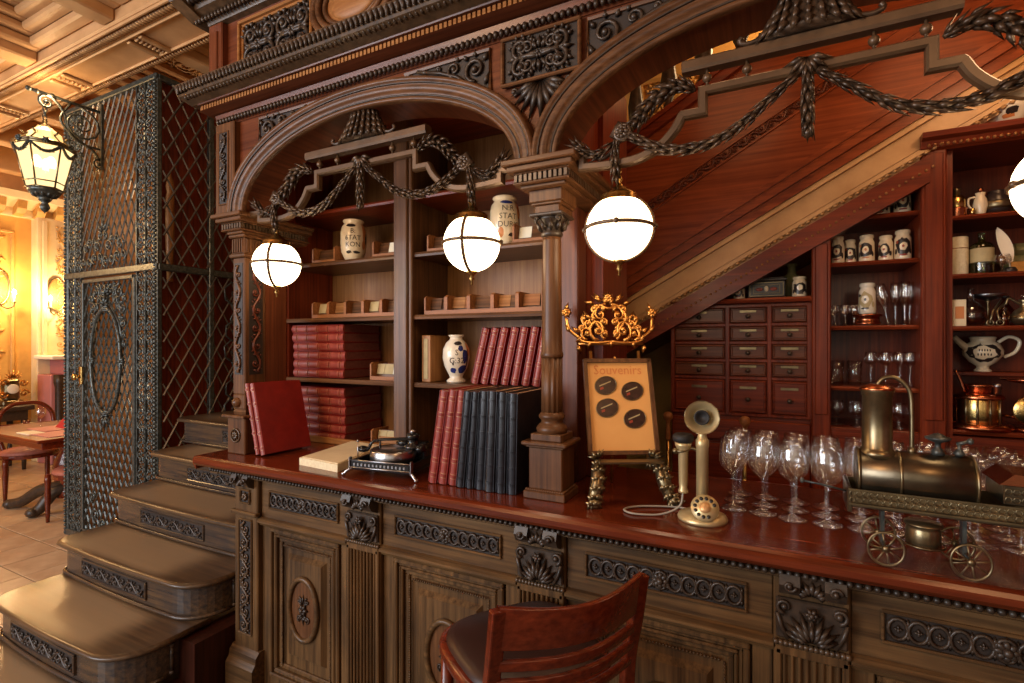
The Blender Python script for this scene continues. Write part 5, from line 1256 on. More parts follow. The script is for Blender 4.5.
T = thing('inkwell', 'dark round inkwell holding the quill', 'inkwell', (.850, YC - .03, z)); m = M(); m.lathe([(.020, 0), (.022, .01), (.016, .022), (.006, .024), (.006, .004), (.0045, .004)], (0, 0, 0), 14); B(m, 'well', 'dark_glaze', T, True)
T = thing('brocade_box', 'green and gold brocade box behind the quill', 'box', (.945, YC + .06, z)); m = M(); m.box(-.075, .11, -.04, .05, 0, .075, .008); B(m, 'body', 'moss', T, True); m = M(); m.box(-.080, .115, -.045, .055, .075, .125, .02); B(m, 'lid', 'moss', T, True)
m = M(); m.box(-.078, .113, -.043, -.040, 0, .05, .002); B(m, 'gold_band', 'gilt', T, True)
z = 1.632
T = thing('tea_box', 'small cream box with faded print on the flask shelf', 'box', (.684, YC - .05, z)); m = M(); m.box(-.022, .022, -.02, .03, 0, .108, .002); B(m, 'carton', 'paper', T, True); m = M(); m.box(-.014, .014, -.0212, -.0198, .03, .08); B(m, 'print', 'orange_glaze', T, True)
lathe_thing('flask', 'round-bellied clear flask with long neck on the flask shelf', 'flask', (.742, YC + .02, z), [('body', [(0, 0), (.04, .002), (.052, .03), (.050, .065), (.030, .095), (.012, .108), (.010, .155), (.013, .158), (.009, .155), (.010, .108), (.028, .093), (.048, .064), (.050, .03), (0, .006)], 'glass'), ('liquid', [(0, .008), (.049, .03), (.047, .055), (0, .055)], 'glassbrown')])
T = lathe_thing('scale_pan', 'little balance with a wide pewter pan behind the flask', 'balance', (.815, YC + .08, z), [('column', [(.02, 0), (.022, .01), (.008, .02), (.006, .10), (.012, .11)], 'oldbrass'), ('pan', [(.006, .11), (.03, .116), (.060, .134), (.058, .136), (.028, .12), (0, .118)], 'chrome')])
T = thing('pliers', 'crossed iron pliers leaning on the flask shelf', 'pliers', (.795, YC - .06, z)); m = M(); m.tube([(-.014, 0, .012), (.0, .02, .06), (.035, .05, .105)], .004, 6); m.tube([(.016, 0, .012), (.012, .02, .06), (.050, .05, .10)], .004, 6); B(m, 'handle', 'oldbrass', T, True)
m = M(); m.tube([(-.014 + .011 * cos(a), 0, .012 + .011 * sin(a)) for a in [2 * pi * i / 12 for i in range(12)]], .003, 5, True); m.tube([(.016 + .011 * cos(a), 0, .012 + .011 * sin(a)) for a in [2 * pi * i / 12 for i in range(12)]], .003, 5, True); B(m, 'grip_ring', 'oldbrass', T, True)
lathe_thing('perfume_bottle', 'small amber bottle beside the pliers', 'bottle', (.832, YC - .03, z), [('body', [(0, 0), (.016, 0), (.017, .045), (.008, .052), (.007, .062), (.010, .064), (.010, .074), (0, .075)], 'glassbrown')])
T = lathe_thing('carafe', 'gilt round decanter with pewter spout on the flask shelf', 'decanter', (.895, YC - .02, z), [('belly', [(0, 0), (.02, .0), (.042, .02), (.044, .036), (.030, .06), (.013, .072), (.013, .09), (.018, .10), (.016, .104), (0, .104)], 'oldbrass'), ('stopper', [(.0, .104), (.008, .106), (.012, .118), (.0, .126)], 'glass')])
m = M(); m.tube(arc_pts([(-.012, 0, .085), (-.045, 0, .110), (-.055, 0, .085)], 6), .005, 6); m.tube(arc_pts([(.012, 0, .085), (.04, 0, .110), (.06, 0, .06)], 6), .005, 6); B(m, 'swing_handle', 'oldbrass', T, True)
m = M(); m.tube([(.044 * cos(a), .044 * sin(a) , .033) for a in [2 * pi * i / 20 for i in range(20)]], .0025, 5, True); B(m, 'seam', 'brass', T, True)
z = 1.215
T = thing('copper_still', 'copper and brass table still on the bottom right shelf', 'still', (.762, YC - .005, z))
for nm, pr, mat in (('base', [(0, 0), (.105, 0), (.108, .012), (.095, .024), (.088, .026), (0, .026)], 'copper'), ('drum', [(.068, .026), (.070, .03), (.070, .118), (.068, .122)], 'brass'), ('shoulder', [(.076, .122), (.080, .126), (.076, .138), (.050, .146), (.0, .146)], 'copper'), ('pot', [(.044, .146), (.048, .150), (.050, .172), (.054, .176), (.052, .180), (.044, .178), (0, .160)], 'copper')):
    m = M(); m.lathe(pr, (0, 0, 0), 28); B(m, nm, mat, T, True)
m = M()
for a in (-2.4, -1.9, -1.35, -.8): m.tube([(.072 * cos(a), .072 * sin(a), .026), (.072 * cos(a), .072 * sin(a), .122)], .004, 6)
B(m, 'drum_rib', 'oldbrass', T, True)
m = M(); m.tube(arc_pts([(-.05, -.02, .15), (-.065, -.02, .20), (-.08, -.02, .235)], 5), .006, 6); m.tube(arc_pts([(.07, -.02, .06), (.10, -.05, .055), (.11, -.05, .04)], 5), .006, 6); B(m, 'pipe', 'copper', T, True)
m = M(); m.lathe([(.012, .146), (.012, .172), (.015, .174), (.013, .186), (0, .186)], (.045, -.04, 0), 10); B(m, 'filler_cap', 'chrome', T, True)
# mid rack, teapot, scale
T = thing('rack_board', 'narrow dark wooden rack carrying the teapot', 'rack', (.98, 2.88, 1.215)); m = M(); m.box(.68, 1.28, 2.80, 2.95, 1.425, 1.442, .003); B(m, 'board', 'mah_x', T)
for x in (.69, 1.27):
    m = M(); m.box(x - .008, x + .008, 2.81, 2.95, 1.216, 1.425); B(m, 'bracket', 'mah_z', T)
T = thing('teapot', 'cream pottery teapot with dark oval label and looped handle', 'teapot', (.815, 2.86, 1.442)); tp = [(0, 0), (.030, 0), (.030, .006), (.020, .014), (.022, .024), (.045, .040), (.066, .070), (.068, .090), (.056, .118), (.040, .128), (.042, .140), (.046, .144), (.042, .150), (.036, .146), (0, .13)]
m = M(); m.lathe(tp, (0, 0, 0), 24); B(m, 'body', 'cream_ceramic', T, True)
m = M(); m.tube(arc_pts([(-.055, -.01, .10), (-.080, -.015, .125), (-.100, -.02, .150)], 5), [.016 - .0006 * i for i in range(11)], 8); B(m, 'spout', 'cream_ceramic', T, True)
m = M(); m.tube(arc_pts([(.050, 0, .125), (.085, 0, .148), (.118, 0, .130), (.105, 0, .085), (.068, 0, .062)], 6), .007, 8); B(m, 'handle', 'cream_ceramic', T, True)
pf = prof_fn([p for p in tp if p[0] > .001]); a0 = -pi / 2 - .18
m = M(); blob(m, pf, a0, .082, .95, .040, 24, 0, 3); lab = B(m, 'dark_oval', 'dark_glaze', T, True)
m = M(); blob(m, lambda z: pf(z) + .001, a0, .082, .62, .028, 24, 0, 4); B(m, 'oval_label', 'cream_ceramic', lab, True)
m = M()
for k in range(5):
    blob(m, lambda z: pf(z) + .0015, a0 - .24 + .12 * k, .092, .035, .006, 8, .3 * k, k); blob(m, lambda z: pf(z) + .0015, a0 - .30 + .15 * k, .074, .04, .006, 8, .5 * k, k + 9)
B1(m, 'worn_lettering', 'dark_glaze', lab, True)
T = thing('brass_scale', 'round brass scale dial on a copper tray at the right edge', 'scale', (.905, YC - .03, 1.215))
m = M(); m.lathe([(0, 0), (.045, 0), (.048, .01), (.036, .02), (0, .022)], (0, 0, 0), 24); B(m, 'tray', 'copper', T, True)
m = M(); m.lathe([(.0, -.006), (.056, -.006), (.060, 0), (.056, .006), (.0, .004)], (0, -.03, .085), 32, True, lambda p: (p[0], -p[2], p[1])); B(m, 'dial', 'brass', T, True)
m = M(); m.tube([(0, -.01, .02), (0, -.005, .16)], .010, 8); m.lathe([(.03, .190), (.085, .203), (.083, .209), (0, .196)], (0, 0, 0), 28); m.tube([(0, 0, .16), (0, 0, .195)], .008, 8); B(m, 'post_and_pan', 'copper', T, True)
m = M(); m.tube(arc_pts([(.012, -.0375, .078), (.0, -.0375, .082), (.004, -.0375, .094), (.016, -.0375, .09)], 4), .0015, 4); m.ball((-.018, -.0375, .088), (.003, .001, .003), 6, 4); B(m, 'dial_mark', 'dark_glaze', T, True)
for x, y, zz, r, h, mat, lb in ((.700, YC + .07, 1.632, .018, .12, 'glassbrown', 'narrow amber bottle behind the cream print box'), (.690, YC + .08, 1.215, .030, .13, 'copper', 'dark copper pot at the inner corner behind the still'),
                               (.905, YC + .09, 2.078, .026, .115, 'glassgreen', 'green bottle behind the brass weight'), (.720, YC + .10, 1.842, .024, .14, 'glassbrown', 'amber bottle behind the cream canister'), (.875, YC + .10, 1.632, .026, .13, 'glassbrown', 'amber bottle behind the gilt decanter')):
    lathe_thing('shelf_bottle', lb, 'bottle', (x, y, zz), [('body', [(0, 0), (r, 0), (r * 1.05, h * .08), (r * 1.05, h * .55), (r * .45, h * .72), (r * .38, h * .92)], mat), ('stopper', [(r * .38, h * .92), (r * .5, h * .94), (r * .5, h), (0, h)], 'dark_glaze')], 'old bottles on the curio shelves', 16)
# vase on the cabinet cornice
jar('vase', 'round cream vase with dark lettered band on top of the right cabinet', (.838, 2.66, 2.406), [(0, 0), (.03, 0), (.036, .01), (.07, .06), (.074, .09), (.06, .125), (.035, .145), (.038, .155), (.03, .155), (0, .14)], 'white_ceramic', ['ANT'], .034, .03, .10, -1.75,
    [('dark_glaze', -.9, .085, .35, .045, 0), ('dark_glaze', 0, .05, .3, .014, 0), ('dark_glaze', .9, .08, .3, .04, 0), ('orange_glaze', -.2, .035, .4, .008, 0)])

# ================================================================== THINGS ON THE BAR
ZB = 1.0602
# wine glasses
WG = None; wp = wine_prof(.0405, .216, .53, .0011, .037)
rown = ['front', 'second', 'third', 'back']; coln = ['first', 'second', 'third', 'fourth', 'fifth', 'sixth', 'seventh', 'eighth', 'ninth', 'tenth']
for r in range(3):
    for k in range(9):
        x = -.100 + .0805 * k + .006 * r; y = 1.685 - .012 * min(k, 3) + .086 * r
        lb = f'clear wine glass, {coln[k]} from the left in the {rown[r] if r < 2 else "back"} row on the bar'
        if WG is None: WG = glass_thing('wine_glass', lb, 'wine glasses in rows on the bar', (x, y, ZB), wp, n=28, parts=True)
        else: dup(WG, (x + random.uniform(-.003, .003), y + random.uniform(-.003, .003), ZB), random.uniform(0, 3), lb)
# candlestick telephone
T = thing('telephone', 'brass candlestick telephone with rotary dial standing before the glasses', 'telephone', (-.172, 1.535, ZB))
m = M(); m.lathe([(0, 0), (.066, 0), (.068, .006), (.064, .014), (.050, .020), (.030, .026), (.022, .034), (.018, .046), (0, .046)], (0, 0, 0), 36); B(m, 'base', 'phonebrass', T, True)
m = M(); m.lathe([(.0165, .04), (.0165, .205), (.018, .208), (.018, .226), (.014, .230), (.011, .245), (.011, .262), (0, .262)], (0, 0, 0), 24); B(m, 'stem', 'phonebrass', T, True)
def aim(d):                                   # map a lathe's z axis onto d
    q = Vector((0, 0, 1)).rotation_difference(Vector(d).normalized()); return lambda p: tuple(q @ Vector(p))
A = aim((.10, -.92, .10)); m = M(); m.lathe([(0, -.030), (.016, -.028), (.020, -.015), (.020, .0), (.024, .008), (.044, .024), (.047, .026), (.044, .024), (.040, .020), (.023, .006), (.0, .006)], (0, -.01, .292), 32, True, A); mp_ = B(m, 'transmitter', 'phonebrass', T, True)
m = M(); m.lathe([(.015, .010), (.019, .016), (.021, .026), (.017, .026), (.012, .018), (0, .016)], (0, -.01, .292), 24, True, A); B(m, 'mouthpiece', 'blackrub', mp_, True)
m = M(); m.ball((0, -.005, .268), .014, 12, 8); B(m, 'swivel', 'copper', T, True)
m = M(); m.tube(arc_pts([(-.012, 0, .195), (-.03, 0, .200), (-.05, 0, .190)], 5), .005, 6); m.tube(arc_pts([(-.03, 0, .200), (-.05, .014, .192), (-.068, .012, .190)], 5), .004, 6); m.tube(arc_pts([(-.03, 0, .200), (-.05, -.014, .192), (-.068, -.012, .190)], 5), .004, 6); m.ball((-.072, -.012, .190), .009); B(m, 'switch_hook', 'oldbrass', T, True)
rx = -.052
m = M(); m.lathe([(0, .070), (.014, .070), (.014, .076), (.011, .084), (.0125, .10), (.014, .19), (.022, .205), (.024, .215), (0, .215)], (rx, 0, 0), 20); rc = B(m, 'receiver', 'phonebrass', T, True)
m = M(); m.lathe([(.022, .215), (.029, .220), (.030, .232), (.024, .240), (.010, .236), (0, .234)], (rx, 0, 0), 20); B(m, 'earpiece', 'blackrub', rc, True)
A = aim((.12, -.80, .58)); c0 = (.012, -.046, .047)
m = M(); m.lathe([(0, -.014), (.030, -.014), (.037, -.004), (.037, .002), (.0, .002)], c0, 32, True, A); dl = B(m, 'dial', 'phonebrass', T, True)
m = M(); m.lathe([(0, .002), (.0155, .002), (.0155, .0045), (0, .005)], c0, 24, True, A); B(m, 'dial_centre', 'dial', dl, True)
m = M()
for k in range(10):
    a = .5 + 2 * pi * k / 12; p = A((.0262 * cos(a), .0262 * sin(a), .0)); m.lathe([(0, .0015), (.0052, .0015), (.0052, .0028), (0, .0028)], (c0[0] + p[0], c0[1] + p[1], c0[2] + p[2]), 10, True, A)
B(m, 'finger_hole', 'black', dl, True)
m = M(); m.tube(arc_pts([(rx, -.0, .070), (rx - .01, -.01, .03), (rx - .06, -.03, .006), (rx - .13, -.055, .005), (rx - .165, -.03, .005), (rx - .13, .02, .005), (rx - .04, .06, .005), (-.03, .05, .008)], 8), .003, 6); B(m, 'cord', 'cord', T, True)
# gilt easel with sign
EZ = thing('display_easel', 'gilded rococo easel with pierced crest holding the orange sign', 'easel', (-.41, 1.62, ZB), radians(30))
tilt = radians(17)
def E_(a, b, d=0):                             # easel plane: a along width, b up the sloping face, d forward
    return (a, b * sin(tilt) - d * cos(tilt), b * cos(tilt) + d * sin(tilt))
fe = Fr((0, 0, 0)); fe.x = Vector((1, 0, 0)); fe.y = Vector((0, sin(tilt), cos(tilt))); fe.n = Vector((0, -cos(tilt), sin(tilt)))
m = M()
for s in (-1, 1): m.tube([fe(s * .085, .10, -.012), fe(s * .085, .50, -.012)], .006, 6)
m.tube([(0, .20, .004), fe(0, .48, -.012)], .005, 6); B(m, 'rail', 'gilt', EZ, True)
m = M(); ce = Fr(fe(-.012, .527, -.006)); ce.x, ce.y, ce.n = fe.x, fe.y * 1.22, fe.n
for s in (-1, 1):
    spiral(m, ce, s * .045, .040, .034, 1.4, -pi / 2, s, .007, 6); spiral(m, ce, s * .085, .030, .022, 1.3, -pi / 2, s, .006, 6); spiral(m, ce, s * .032, .088, .022, 1.2, pi / 2, -s, .006, 6)
    m.tube(arc_pts([ce(0, .004, .004), ce(s * .05, .0, .004), ce(s * .10, .004, .004), ce(s * .118, .022, .004)], 6), .006, 6)
    m.tube(arc_pts([ce(s * .012, .018, .004), ce(s * .060, .078, .004), ce(s * .035, .112, .004), ce(s * .010, .120, .004)], 6), .006, 6)
    m.tube(arc_pts([ce(s * .09, .05, .004), ce(s * .10, .075, .004), ce(s * .085, .085, .004)], 5), .005, 6)
    m.tube(arc_pts([ce(s * .112, .015, .004), ce(s * .145, .040, .004), ce(s * .155, .075, .004)], 6), .006, 6)
    rosette(m, ce, s * .155, .092, .024, .014, 7); ce.leaf(m, s * .155, .10, pi / 2 + s * .4, .035, .016, .01); ce.leaf(m, s * .12, -.005, -pi / 2 - s * .4, .035, .02, .012)
    for a_, b_, an, L in ((.02, .05, 1.2, .05), (.065, .065, .9, .05), (.10, .02, -.6, .035), (.03, .11, .3, .035), (.055, .02, 1.9, .04), (.075, .005, -1.2, .03), (.045, .095, 1.0, .04), (.02, .125, .5, .05)): ce.leaf(m, s * a_, b_, an if s > 0 else pi - an, L, .018, .012)
for an in (-.9, -.5, -.2, .2, .5, .9, 0): ce.leaf(m, 0, .118, pi / 2 + an, .055 - .012 * abs(an), .016, .012)

for s in (-1, 1):
    for a_, b_, R_ in ((.018, .062, .018), (.060, .070, .016), (.078, .058, .014), (.020, .028, .016), (.100, .045, .012), (.05, .105, .014)): spiral(m, ce, s * a_, b_, R_, 1.2, -pi / 2, s, .0055, 5)
    for a_, b_, an, L in ((.01, .09, .9, .05), (.04, .07, .2, .05), (.09, .06, 1.4, .04), (.11, .03, .6, .04), (.03, .13, .9, .04), (.05, .12, .2, .04), (.07, .035, -.5, .04), (.155, .08, 2.2, .04), (.155, .08, .8, .04), (.14, .03, .9, .04)): ce.leaf(m, s * a_, b_, an if s > 0 else pi - an, L, .020, .014)
rosette(m, ce, 0, .138, .024, .014, 8); ce.leaf(m, 0, .01, -pi / 2, .035, .02, .012); m.tube(arc_pts([ce(-.035, .118, .004), ce(0, .105, .006), ce(.035, .118, .004)], 5), .006, 6)
m.tube([ce(-.115, -.002, 0), ce(.115, -.002, 0)], .005, 6); B(m, 'crest', 'gilt', EZ, True)
for s in (-1, 1):
    m = M(); p = arc_pts([fe(s * .085, .125, .0), (s * .100, -.02, .105), (s * .105, -.045, .07), (s * .118, -.060, .03), (s * .130, -.080, .008)], 6)
    m.tube(p, [.010 + .012 * sin(pi * i / (len(p) - 1)) for i in range(len(p))], 8)
    for i in range(1, len(p) - 1, 2):
        for an in (-1, -.4, .4, 1): m.petal(p[i], (an * .6, -.35, -.8 if i % 4 == 1 else .5), (an * .8, -1, .2), .036, .020, .014, .012)
    rosette(m, Fr(tuple(p[4])), 0, 0, .024, .014, 6); spiral(m, Fr((s * .125, -.085, .018)), 0, 0, .014, 1.2, 0, s, .006, 6); m.ball((s * .130, -.080, .008), .009)
    for an in (0, 1, 2, 3): m.petal(fe(s * .09, .13, .01), (s * (-.4 + .4 * an), -.3, .8 - .2 * an), (0, -1, .2), .045, .018, .012, .01)
    B(m, 'foot', 'oldbrass', EZ, True)
m = M(); m.box(-.10, .10, -.06, -.02, .128, .134); B(m, 'ledge', 'oldbrass', EZ, True)
SG = thing('souvenir_sign', 'orange sign headed Souvenirs with four dark ovals on the easel', 'sign', (-.41, 1.62, ZB), radians(30))
w2, b0, b1 = .118, .140, .465
m = M()
for q in ((-w2, w2, b0, b0 + .013), (-w2, w2, b1 - .013, b1), (-w2, -w2 + .013, b0, b1), (w2 - .013, w2, b0, b1)): m.prism([(q[0], q[2]), (q[1], q[2]), (q[1], q[3]), (q[0], q[3])], E_, .0, .018)
B(m, 'frame', 'walnut_z', SG, True)
m = M(); m.prism([(-w2 + .008, b0 + .008), (w2 - .008, b0 + .008), (w2 - .008, b1 - .008), (-w2 + .008, b1 - .008)], E_, .0, .008); B(m, 'board', 'signface', SG, True)
v, f = text_geo('Souvenirs', .046); m = M(); m.add([E_(p[0] * .93, b1 - .040 + p[1], .0090) for p in v], f); B(m, 'lettering', 'signtext', SG, True)
for cx, cb in ((-.045, .372), (.045, .352), (-.045, .295), (.046, .258)):
    m = M(); rot = .3
    pts = [(cx + .038 * cos(t) * cos(rot) - .031 * sin(t) * sin(rot), cb + .038 * cos(t) * sin(rot) + .031 * sin(t) * cos(rot)) for t in [2 * pi * i / 30 for i in range(30)]]
    m.prism(pts, E_, .008, .0105); ov = B(m, 'oval_picture', 'ovaldark', SG, True)
    m = M(); m.tube([E_(a, b, .0105) for a, b in pts], .0014, 4, True); B(m, 'oval_rim', 'oldbrass', ov, True)
    m = M(); m.prism([(cx - .022, cb - .004), (cx + .018, cb + .012), (cx + .018, cb + .016), (cx - .022, cb + .0)], E_, .0105, .0112); B(m, 'title_strip', 'cardold', ov, True)
    m = M(); m.prism([(cx - .020, cb - .016), (cx - .008, cb - .012), (cx - .009, cb - .004), (cx - .02, cb - .008)], E_, .0105, .0112); B(m, 'red_patch', 'red_glaze', ov, True)
# typewriter
TW = thing('typewriter', 'antique black index typewriter with nickel type wheel on the bar', 'typewriter', (-1.30, 1.515, ZB), radians(8))
m = M(); m.box(-.135, .135, -.055, .13, .022, .034, .003); m.box(-.135, .135, .115, .13, .03, .06, .003); B(m, 'base_plate', 'black', TW, True)
m = M(); m.box(-.125, .125, -.062, -.052, .028, .058, .003); m.box(-.13, -.12, -.06, .12, .03, .06, .003); m.box(.12, .13, -.06, .12, .03, .06, .003); B(m, 'frame', 'black', TW, True)
m = M(); m.tube([(-.13, -.060, .060), (.13, -.060, .060)], .003, 8); m.tube([(-.13, -.064, .034), (.13, -.064, .034)], .003, 8); m.box(-.135, -.129, -.066, -.048, .02, .072, .002); m.box(.129, .135, -.066, -.048, .02, .072, .002); B(m, 'nickel_rail', 'chrome', TW, True)
for sx in (-1, 1):
    for y in (-.055, .12):
        m = M(); m.tube(arc_pts([(sx * .125, y, .03), (sx * .142, y - .008, .020), (sx * .155, y - .012, .006)], 5), .006, 6); m.ball((sx * .156, y - .012, .007), .008); B(m, 'foot', 'chrome', TW, True)
m = M(); m.lathe([(.0, .050), (.088, .050), (.090, .054), (.090, .090), (.086, .094), (0, .096)], (.0, .035, 0), 44, True, None, lambda j, n, z: 1 if j % 2 else .972); B(m, 'type_wheel', 'chrome', TW, True)
m = M(); m.tube(arc_pts([(-.112, .0, .088), (-.085, -.01, .094), (-.068, -.012, .120), (-.045, 0, .130), (.02, .02, .134), (.085, .05, .134)], 5), .006, 8); m.ball((-.112, -.005, .092), (.026, .020, .012), 12, 8); m.tube([(-.035, -.005, .098), (-.038, .0, .130)], .004, 6); B(m, 'swing_arm', 'black', TW, True)
m = M(); m.lathe([(.0, .094), (.034, .094), (.034, .106), (.020, .112), (.020, .132), (.028, .138), (.026, .148), (.010, .154), (0, .154)], (.07, .06, 0), 18); m.box(.03, .12, .07, .11, .04, .118, .006); m.ball((.118, .04, .100), (.02, .03, .018), 10, 6); m.ball((.02, .07, .112), (.03, .02, .016), 10, 6); B(m, 'hub', 'black', TW, True)
m = M(); m.tube([(-.118, -.03, .05), (-.118, -.03, .125)], .0025, 5); m.ball((-.118, -.03, .127), .005); m.lathe([(0, .154), (.010, .154), (.011, .163), (0, .167)], (.07, .06, 0), 12); B(m, 'nickel_knob', 'chrome', TW, True)
m = M(); m.box(-.095, .055, .075, .083, .10, .128, .002); B(m, 'index_card', 'tan_x', TW, True)
m = M()
for k in range(14): m.box(-.115 + .0165 * k, -.107 + .0165 * k, -.064, -.058, .040, .050, .001)
B(m, 'index_teeth', 'chrome', TW, True)
# paper pad
T = thing('paper_pad', 'thick pad of yellowed paper lying beside the typewriter', 'paper pad', (-1.62, 1.66, ZB), 0)
m = M(); pts = [(-.08, -.115), (.115, -.115), (.10, .17), (-.06, .15)]
m.prism([(-1.735, 1.470), (-1.500, 1.450), (-1.590, 1.815), (-1.800, 1.835)], lambda a, b, d: (a, b, d), ZB, ZB + .030); B(m, 'sheets', 'paperedge', T)
m = M(); m.prism([(-1.726, 1.478), (-1.508, 1.459), (-1.596, 1.808), (-1.794, 1.828)], lambda a, b, d: (a, b, d), ZB + .0302, ZB + .033); B(m, 'top_sheet', 'paper', T)
T = thing('wooden_ledge', 'low pale wooden ledge under the lower stack of books', 'ledge', (-1.9, 1.86, ZB)); m = M(); m.box(-2.26, -1.56, 1.846, 1.864, ZB, ZB + .030, .003); B(m, 'board', 'tan_x', T)
# toy locomotive
TR = thing('toy_locomotive', 'tarnished brass model steam locomotive on the bar', 'model train', (.30, 1.455, ZB), radians(-2)); TR.location = (.290, 1.452, ZB); TR.scale = (.93, 1, 1.02)
AX = lambda p: (p[2], p[0], p[1])              # lathe axis along x
m = M(); m.lathe([(0, -.115), (.050, -.115), (.055, -.112), (.055, .112), (.050, .116), (0, .116)], (0, 0, .192), 40, True, AX); bo = B(m, 'boiler', 'trainbrass', TR, True)
m = M()
for x in (-.112, -.028, .112): m.lathe([(.055, -.003), (.0575, -.002), (.0575, .002), (.055, .003)], (x, 0, .192), 40, True, AX)
B(m, 'boiler_band', 'oldbrass', bo, True)
m = M(); m.lathe([(.041, .232), (.041, .243), (.036, .248), (.0325, .253), (.032, .37), (.034, .372), (.034, .380), (.037, .384), (.034, .390), (.02, .396), (0, .397)], (-.070, 0, 0), 28); st = B(m, 'smokestack', 'oldbrass', TR, True)
m = M(); m.lathe([(.036, .383), (.038, .386), (.035, .391), (.02, .397), (0, .398)], (-.070, 0, 0), 28); B(m, 'stack_cap', 'copper', st, True)
m = M(); m.tube(arc_pts([(-.070, 0, .396), (-.055, 0, .412), (-.03, 0, .412), (-.005, 0, .385), (.0, 0, .33), (.0, 0, .245)], 6), .0048, 8); m.ball((0, 0, .25), .009); B(m, 'steam_pipe', 'oldbrass', TR, True)
m = M(); m.lathe([(.014, .246), (.012, .256), (.006, .262), (.006, .272), (.024, .280), (.026, .284), (.018, .286), (.008, .292), (0, .294)], (.050, 0, 0), 18); B(m, 'safety_valve', 'iron', TR, True)
m = M(); m.tube([(.09, 0, .245), (.09, 0, .275)], .004, 6); m.tube([(.085, 0, .272), (.11, 0, .280)], .004, 6); m.ball((.11, 0, .28), .007); m.lathe([(.006, .246), (.012, .252), (.004, .262)], (.09, 0, 0), 10); B(m, 'whistle', 'iron', TR, True)
m = M()
for y in (-.062, .062):                        # pierced gallery: rails and little rings
    m.box(-.135, .25, y - .002, y + .002, .128, .132); m.box(-.135, .25, y - .002, y + .002, .160, .164)
    for k in range(28):
        x = -.128 + .0138 * k
        for z in (.139, .153): m.tube([(x + .0062 * cos(a), y, z + .0062 * sin(a)) for a in [pi / 3 * i for i in range(6)]], .0012, 4, True)
    m.box(-.135, .25, y + (.002 if y < 0 else -.003), y + (.003 if y < 0 else -.002), .133, .160)
B(m, 'pierced_gallery', 'oldbrass', TR, True)
m = M(); m.box(-.135, .25, -.060, .060, .122, .130, .002); m.box(-.138, -.128, -.062, .062, .11, .165, .002); B(m, 'chassis', 'trainbrass', TR, True)
for wx in (-.060, .097):
    for y in (-.058, .058):
        m = M(); m.tube([(wx + .036 * cos(a), y, .0385 + .036 * sin(a)) for a in [2 * pi * i / 28 for i in range(28)]], .0028, 6, True)
        for k in range(8): a = 2 * pi * k / 8 + .2; m.tube([(wx, y, .0385), (wx + .036 * cos(a), y, .0385 + .036 * sin(a))], .0019, 5)
        m.lathe([(0, -.006), (.007, -.006), (.008, 0), (.007, .006), (0, .006)], (wx, y, .0385), 12, True, lambda p: (p[0], p[2], p[1])); B(m, 'wheel', 'oldbrass', TR, True)
    m = M(); m.tube([(wx, -.058, .0385), (wx, .058, .0385)], .004, 6); m.box(wx - .004, wx + .004, -.012, .012, .036, .125); B(m, 'axle', 'iron', TR, True)
m = M(); m.lathe([(0, .045), (.030, .045), (.034, .050), (.034, .085), (.030, .092), (.038, .094), (.038, .098), (0, .10)], (.018, -.02, 0), 24); m.tube([(.018 + .042 * cos(a), -.02 + .042 * sin(a), .052) for a in [2 * pi * i / 20 for i in range(20)]], .0022, 5, True); B(m, 'spirit_burner', 'oldbrass', TR, True)
m = M(); m.tube([(-.138, -.03, .150), (-.19, -.03, .158), (-.235, -.028, .162)], .0025, 6); m.ball((-.235, -.028, .162), .006); B(m, 'draw_rod', 'iron', TR, True)
m = M(); m.box(.152, .25, -.055, .055, .165, .205, .002); tn = B(m, 'tender_box', 'trainbrass', TR, True)
m = M(); m.prism([(.145, .205), (.255, .205), (.245, .222), (.17, .228)], lambda a, b, d: (a, d, b), -.058, .058); B(m, 'tender_lid', 'copper', tn, True)
m = M()
for k in range(7):
    for z in (.176, .192): m.tube([(.160 + .0138 * k + .006 * cos(a), -.0565, z + .006 * sin(a)) for a in [pi / 3 * i for i in range(6)]], .0012, 4, True)
B(m, 'tender_piercing', 'oldbrass', tn, True)

# ================================================================== BAR CHAIR
CH = thing('bar_chair', 'glossy cherry wood bar chair with curved ladder back at the bar', 'chair', (-.62, 1.22, 0), 0)
Lp = Vector((-.542, .953, 0)); Rp = Vector((-.314, 1.243, 0)); side = (Rp - Lp); wid = side.length; side.normalize(); fwd = Vector((-side.y, side.x, 0))
def CP(a, b, z): q = Lp + side * a + fwd * b; return (q.x, q.y, z)      # a along the back, b towards the seat front
rake = lambda z: -.055 * max(0, (z - .74)) / .28
ZT = 1.012
for a, nm in ((0.0, 'leg'), (wid, 'leg')):
    m = M(); s = -1 if a == 0 else 1
    pts = [(CP(a + s * .012, -.05, 0)), CP(a, .0, .40), CP(a, .0, .74), CP(a, rake(.9), .90), CP(a, rake(ZT), ZT)]
    g = []
    for p in arc_pts(pts, 5):
        c = Vector(p); g.append([tuple(c + side * u + fwd * v_) for u, v_ in ((-.017, -.012), (.017, -.012), (.017, .012), (-.017, .012))])
    m.sheet(g, False, True); m.f.append(tuple(range(len(m.v) - 4, len(m.v)))); m.s.append(False); B(m, 'back_post', 'chairwood', CH, bevel=.004)
def slat(z0, z1, bow, name):
    m = M(); g = []
    for i in range(15):
        q = i / 14; a = q * wid; bw_ = -bow * sin(pi * q); zr = .010 * (1 - sin(pi * q)) if name == 'crest_rail' else 0
        g.append([CP(a, bw_ + rake(z) + dy, z + (zr if z == z1 else 0)) for z, dy in ((z0, -.008), (z1, -.008), (z1, .008), (z0, .008))])
    m.sheet(g, True, True); return B(m, name, 'chairwood', CH, bevel=.003)
slat(.918, ZT - .004, .052, 'crest_rail'); slat(.868, .893, .050, 'back_slat'); slat(.822, .846, .047, 'back_slat'); slat(.778, .800, .045, 'back_slat')
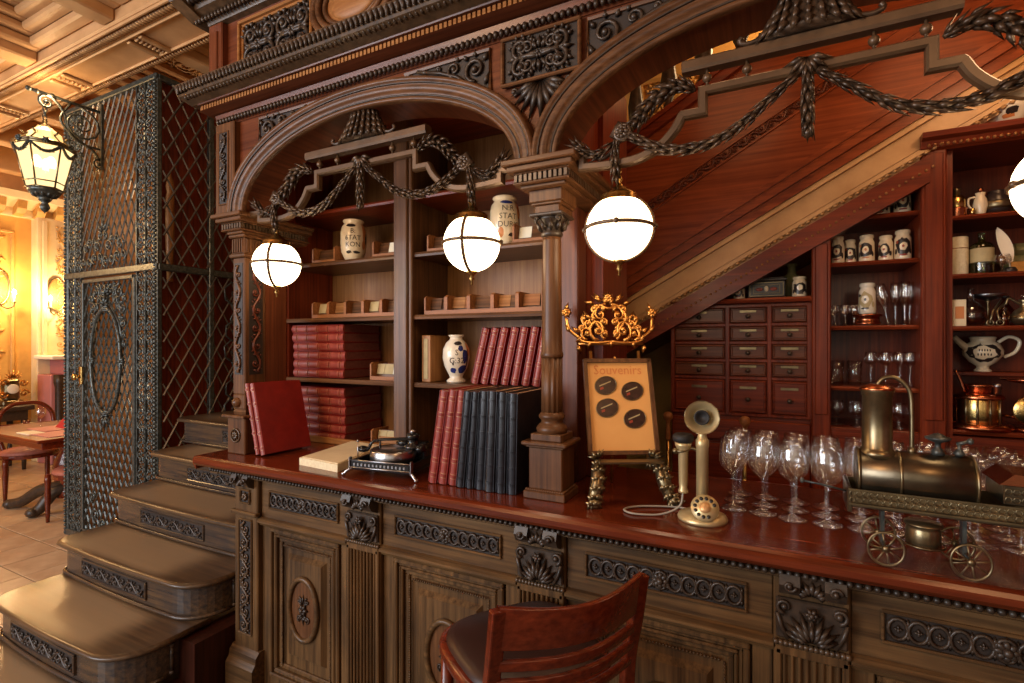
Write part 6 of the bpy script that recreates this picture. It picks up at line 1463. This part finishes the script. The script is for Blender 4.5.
m = M(); so = []
for i in range(40):
    t = 2 * pi * i / 40; ex = .205 * (abs(cos(t)) ** .6) * (1 if cos(t) >= 0 else -1); ey = .20 * (abs(sin(t)) ** .6) * (1 if sin(t) >= 0 else -1); so.append((wid / 2 + ex * (1 + .06 * (ey / .2)), .195 + ey))
rows_ = []
for sc, z in ((.90, .725), (.98, .728), (1.0, .738), (1.0, .750), (.985, .758), (.93, .760)): rows_.append([CP(wid / 2 + (a - wid / 2) * sc, .195 + (b - .195) * sc, z) for a, b in so])
m.sheet(rows_, True, True); n = len(so); m.f.append(tuple(range(5 * n, 6 * n))); m.s.append(False); B(m, 'seat', 'chairwood', CH)
m = M(); rows_ = []
for sc, z in ((.92, .758), (.90, .772), (.82, .782), (.5, .786), (.01, .787)): rows_.append([CP(wid / 2 + (a - wid / 2) * sc, .195 + (b - .195) * sc, z) for a, b in so])
m.sheet(rows_, True, True); B(m, 'seat_pad', 'seatleather', CH)
for a in (.02, wid - .02):
    m = M(); m.tube([CP(a, .35, .73), CP(a, .375, 0)], [.019, .015], 8); B(m, 'front_leg', 'chairwood', CH)
m = M(); m.tube([CP(.02, .36, .30), CP(wid - .02, .36, .30)], .012, 8); m.tube([CP(.0, 0, .35), CP(.02, .36, .35)], .010, 8); m.tube([CP(wid, 0, .35), CP(wid - .02, .36, .35)], .010, 8); B(m, 'stretcher', 'chairwood', CH)
# second chair seat just at the frame's lower edge
T = thing('bar_stool', 'round dark stool seat just touching the lower picture edge', 'stool', (.02, 1.13, 0))
m = M(); m.lathe([(0, .70), (.15, .70), (.165, .71), (.165, .722), (.15, .735), (0, .74)], (.02, 1.13, 0), 32); B(m, 'seat', 'seatleather', T)
for k in range(4):
    a = pi / 4 + pi / 2 * k; m = M(); m.tube([(.02 + .11 * cos(a), 1.13 + .11 * sin(a), .70), (.02 + .15 * cos(a), 1.13 + .15 * sin(a), 0)], .016, 8); B(m, 'leg', 'chairwood', T)

# ================================================================== WROUGHT-IRON CAGE
CX0, CX1, CY0, CY1, CZ = -5.17, -3.85, 2.06, 3.45, 3.475
CG = thing('iron_cage', 'tall wrought iron lift cage with diamond lattice and scrolled door', 'cage', (-4.5, 2.7, 0))
def lattice(m, fr, x0, x1, z0, z1, dx, dz, r, clip=None):
    """crossing diagonal bars clipped to a rectangle"""
    k = dz / dx
    for sg in (1, -1):
        c = (z0 - k * x1 if sg > 0 else z0 + k * x0); cend = (z1 - k * x0 if sg > 0 else z1 + k * x1)
        q = math.floor(c / dz) * dz
        while q <= cend:
            pts = []
            for x in (x0, x1):
                z = sg * k * x + q
                if z0 <= z <= z1: pts.append((x, z))
            for z in (z0, z1):
                x = (z - q) / (sg * k)
                if x0 < x < x1: pts.append((x, z))
            if len(pts) >= 2 and (abs(pts[0][0] - pts[1][0]) > .004): m.tube([fr(pts[0][0], pts[0][1], .004 * sg), fr(pts[1][0], pts[1][1], .004 * sg)], r, 4, False, False)
            q += dz
def scroll_strip(m, fr, x0, x1, z0, z1, rad, cell):
    w = x1 - x0; n = max(1, int((z1 - z0) / cell)); h = (z1 - z0) / n; cx = (x0 + x1) / 2
    for i in range(n):
        zc = z0 + h * (i + .5); sg = 1 if i % 2 else -1
        spiral(m, fr, cx + sg * w * .04, zc + h * .18, w * .40, 1.3, -pi / 2, sg, rad, 4, .2, 9); spiral(m, fr, cx - sg * w * .04, zc - h * .24, w * .36, 1.2, pi / 2, sg, rad, 4, .2, 8)
        fr.leaf(m, cx, zc, pi / 2 * sg, h * .3, w * .25, rad * 2)
ff = Fr((0, CY0, 0), (1, 0, 0), (0, 0, 1), (0, -1, 0))
# corner posts
def post(x0, x1, y0, y1, nm='post'):
    m = M(); m.box(x0, x1, y0, y1, 0, CZ, .006)
    for k in range(115): m.ball(((x0 + x1) / 2, y0 - .004, .02 + .03 * k), .014, 5, 4)
    return B(m, nm, 'iron', CG)
post(CX0, CX0 + .035, CY0 - .012, CY0 + .03); post(CX1 - .03, CX1, CY0 - .012, CY0 + .025); post(CX1 - .05, CX1, CY1 - .05, CY1); post(CX0, CX0 + .05, CY1 - .05, CY1)
for nm, a, b in (('scroll_band', CX0 + .05, CX0 + .15), ('scroll_band', CX0 + .16, CX0 + .25), ('scroll_band', CX1 - .155, CX1 - .055), ('scroll_band', CX1 - .265, CX1 - .165)):
    m = M(); scroll_strip(m, ff, a, b, .05, 2.08, .0075, .105); scroll_strip(m, ff, a, b, 2.14, CZ - .04, .0075, .105)
    m.box(a - .006, a + .004, CY0 - .012, CY0 + .012, 0, CZ, .003); m.box(b - .004, b + .006, CY0 - .012, CY0 + .012, 0, CZ, .003)
    for k in range(100): m.ball((b + .004, CY0 - .014, .03 + .034 * k), .009, 5, 3)
    B1(m, nm, 'iron', CG)
m = M()
for z0, z1 in ((2.085, 2.135), (CZ - .04, CZ), (0, .05)): m.box(CX0, CX1, CY0 - .02, CY0 + .02, z0, z1, .005)
B(m, 'rail', 'iron', CG)
m = M(); lattice(m, ff, CX0 + .26, CX1 - .27, 2.14, CZ - .04, .080, .150, .0068); B1(m, 'upper_lattice', 'lattice', CG)
m = M()
for k in range(4):
    x = CX0 + .34 + .165 * k
    for s in (1, -1): spiral(m, ff, x + s * .04, 2.20 + .03 * (k % 2), .045, 1.3, -pi / 2, s, .009, 4)
    spiral(m, ff, x, 2.31, .05, 1.2, 0, 1, .009, 4)
for k in range(3):
    for s in (1, -1): spiral(m, ff, CX0 + .42 + .165 * k + s * .03, 2.40 if k == 1 else 2.36, .035, 1.2, -pi / 2, s, .008, 4)
palmette(m, Fr((CX0 + .585, CY0, 2.42)), .16, .18, .008, 5); B(m, 'lower_scroll_crest', 'iron', CG)
DX0, DX1 = CX0 + .27, CX1 - .28; DM = (DX0 + DX1) / 2
m = M()
for q in ((DX0, DX0 + .03, .05, 2.07), (DX1 - .03, DX1, .05, 2.07), (DX0, DX1, 2.04, 2.07), (DX0, DX1, .05, .09)): m.box(q[0], q[1], CY0 - .018, CY0 + .018, q[2], q[3], .004)
DO = B(m, 'cage_door', 'iron', CG)
m = M(); lattice(m, ff, DX0 + .03, DX1 - .03, .09, 2.04, .074, .135, .0066); B1(m, 'door_lattice', 'iron', DO)
m = M(); m.tube(ring_pts(ff, DM, 1.43, .215, .40, 44, .022), .014, 7, True, up=(0, -1, 0))
for k in range(34): a = 2 * pi * k / 34; m.ball(ff(DM + .215 * cos(a), 1.43 + .40 * sin(a), .030), .011, 5, 4)
for s in (1, -1):
    palmette(m, Fr(ff(DM, 1.43 + s * .42, .02), (1, 0, 0), (0, 0, s)), .12, .12, .009, 5); rosette(m, ff, DM + s * .215, 1.43, .04, .03, 6); rosette(m, ff, DM, 1.43 + s * .40, .04, .03, 6)
B(m, 'oval_ring', 'iron', DO)
m = M()
for s in (1, -1):
    for i, (dx, z, R) in enumerate(((.06, 1.96, .055), (.17, 1.955, .06), (.215, 1.83, .05), (.12, 1.90, .04), (.225, 1.72, .04), (.23, 1.63, .03), (.02, 1.985, .03), (.115, 1.99, .03), (.24, 1.905, .03), (.165, 1.845, .03), (.235, 1.56, .025), (.19, 1.76, .025))): spiral(m, ff, DM + s * dx, z, R, 1.4, pi / 2, s, .010, 4)
    m.tube(arc_pts([ff(DM, 1.92, .01), ff(DM + s * .10, 1.80, .01), ff(DM + s * .18, 1.70, .01), ff(DM + s * .205, 1.55, .01)], 5), .010, 5)
palmette(m, Fr(ff(DM, 1.93, .01)), .12, .10, .009, 5)
for s in (1, -1):
    for dx, z, R in ((.17, .22, .06), (.22, .36, .045), (.07, .17, .05)): spiral(m, ff, DM + s * dx, z, R, 1.4, -pi / 2, s, .009, 4)
B(m, 'door_scrollwork', 'iron', DO)
m = M(); m.lathe([(.012, 0), (.012, .03), (.026, .04), (.026, .055), (0, .06)], (DX0 + .02, CY0 - .02, 1.30), 10, True, lambda p: (p[0], -p[2], p[1])); m.box(DX0 + .0, DX0 + .035, CY0 - .03, CY0 - .015, 1.24, 1.38, .003); B(m, 'door_knob', 'brass', DO)
# right face (facing the bar)
fs = Fr((CX1, CY0, 0), (0, 1, 0), (0, 0, 1), (1, 0, 0)); LW = CY1 - CY0
m = M(); lattice(m, fs, .03, LW - .05, 2.14, CZ - .04, .105, .19, .007); lattice(m, fs, .03, LW - .05, .05, 2.08, .105, .19, .007); B1(m, 'side_lattice', 'lattice', CG)
m = M()
for z0, z1 in ((2.085, 2.135), (CZ - .04, CZ), (0, .05)): m.box(CX1 - .035, CX1 + .005, CY0, CY1, z0, z1, .005)
for yy in (CY0 + .36, CY0 + .75): m.box(CX1 - .03, CX1 + .008, yy, yy + .04, 0, CZ, .005)
B(m, 'side_frame', 'iron', CG)
m = M(); scroll_strip(m, fs, .44, .72, .9, 2.05, .009, .20); B(m, 'side_scroll_panel', 'iron', CG)
m = M(); m.box(CX1 - .16, CX1 - .12, CY0 + .05, CY1 - .05, 0, CZ); B(m, 'lining', 'mah_z', CG)
m = M(); m.lathe([(.02, 0), (.028, .3), (.03, .6), (.02, .65), (.028, .7), (.012, .78), (0, .8)], (CX1 - .08, CY0 + .12, 2.02), 10); B(m, 'turned_bar', 'tan_z', CG)
m = M(); m.box(CX0 + .02, CX1 - .2, CY1 - .06, CY1 - .02, 0, CZ); B(m, 'rear_panel', 'tan_z', CG)
m = M(); m.box(CX0 + .01, CX0 + .03, CY0 + .05, CY1 - .06, 0, CZ); B(m, 'left_panel', 'tan_z', CG)

# ---- lantern on its bracket
BK = thing('lantern_bracket', 'scrolled wrought iron wall bracket on the cage corner', 'bracket', (-4.58, 2.04, 3.3))
bf = Fr((-4.58, 2.04, 0), (0, -1, 0), (0, 0, 1), (1, 0, 0))
m = M(); m.tube([bf(0, 3.335), bf(.42, 3.335)], .012, 6); m.ball(bf(.43, 3.335), .018); m.ball(bf(.385, 3.335), .016); m.ball(bf(.30, 3.335), .02); B(m, 'arm', 'iron', BK)
m = M(); spiral(m, bf, .13, 3.19, .125, 1.9, pi / 2, 1, .010, 6); m.tube(arc_pts([bf(.30, 3.33), bf(.235, 3.25), bf(.19, 3.10), bf(.06, 3.03), bf(.01, 2.96)], 6), .010, 6); spiral(m, bf, .02, 2.93, .04, 1.2, pi / 2, -1, .008, 5); spiral(m, bf, .335, 3.275, .05, 1.4, pi / 2, -1, .009, 5); m.tube(arc_pts([bf(.19, 3.33), bf(.25, 3.18), bf(.12, 3.06), bf(.0, 3.05)], 6), .008, 6); m.box(-4.60, -4.56, 2.03, 2.05, 2.9, 3.4, .003); B(m, 'scroll', 'iron', BK)
LX, LY = -4.58, 1.70
LN = thing('lantern', 'lit hexagonal brass lantern hanging from the scrolled bracket', 'lantern', (LX, LY, 2.5), 0)
NS = 6; A6 = [2 * pi * k / NS + .2 for k in range(NS)]
def hexp(r, z): return [(LX + r * cos(a), LY + r * sin(a), z) for a in A6]
t_, b_ = hexp(.158, 2.945), hexp(.098, 2.66)
for k in range(NS):
    m = M(); k2 = (k + 1) % NS; m.add([b_[k], b_[k2], t_[k2], t_[k]], [(0, 1, 2, 3)]); q = [tuple(Vector(p) + (Vector((LX, LY, p[2])) - Vector(p)) * .05) for p in (b_[k], b_[k2], t_[k2], t_[k])]; m.add(q, [(3, 2, 1, 0)]); B(m, 'pane', 'lampglass', LN)
m = M()
for k in range(NS):
    k2 = (k + 1) % NS; m.tube([b_[k], t_[k]], .006, 5)
    for r, z, rr in ((.165, 2.95, .011), (.104, 2.655, .007), (.112, 2.70, .005), (.165, 2.965, .008)): h = hexp(r, z); m.tube([h[k], h[k2]], rr, 6)
B(m, 'frame', 'oldbrass', LN)
m = M()
for k in range(NS):
    k2 = (k + 1) % NS; h = hexp(.168, 2.945); a, b = Vector(h[k]), Vector(h[k2]); out = ((a + b) / 2 - Vector((LX, LY, 2.945))).normalized()
    p = [a + (b - a) * (i / 8) + Vector((0, 0, -.055 * sin(pi * i / 8))) for i in range(9)]; garland(m, [tuple(x) for x in p], .006, .010, .018); rosette(m, Fr(tuple((a + b) / 2 + Vector((0, 0, .02))), tuple((b - a).normalized()), (0, 0, 1), tuple(out)), 0, 0, .03, .02, 6)
B(m, 'garland_trim', 'iron', LN)
m = M(); m.lathe([(.155, 2.965), (.13, 2.985), (.10, 3.0), (.098, 3.015)], (LX, LY, 0), 6, False); m.lathe([(.098, 3.015), (.092, 3.05), (.05, 3.085), (.03, 3.10)], (LX, LY, 0), 6, False); B(m, 'crown_glass', 'lampfrost', LN)
m = M()
for k in range(NS): h1, h2, h3 = hexp(.16, 2.965), hexp(.10, 3.02), hexp(.03, 3.10); m.tube([h1[k], h2[k], h3[k]], .005, 5); m.petal(h2[k], (cos(A6[k]), sin(A6[k]), .8), (0, 0, 1), .05, .02, .012)
m.lathe([(.035, 3.09), (.03, 3.11), (.012, 3.125), (.016, 3.14), (0, 3.15)], (LX, LY, 0), 10); B(m, 'crown', 'oldbrass', LN)
m = M(); m.lathe([(.104, 2.655), (.09, 2.63), (.06, 2.605), (.045, 2.60)], (LX, LY, 0), 12)
for k in range(12): a = 2 * pi * k / 12; m.petal((LX + .04 * cos(a), LY + .04 * sin(a), 2.595), (cos(a), sin(a), .8), (cos(a), sin(a), -.5), .07, .03, .012)
m.lathe([(.045, 2.60), (.035, 2.575), (.018, 2.56), (.026, 2.54), (.030, 2.525), (.018, 2.505), (.006, 2.495), (0, 2.48)], (LX, LY, 0), 12); B(m, 'finial', 'iron', LN)
m = M()
for i in range(4): m.tube([(LX + .012 * cos(a) * (i % 2), LY + .012 * cos(a) * ((i + 1) % 2), 3.165 + .03 * i + .02 * sin(a)) for a in [2 * pi * k / 8 for k in range(8)]], .004, 4, True)
B(m, 'chain', 'iron', LN)
for k in range(3):
    a = 2 * pi * k / 3 + .5; m = M(); m.ball((LX + .045 * cos(a), LY + .045 * sin(a), 2.84), (.028, .028, .05), 10, 8); B(m, 'bulb', 'candle', LN)
    m = M(); m.lathe([(.012, 2.66), (.012, 2.79), (.02, 2.80)], (LX + .045 * cos(a), LY + .045 * sin(a), 0), 8); B(m, 'candle', 'card', LN)
point('cage_fill_light', (-4.5, 2.8, 2.7), 9, (1, .72, .42), .1); point('cage_fill_light', (-4.5, 2.75, 1.2), 6, (1, .80, .52), .1)  # unseen point lights added to brighten the cage interior
point('lantern_flame_light', (LX, LY, 3.30), 9.0, (1, .66, .32), .05)
# ================================================================== DINING ROOM CORNER (left)
TB = thing('dining_table', 'dark wooden pedestal dining table laid with pink mats', 'table', (-5.95, 2.3, 0))
m = M(); m.box(-6.75, -5.44, 1.97, 2.70, .722, .75, .008); m.box(-6.68, -5.50, 2.02, 2.64, .66, .722, .004); B(m, 'top', 'mah_x', TB)
m = M(); m.lathe([(.10, .14), (.085, .20), (.07, .26), (.10, .34), (.13, .42), (.11, .50), (.075, .56), (.10, .62), (.12, .66)], (-5.85, 2.36, 0), 18); B(m, 'pedestal', 'chairwood', TB)
for ex, ey in ((-6.42, 2.12), (-5.90, 2.10), (-6.2, 2.62), (-5.5, 2.6)):
    m = M(); p = arc_pts([(-5.85, 2.36, .22), (-5.85 + (ex + 5.85) * .45, 2.36 + (ey - 2.36) * .45, .19), (-5.85 + (ex + 5.85) * .8, 2.36 + (ey - 2.36) * .8, .07), (ex, ey, .045)], 6); m.tube(p, [.06 - .018 * i / len(p) for i in range(len(p))], 8); m.ball((ex, ey, .046), (.055, .05, .045), 10, 6); B(m, 'foot', 'dark', TB)
def dining_chair(cx, cy, rz, label):
    T = thing('dining_chair', label, 'chair', (cx, cy, 0), rz, 'rose upholstered dining chairs')
    for x, y in ((-.19, -.19), (.19, -.19), (-.16, .19), (.16, .19)):
        m = M(); m.lathe([(.014, 0), (.018, .08), (.024, .25), (.02, .3), (.026, .36), (.022, .42)], (x, y, 0), 8); B(m, 'leg', 'chairwood', T, True)
    m = M(); pr = [(.235 * cos(2 * pi * i / 24), .225 * sin(2 * pi * i / 24)) for i in range(24)]; m.pz(pr, .40, .44); B(m, 'seat_frame', 'chairwood', T, True)
    m = M(); m.ball((0, 0, .45), (.235, .225, .055), 20, 8)
    B(m, 'seat', 'rose', T, True)
    m = M(); p = arc_pts([(-.17, .18, .42), (-.21, .22, .60), (-.205, .245, .80), (-.12, .26, .91), (0, .265, .93), (.12, .26, .91), (.205, .245, .80), (.21, .22, .60), (.17, .18, .42)], 6); m.tube(p, .021, 8); B(m, 'balloon_back', 'chairwood', T, True)
    m = M(); fr = Fr((0, .25, .70)); rosette(m, fr, 0, 0, .06, .03, 6); m.tube([(-.2, .235, .70), (.2, .235, .70)], .016, 6); m.tube([(-.19, .225, .60), (.19, .225, .60)], .012, 6); B(m, 'back_splat', 'chairwood', T, True)
dining_chair(-6.86, 2.42, pi / 2 - .25, 'balloon-back dining chair behind the table with rose seat'); dining_chair(-5.44, 2.30, 0, 'rose seated dining chair half hidden by the cage')
T = thing('windsor_chair', 'pale slatted chair in the background near the mantel', 'chair', (-7.75, 3.15, 0))
m = M(); m.pz([(-7.98, 2.95), (-7.52, 2.95), (-7.56, 3.35), (-7.94, 3.35)], .42, .45); B(m, 'seat', 'tan_x', T)
for k in range(6): m = M(); m.box(-7.93 + .062 * k, -7.89 + .062 * k, 3.32, 3.34, .45, .90, .004); B(m, 'back_slat', 'tan_z', T)
m = M(); m.box(-7.97, -7.53, 3.315, 3.345, .90, .98, .008); B(m, 'crest_rail', 'tan_x', T)
for x, y in ((-7.94, 2.98), (-7.56, 2.98), (-7.92, 3.32), (-7.58, 3.32)): m = M(); m.tube([(x, y, 0), (x, y, .42)], .02, 8); B(m, 'leg', 'tan_z', T)
T = thing('side_table', 'dark side table against the gold wall', 'table', (-8.45, 2.6, 0)); m = M(); m.box(-8.74, -8.2, 2.0, 2.95, .74, .80, .01); m.box(-8.72, -8.25, 2.05, 2.9, .62, .74, .004); B(m, 'top', 'dark', T)
for x in (-8.68, -8.28):
    for y in (2.08, 2.87): m = M(); m.lathe([(.02, 0), (.03, .2), (.02, .3), (.035, .5), (.03, .62)], (x, y, 0), 8); B(m, 'leg', 'dark', T)
T = thing('mantel_clock', 'gilt scrolled mantel clock on the side table', 'clock', (-8.45, 2.80, .80))
m = M(); m.box(-8.55, -8.35, 2.70, 2.90, .80, .86, .01); m.box(-8.52, -8.38, 2.73, 2.87, .86, 1.12, .02); B(m, 'case', 'oldbrass', T)
m = M(); fr = Fr((-8.375, 2.80, 1.0), (0, 1, 0), (0, 0, 1), (1, 0, 0))
for s in (1, -1): spiral(m, fr, s * .10, -.06, .05, 1.3, 0, s, .012, 5); spiral(m, fr, s * .09, .08, .045, 1.3, 0, -s, .012, 5)
palmette(m, Fr(fr(0, .13, 0), (0, 1, 0), (0, 0, 1), (1, 0, 0)), .16, .14, .014, 7); B(m, 'scroll_mount', 'gilt', T)
m = M(); m.lathe([(0, .004), (.055, .004), (.06, 0), (.055, -.004)], fr(0, 0, .004), 20, True, lambda p: (p[2], p[0], p[1])); B(m, 'face', 'card', T)
T = thing('mantelpiece', 'rose marble mantelpiece with white shelf at the far wall', 'mantelpiece', (-8.5, 3.6, 0))
m = M(); m.box(-8.62, -8.10, 3.08, 4.3, 1.36, 1.41, .01); B(m, 'shelf', 'card', T)
m = M(); m.box(-8.62, -8.2, 3.25, 4.25, 1.16, 1.36, .01); m.box(-8.62, -8.25, 3.12, 3.30, 0, 1.16, .01); m.box(-8.62, -8.25, 4.1, 4.28, 0, 1.16, .01); B(m, 'surround', 'pink', T)
m = M(); m.lathe([(.06, 0), (.06, .1), (.045, .14), (.045, 1.0), (.06, 1.06), (.06, 1.16)], (-8.22, 3.20, 0), 14); B(m, 'colonnette', 'dark', T)
m = M(); m.box(-8.64, -8.5, 3.30, 4.1, 0, 1.16); B(m, 'fire_opening', 'dark', T)
def sconce(y, z, x, label):
    T = thing('wall_sconce', label, 'sconce', (x, y, z), 0, 'brass candle sconces'); fr = Fr((0, 0, 0), (0, 1, 0), (0, 0, 1), (1, 0, 0))
    m = M(); m.tube(ring_pts(fr, 0, .17, .10, .22, 28, .02), .012, 6, True); B(m, 'mirror_frame', 'oldbrass', T, True)
    m = M(); m.prism([(.10 * cos(2 * pi * i / 24), .17 + .22 * sin(2 * pi * i / 24)) for i in range(24)], fr, .005, .015); B(m, 'mirror', 'tan_x', T, True)
    for s in (-1, 1):
        m = M(); m.tube(arc_pts([fr(0, -.06, .02), fr(s * .05, -.10, .08), fr(s * .10, -.08, .12), fr(s * .11, -.03, .13)], 5), .009, 6); m.lathe([(.03, 0), (.035, .01), (.012, .012)], fr(s * .11, -.03, .13), 10); B(m, 'arm', 'oldbrass', T, True)
        m = M(); m.lathe([(.012, 0), (.012, .09), (0, .09)], fr(s * .11, -.018, .13), 8); B(m, 'candle', 'card', T, True)
        m = M(); m.ball(fr(s * .11, .105, .13), (.02, .02, .04), 8, 6); B(m, 'flame_bulb', 'candle', T, True)
    point('sconce_light', (x + .25, y, z + .12), 26, (1, .66, .30), .06)
sconce(3.32, 2.06, -8.62, 'brass candle sconce with oval mirror on the cream pilaster'); sconce(2.80, 2.12, -8.80, 'brass candle sconce with oval mirror on the gold wall at the left edge')
T = thing('napkin', 'folded red napkin standing on the dining table', 'napkin', (-6.02, 2.42, .75)); m = M(); m.add([(-6.16, 2.36, .752), (-5.88, 2.36, .752), (-5.88, 2.50, .752), (-6.16, 2.50, .752), (-6.12, 2.43, .86), (-5.94, 2.43, .89)], [(0, 1, 5, 4), (2, 3, 4, 5), (1, 2, 5), (3, 0, 4), (3, 2, 1, 0)]); B(m, 'cloth', 'napkin', T)
for i, (x, y, lb) in enumerate(((-6.12, 2.32, 'pink place mat near the red napkin'), (-5.72, 2.20, 'pink place mat at the near end of the table'))):
    T = thing('place_mat', lb, 'place mat', (x, y, .75), 0, 'pink place mats'); m = M(); m.box(x - .18, x + .18, y - .12, y + .12, .7502, .756, .002); B(m, 'cloth', 'pink', T)
T = thing('menu', 'white menu card lying on the dining table', 'menu', (-5.98, 2.12, .75)); m = M(); m.box(-6.10, -5.86, 2.06, 2.18, .7503, .758, .001); B(m, 'card', 'card', T)
glass_thing('table_glass', 'stemmed glass on the dining table left of the red napkin', None, (-6.28, 2.30, .7505), wine_prof(.04, .19, .5), n=16)
# unseen warm fill lights, added above the dining room and bar
point('dining_fill_light', (-6.4, .9, 2.7), 75, (1, .60, .24), .25)
point('bar_fill_light', (-1.9, -.9, 2.9), 62, (1, .58, .27), .30); point('bar_fill_light', (1.1, -.6, 2.9), 24, (1, .56, .25), .30)

# ---- things made of a single mesh carry their label themselves
for o in [q for q in list(COL.objects) if q.type == 'EMPTY' and q.parent is None and len(q.children) == 1 and len(q.children[0].children) == 0]:
    c = o.children[0]; nm = o.name.split('.')[0]
    loc = Vector(c.location); c.parent = None
    c.matrix_basis = Matrix.LocRotScale(o.location, o.rotation_euler, o.scale) @ Matrix.Translation(loc)
    for k in ('label', 'category', 'group', 'kind'):
        if k in o: c[k] = o[k]
    bpy.data.objects.remove(o); c.name = nm
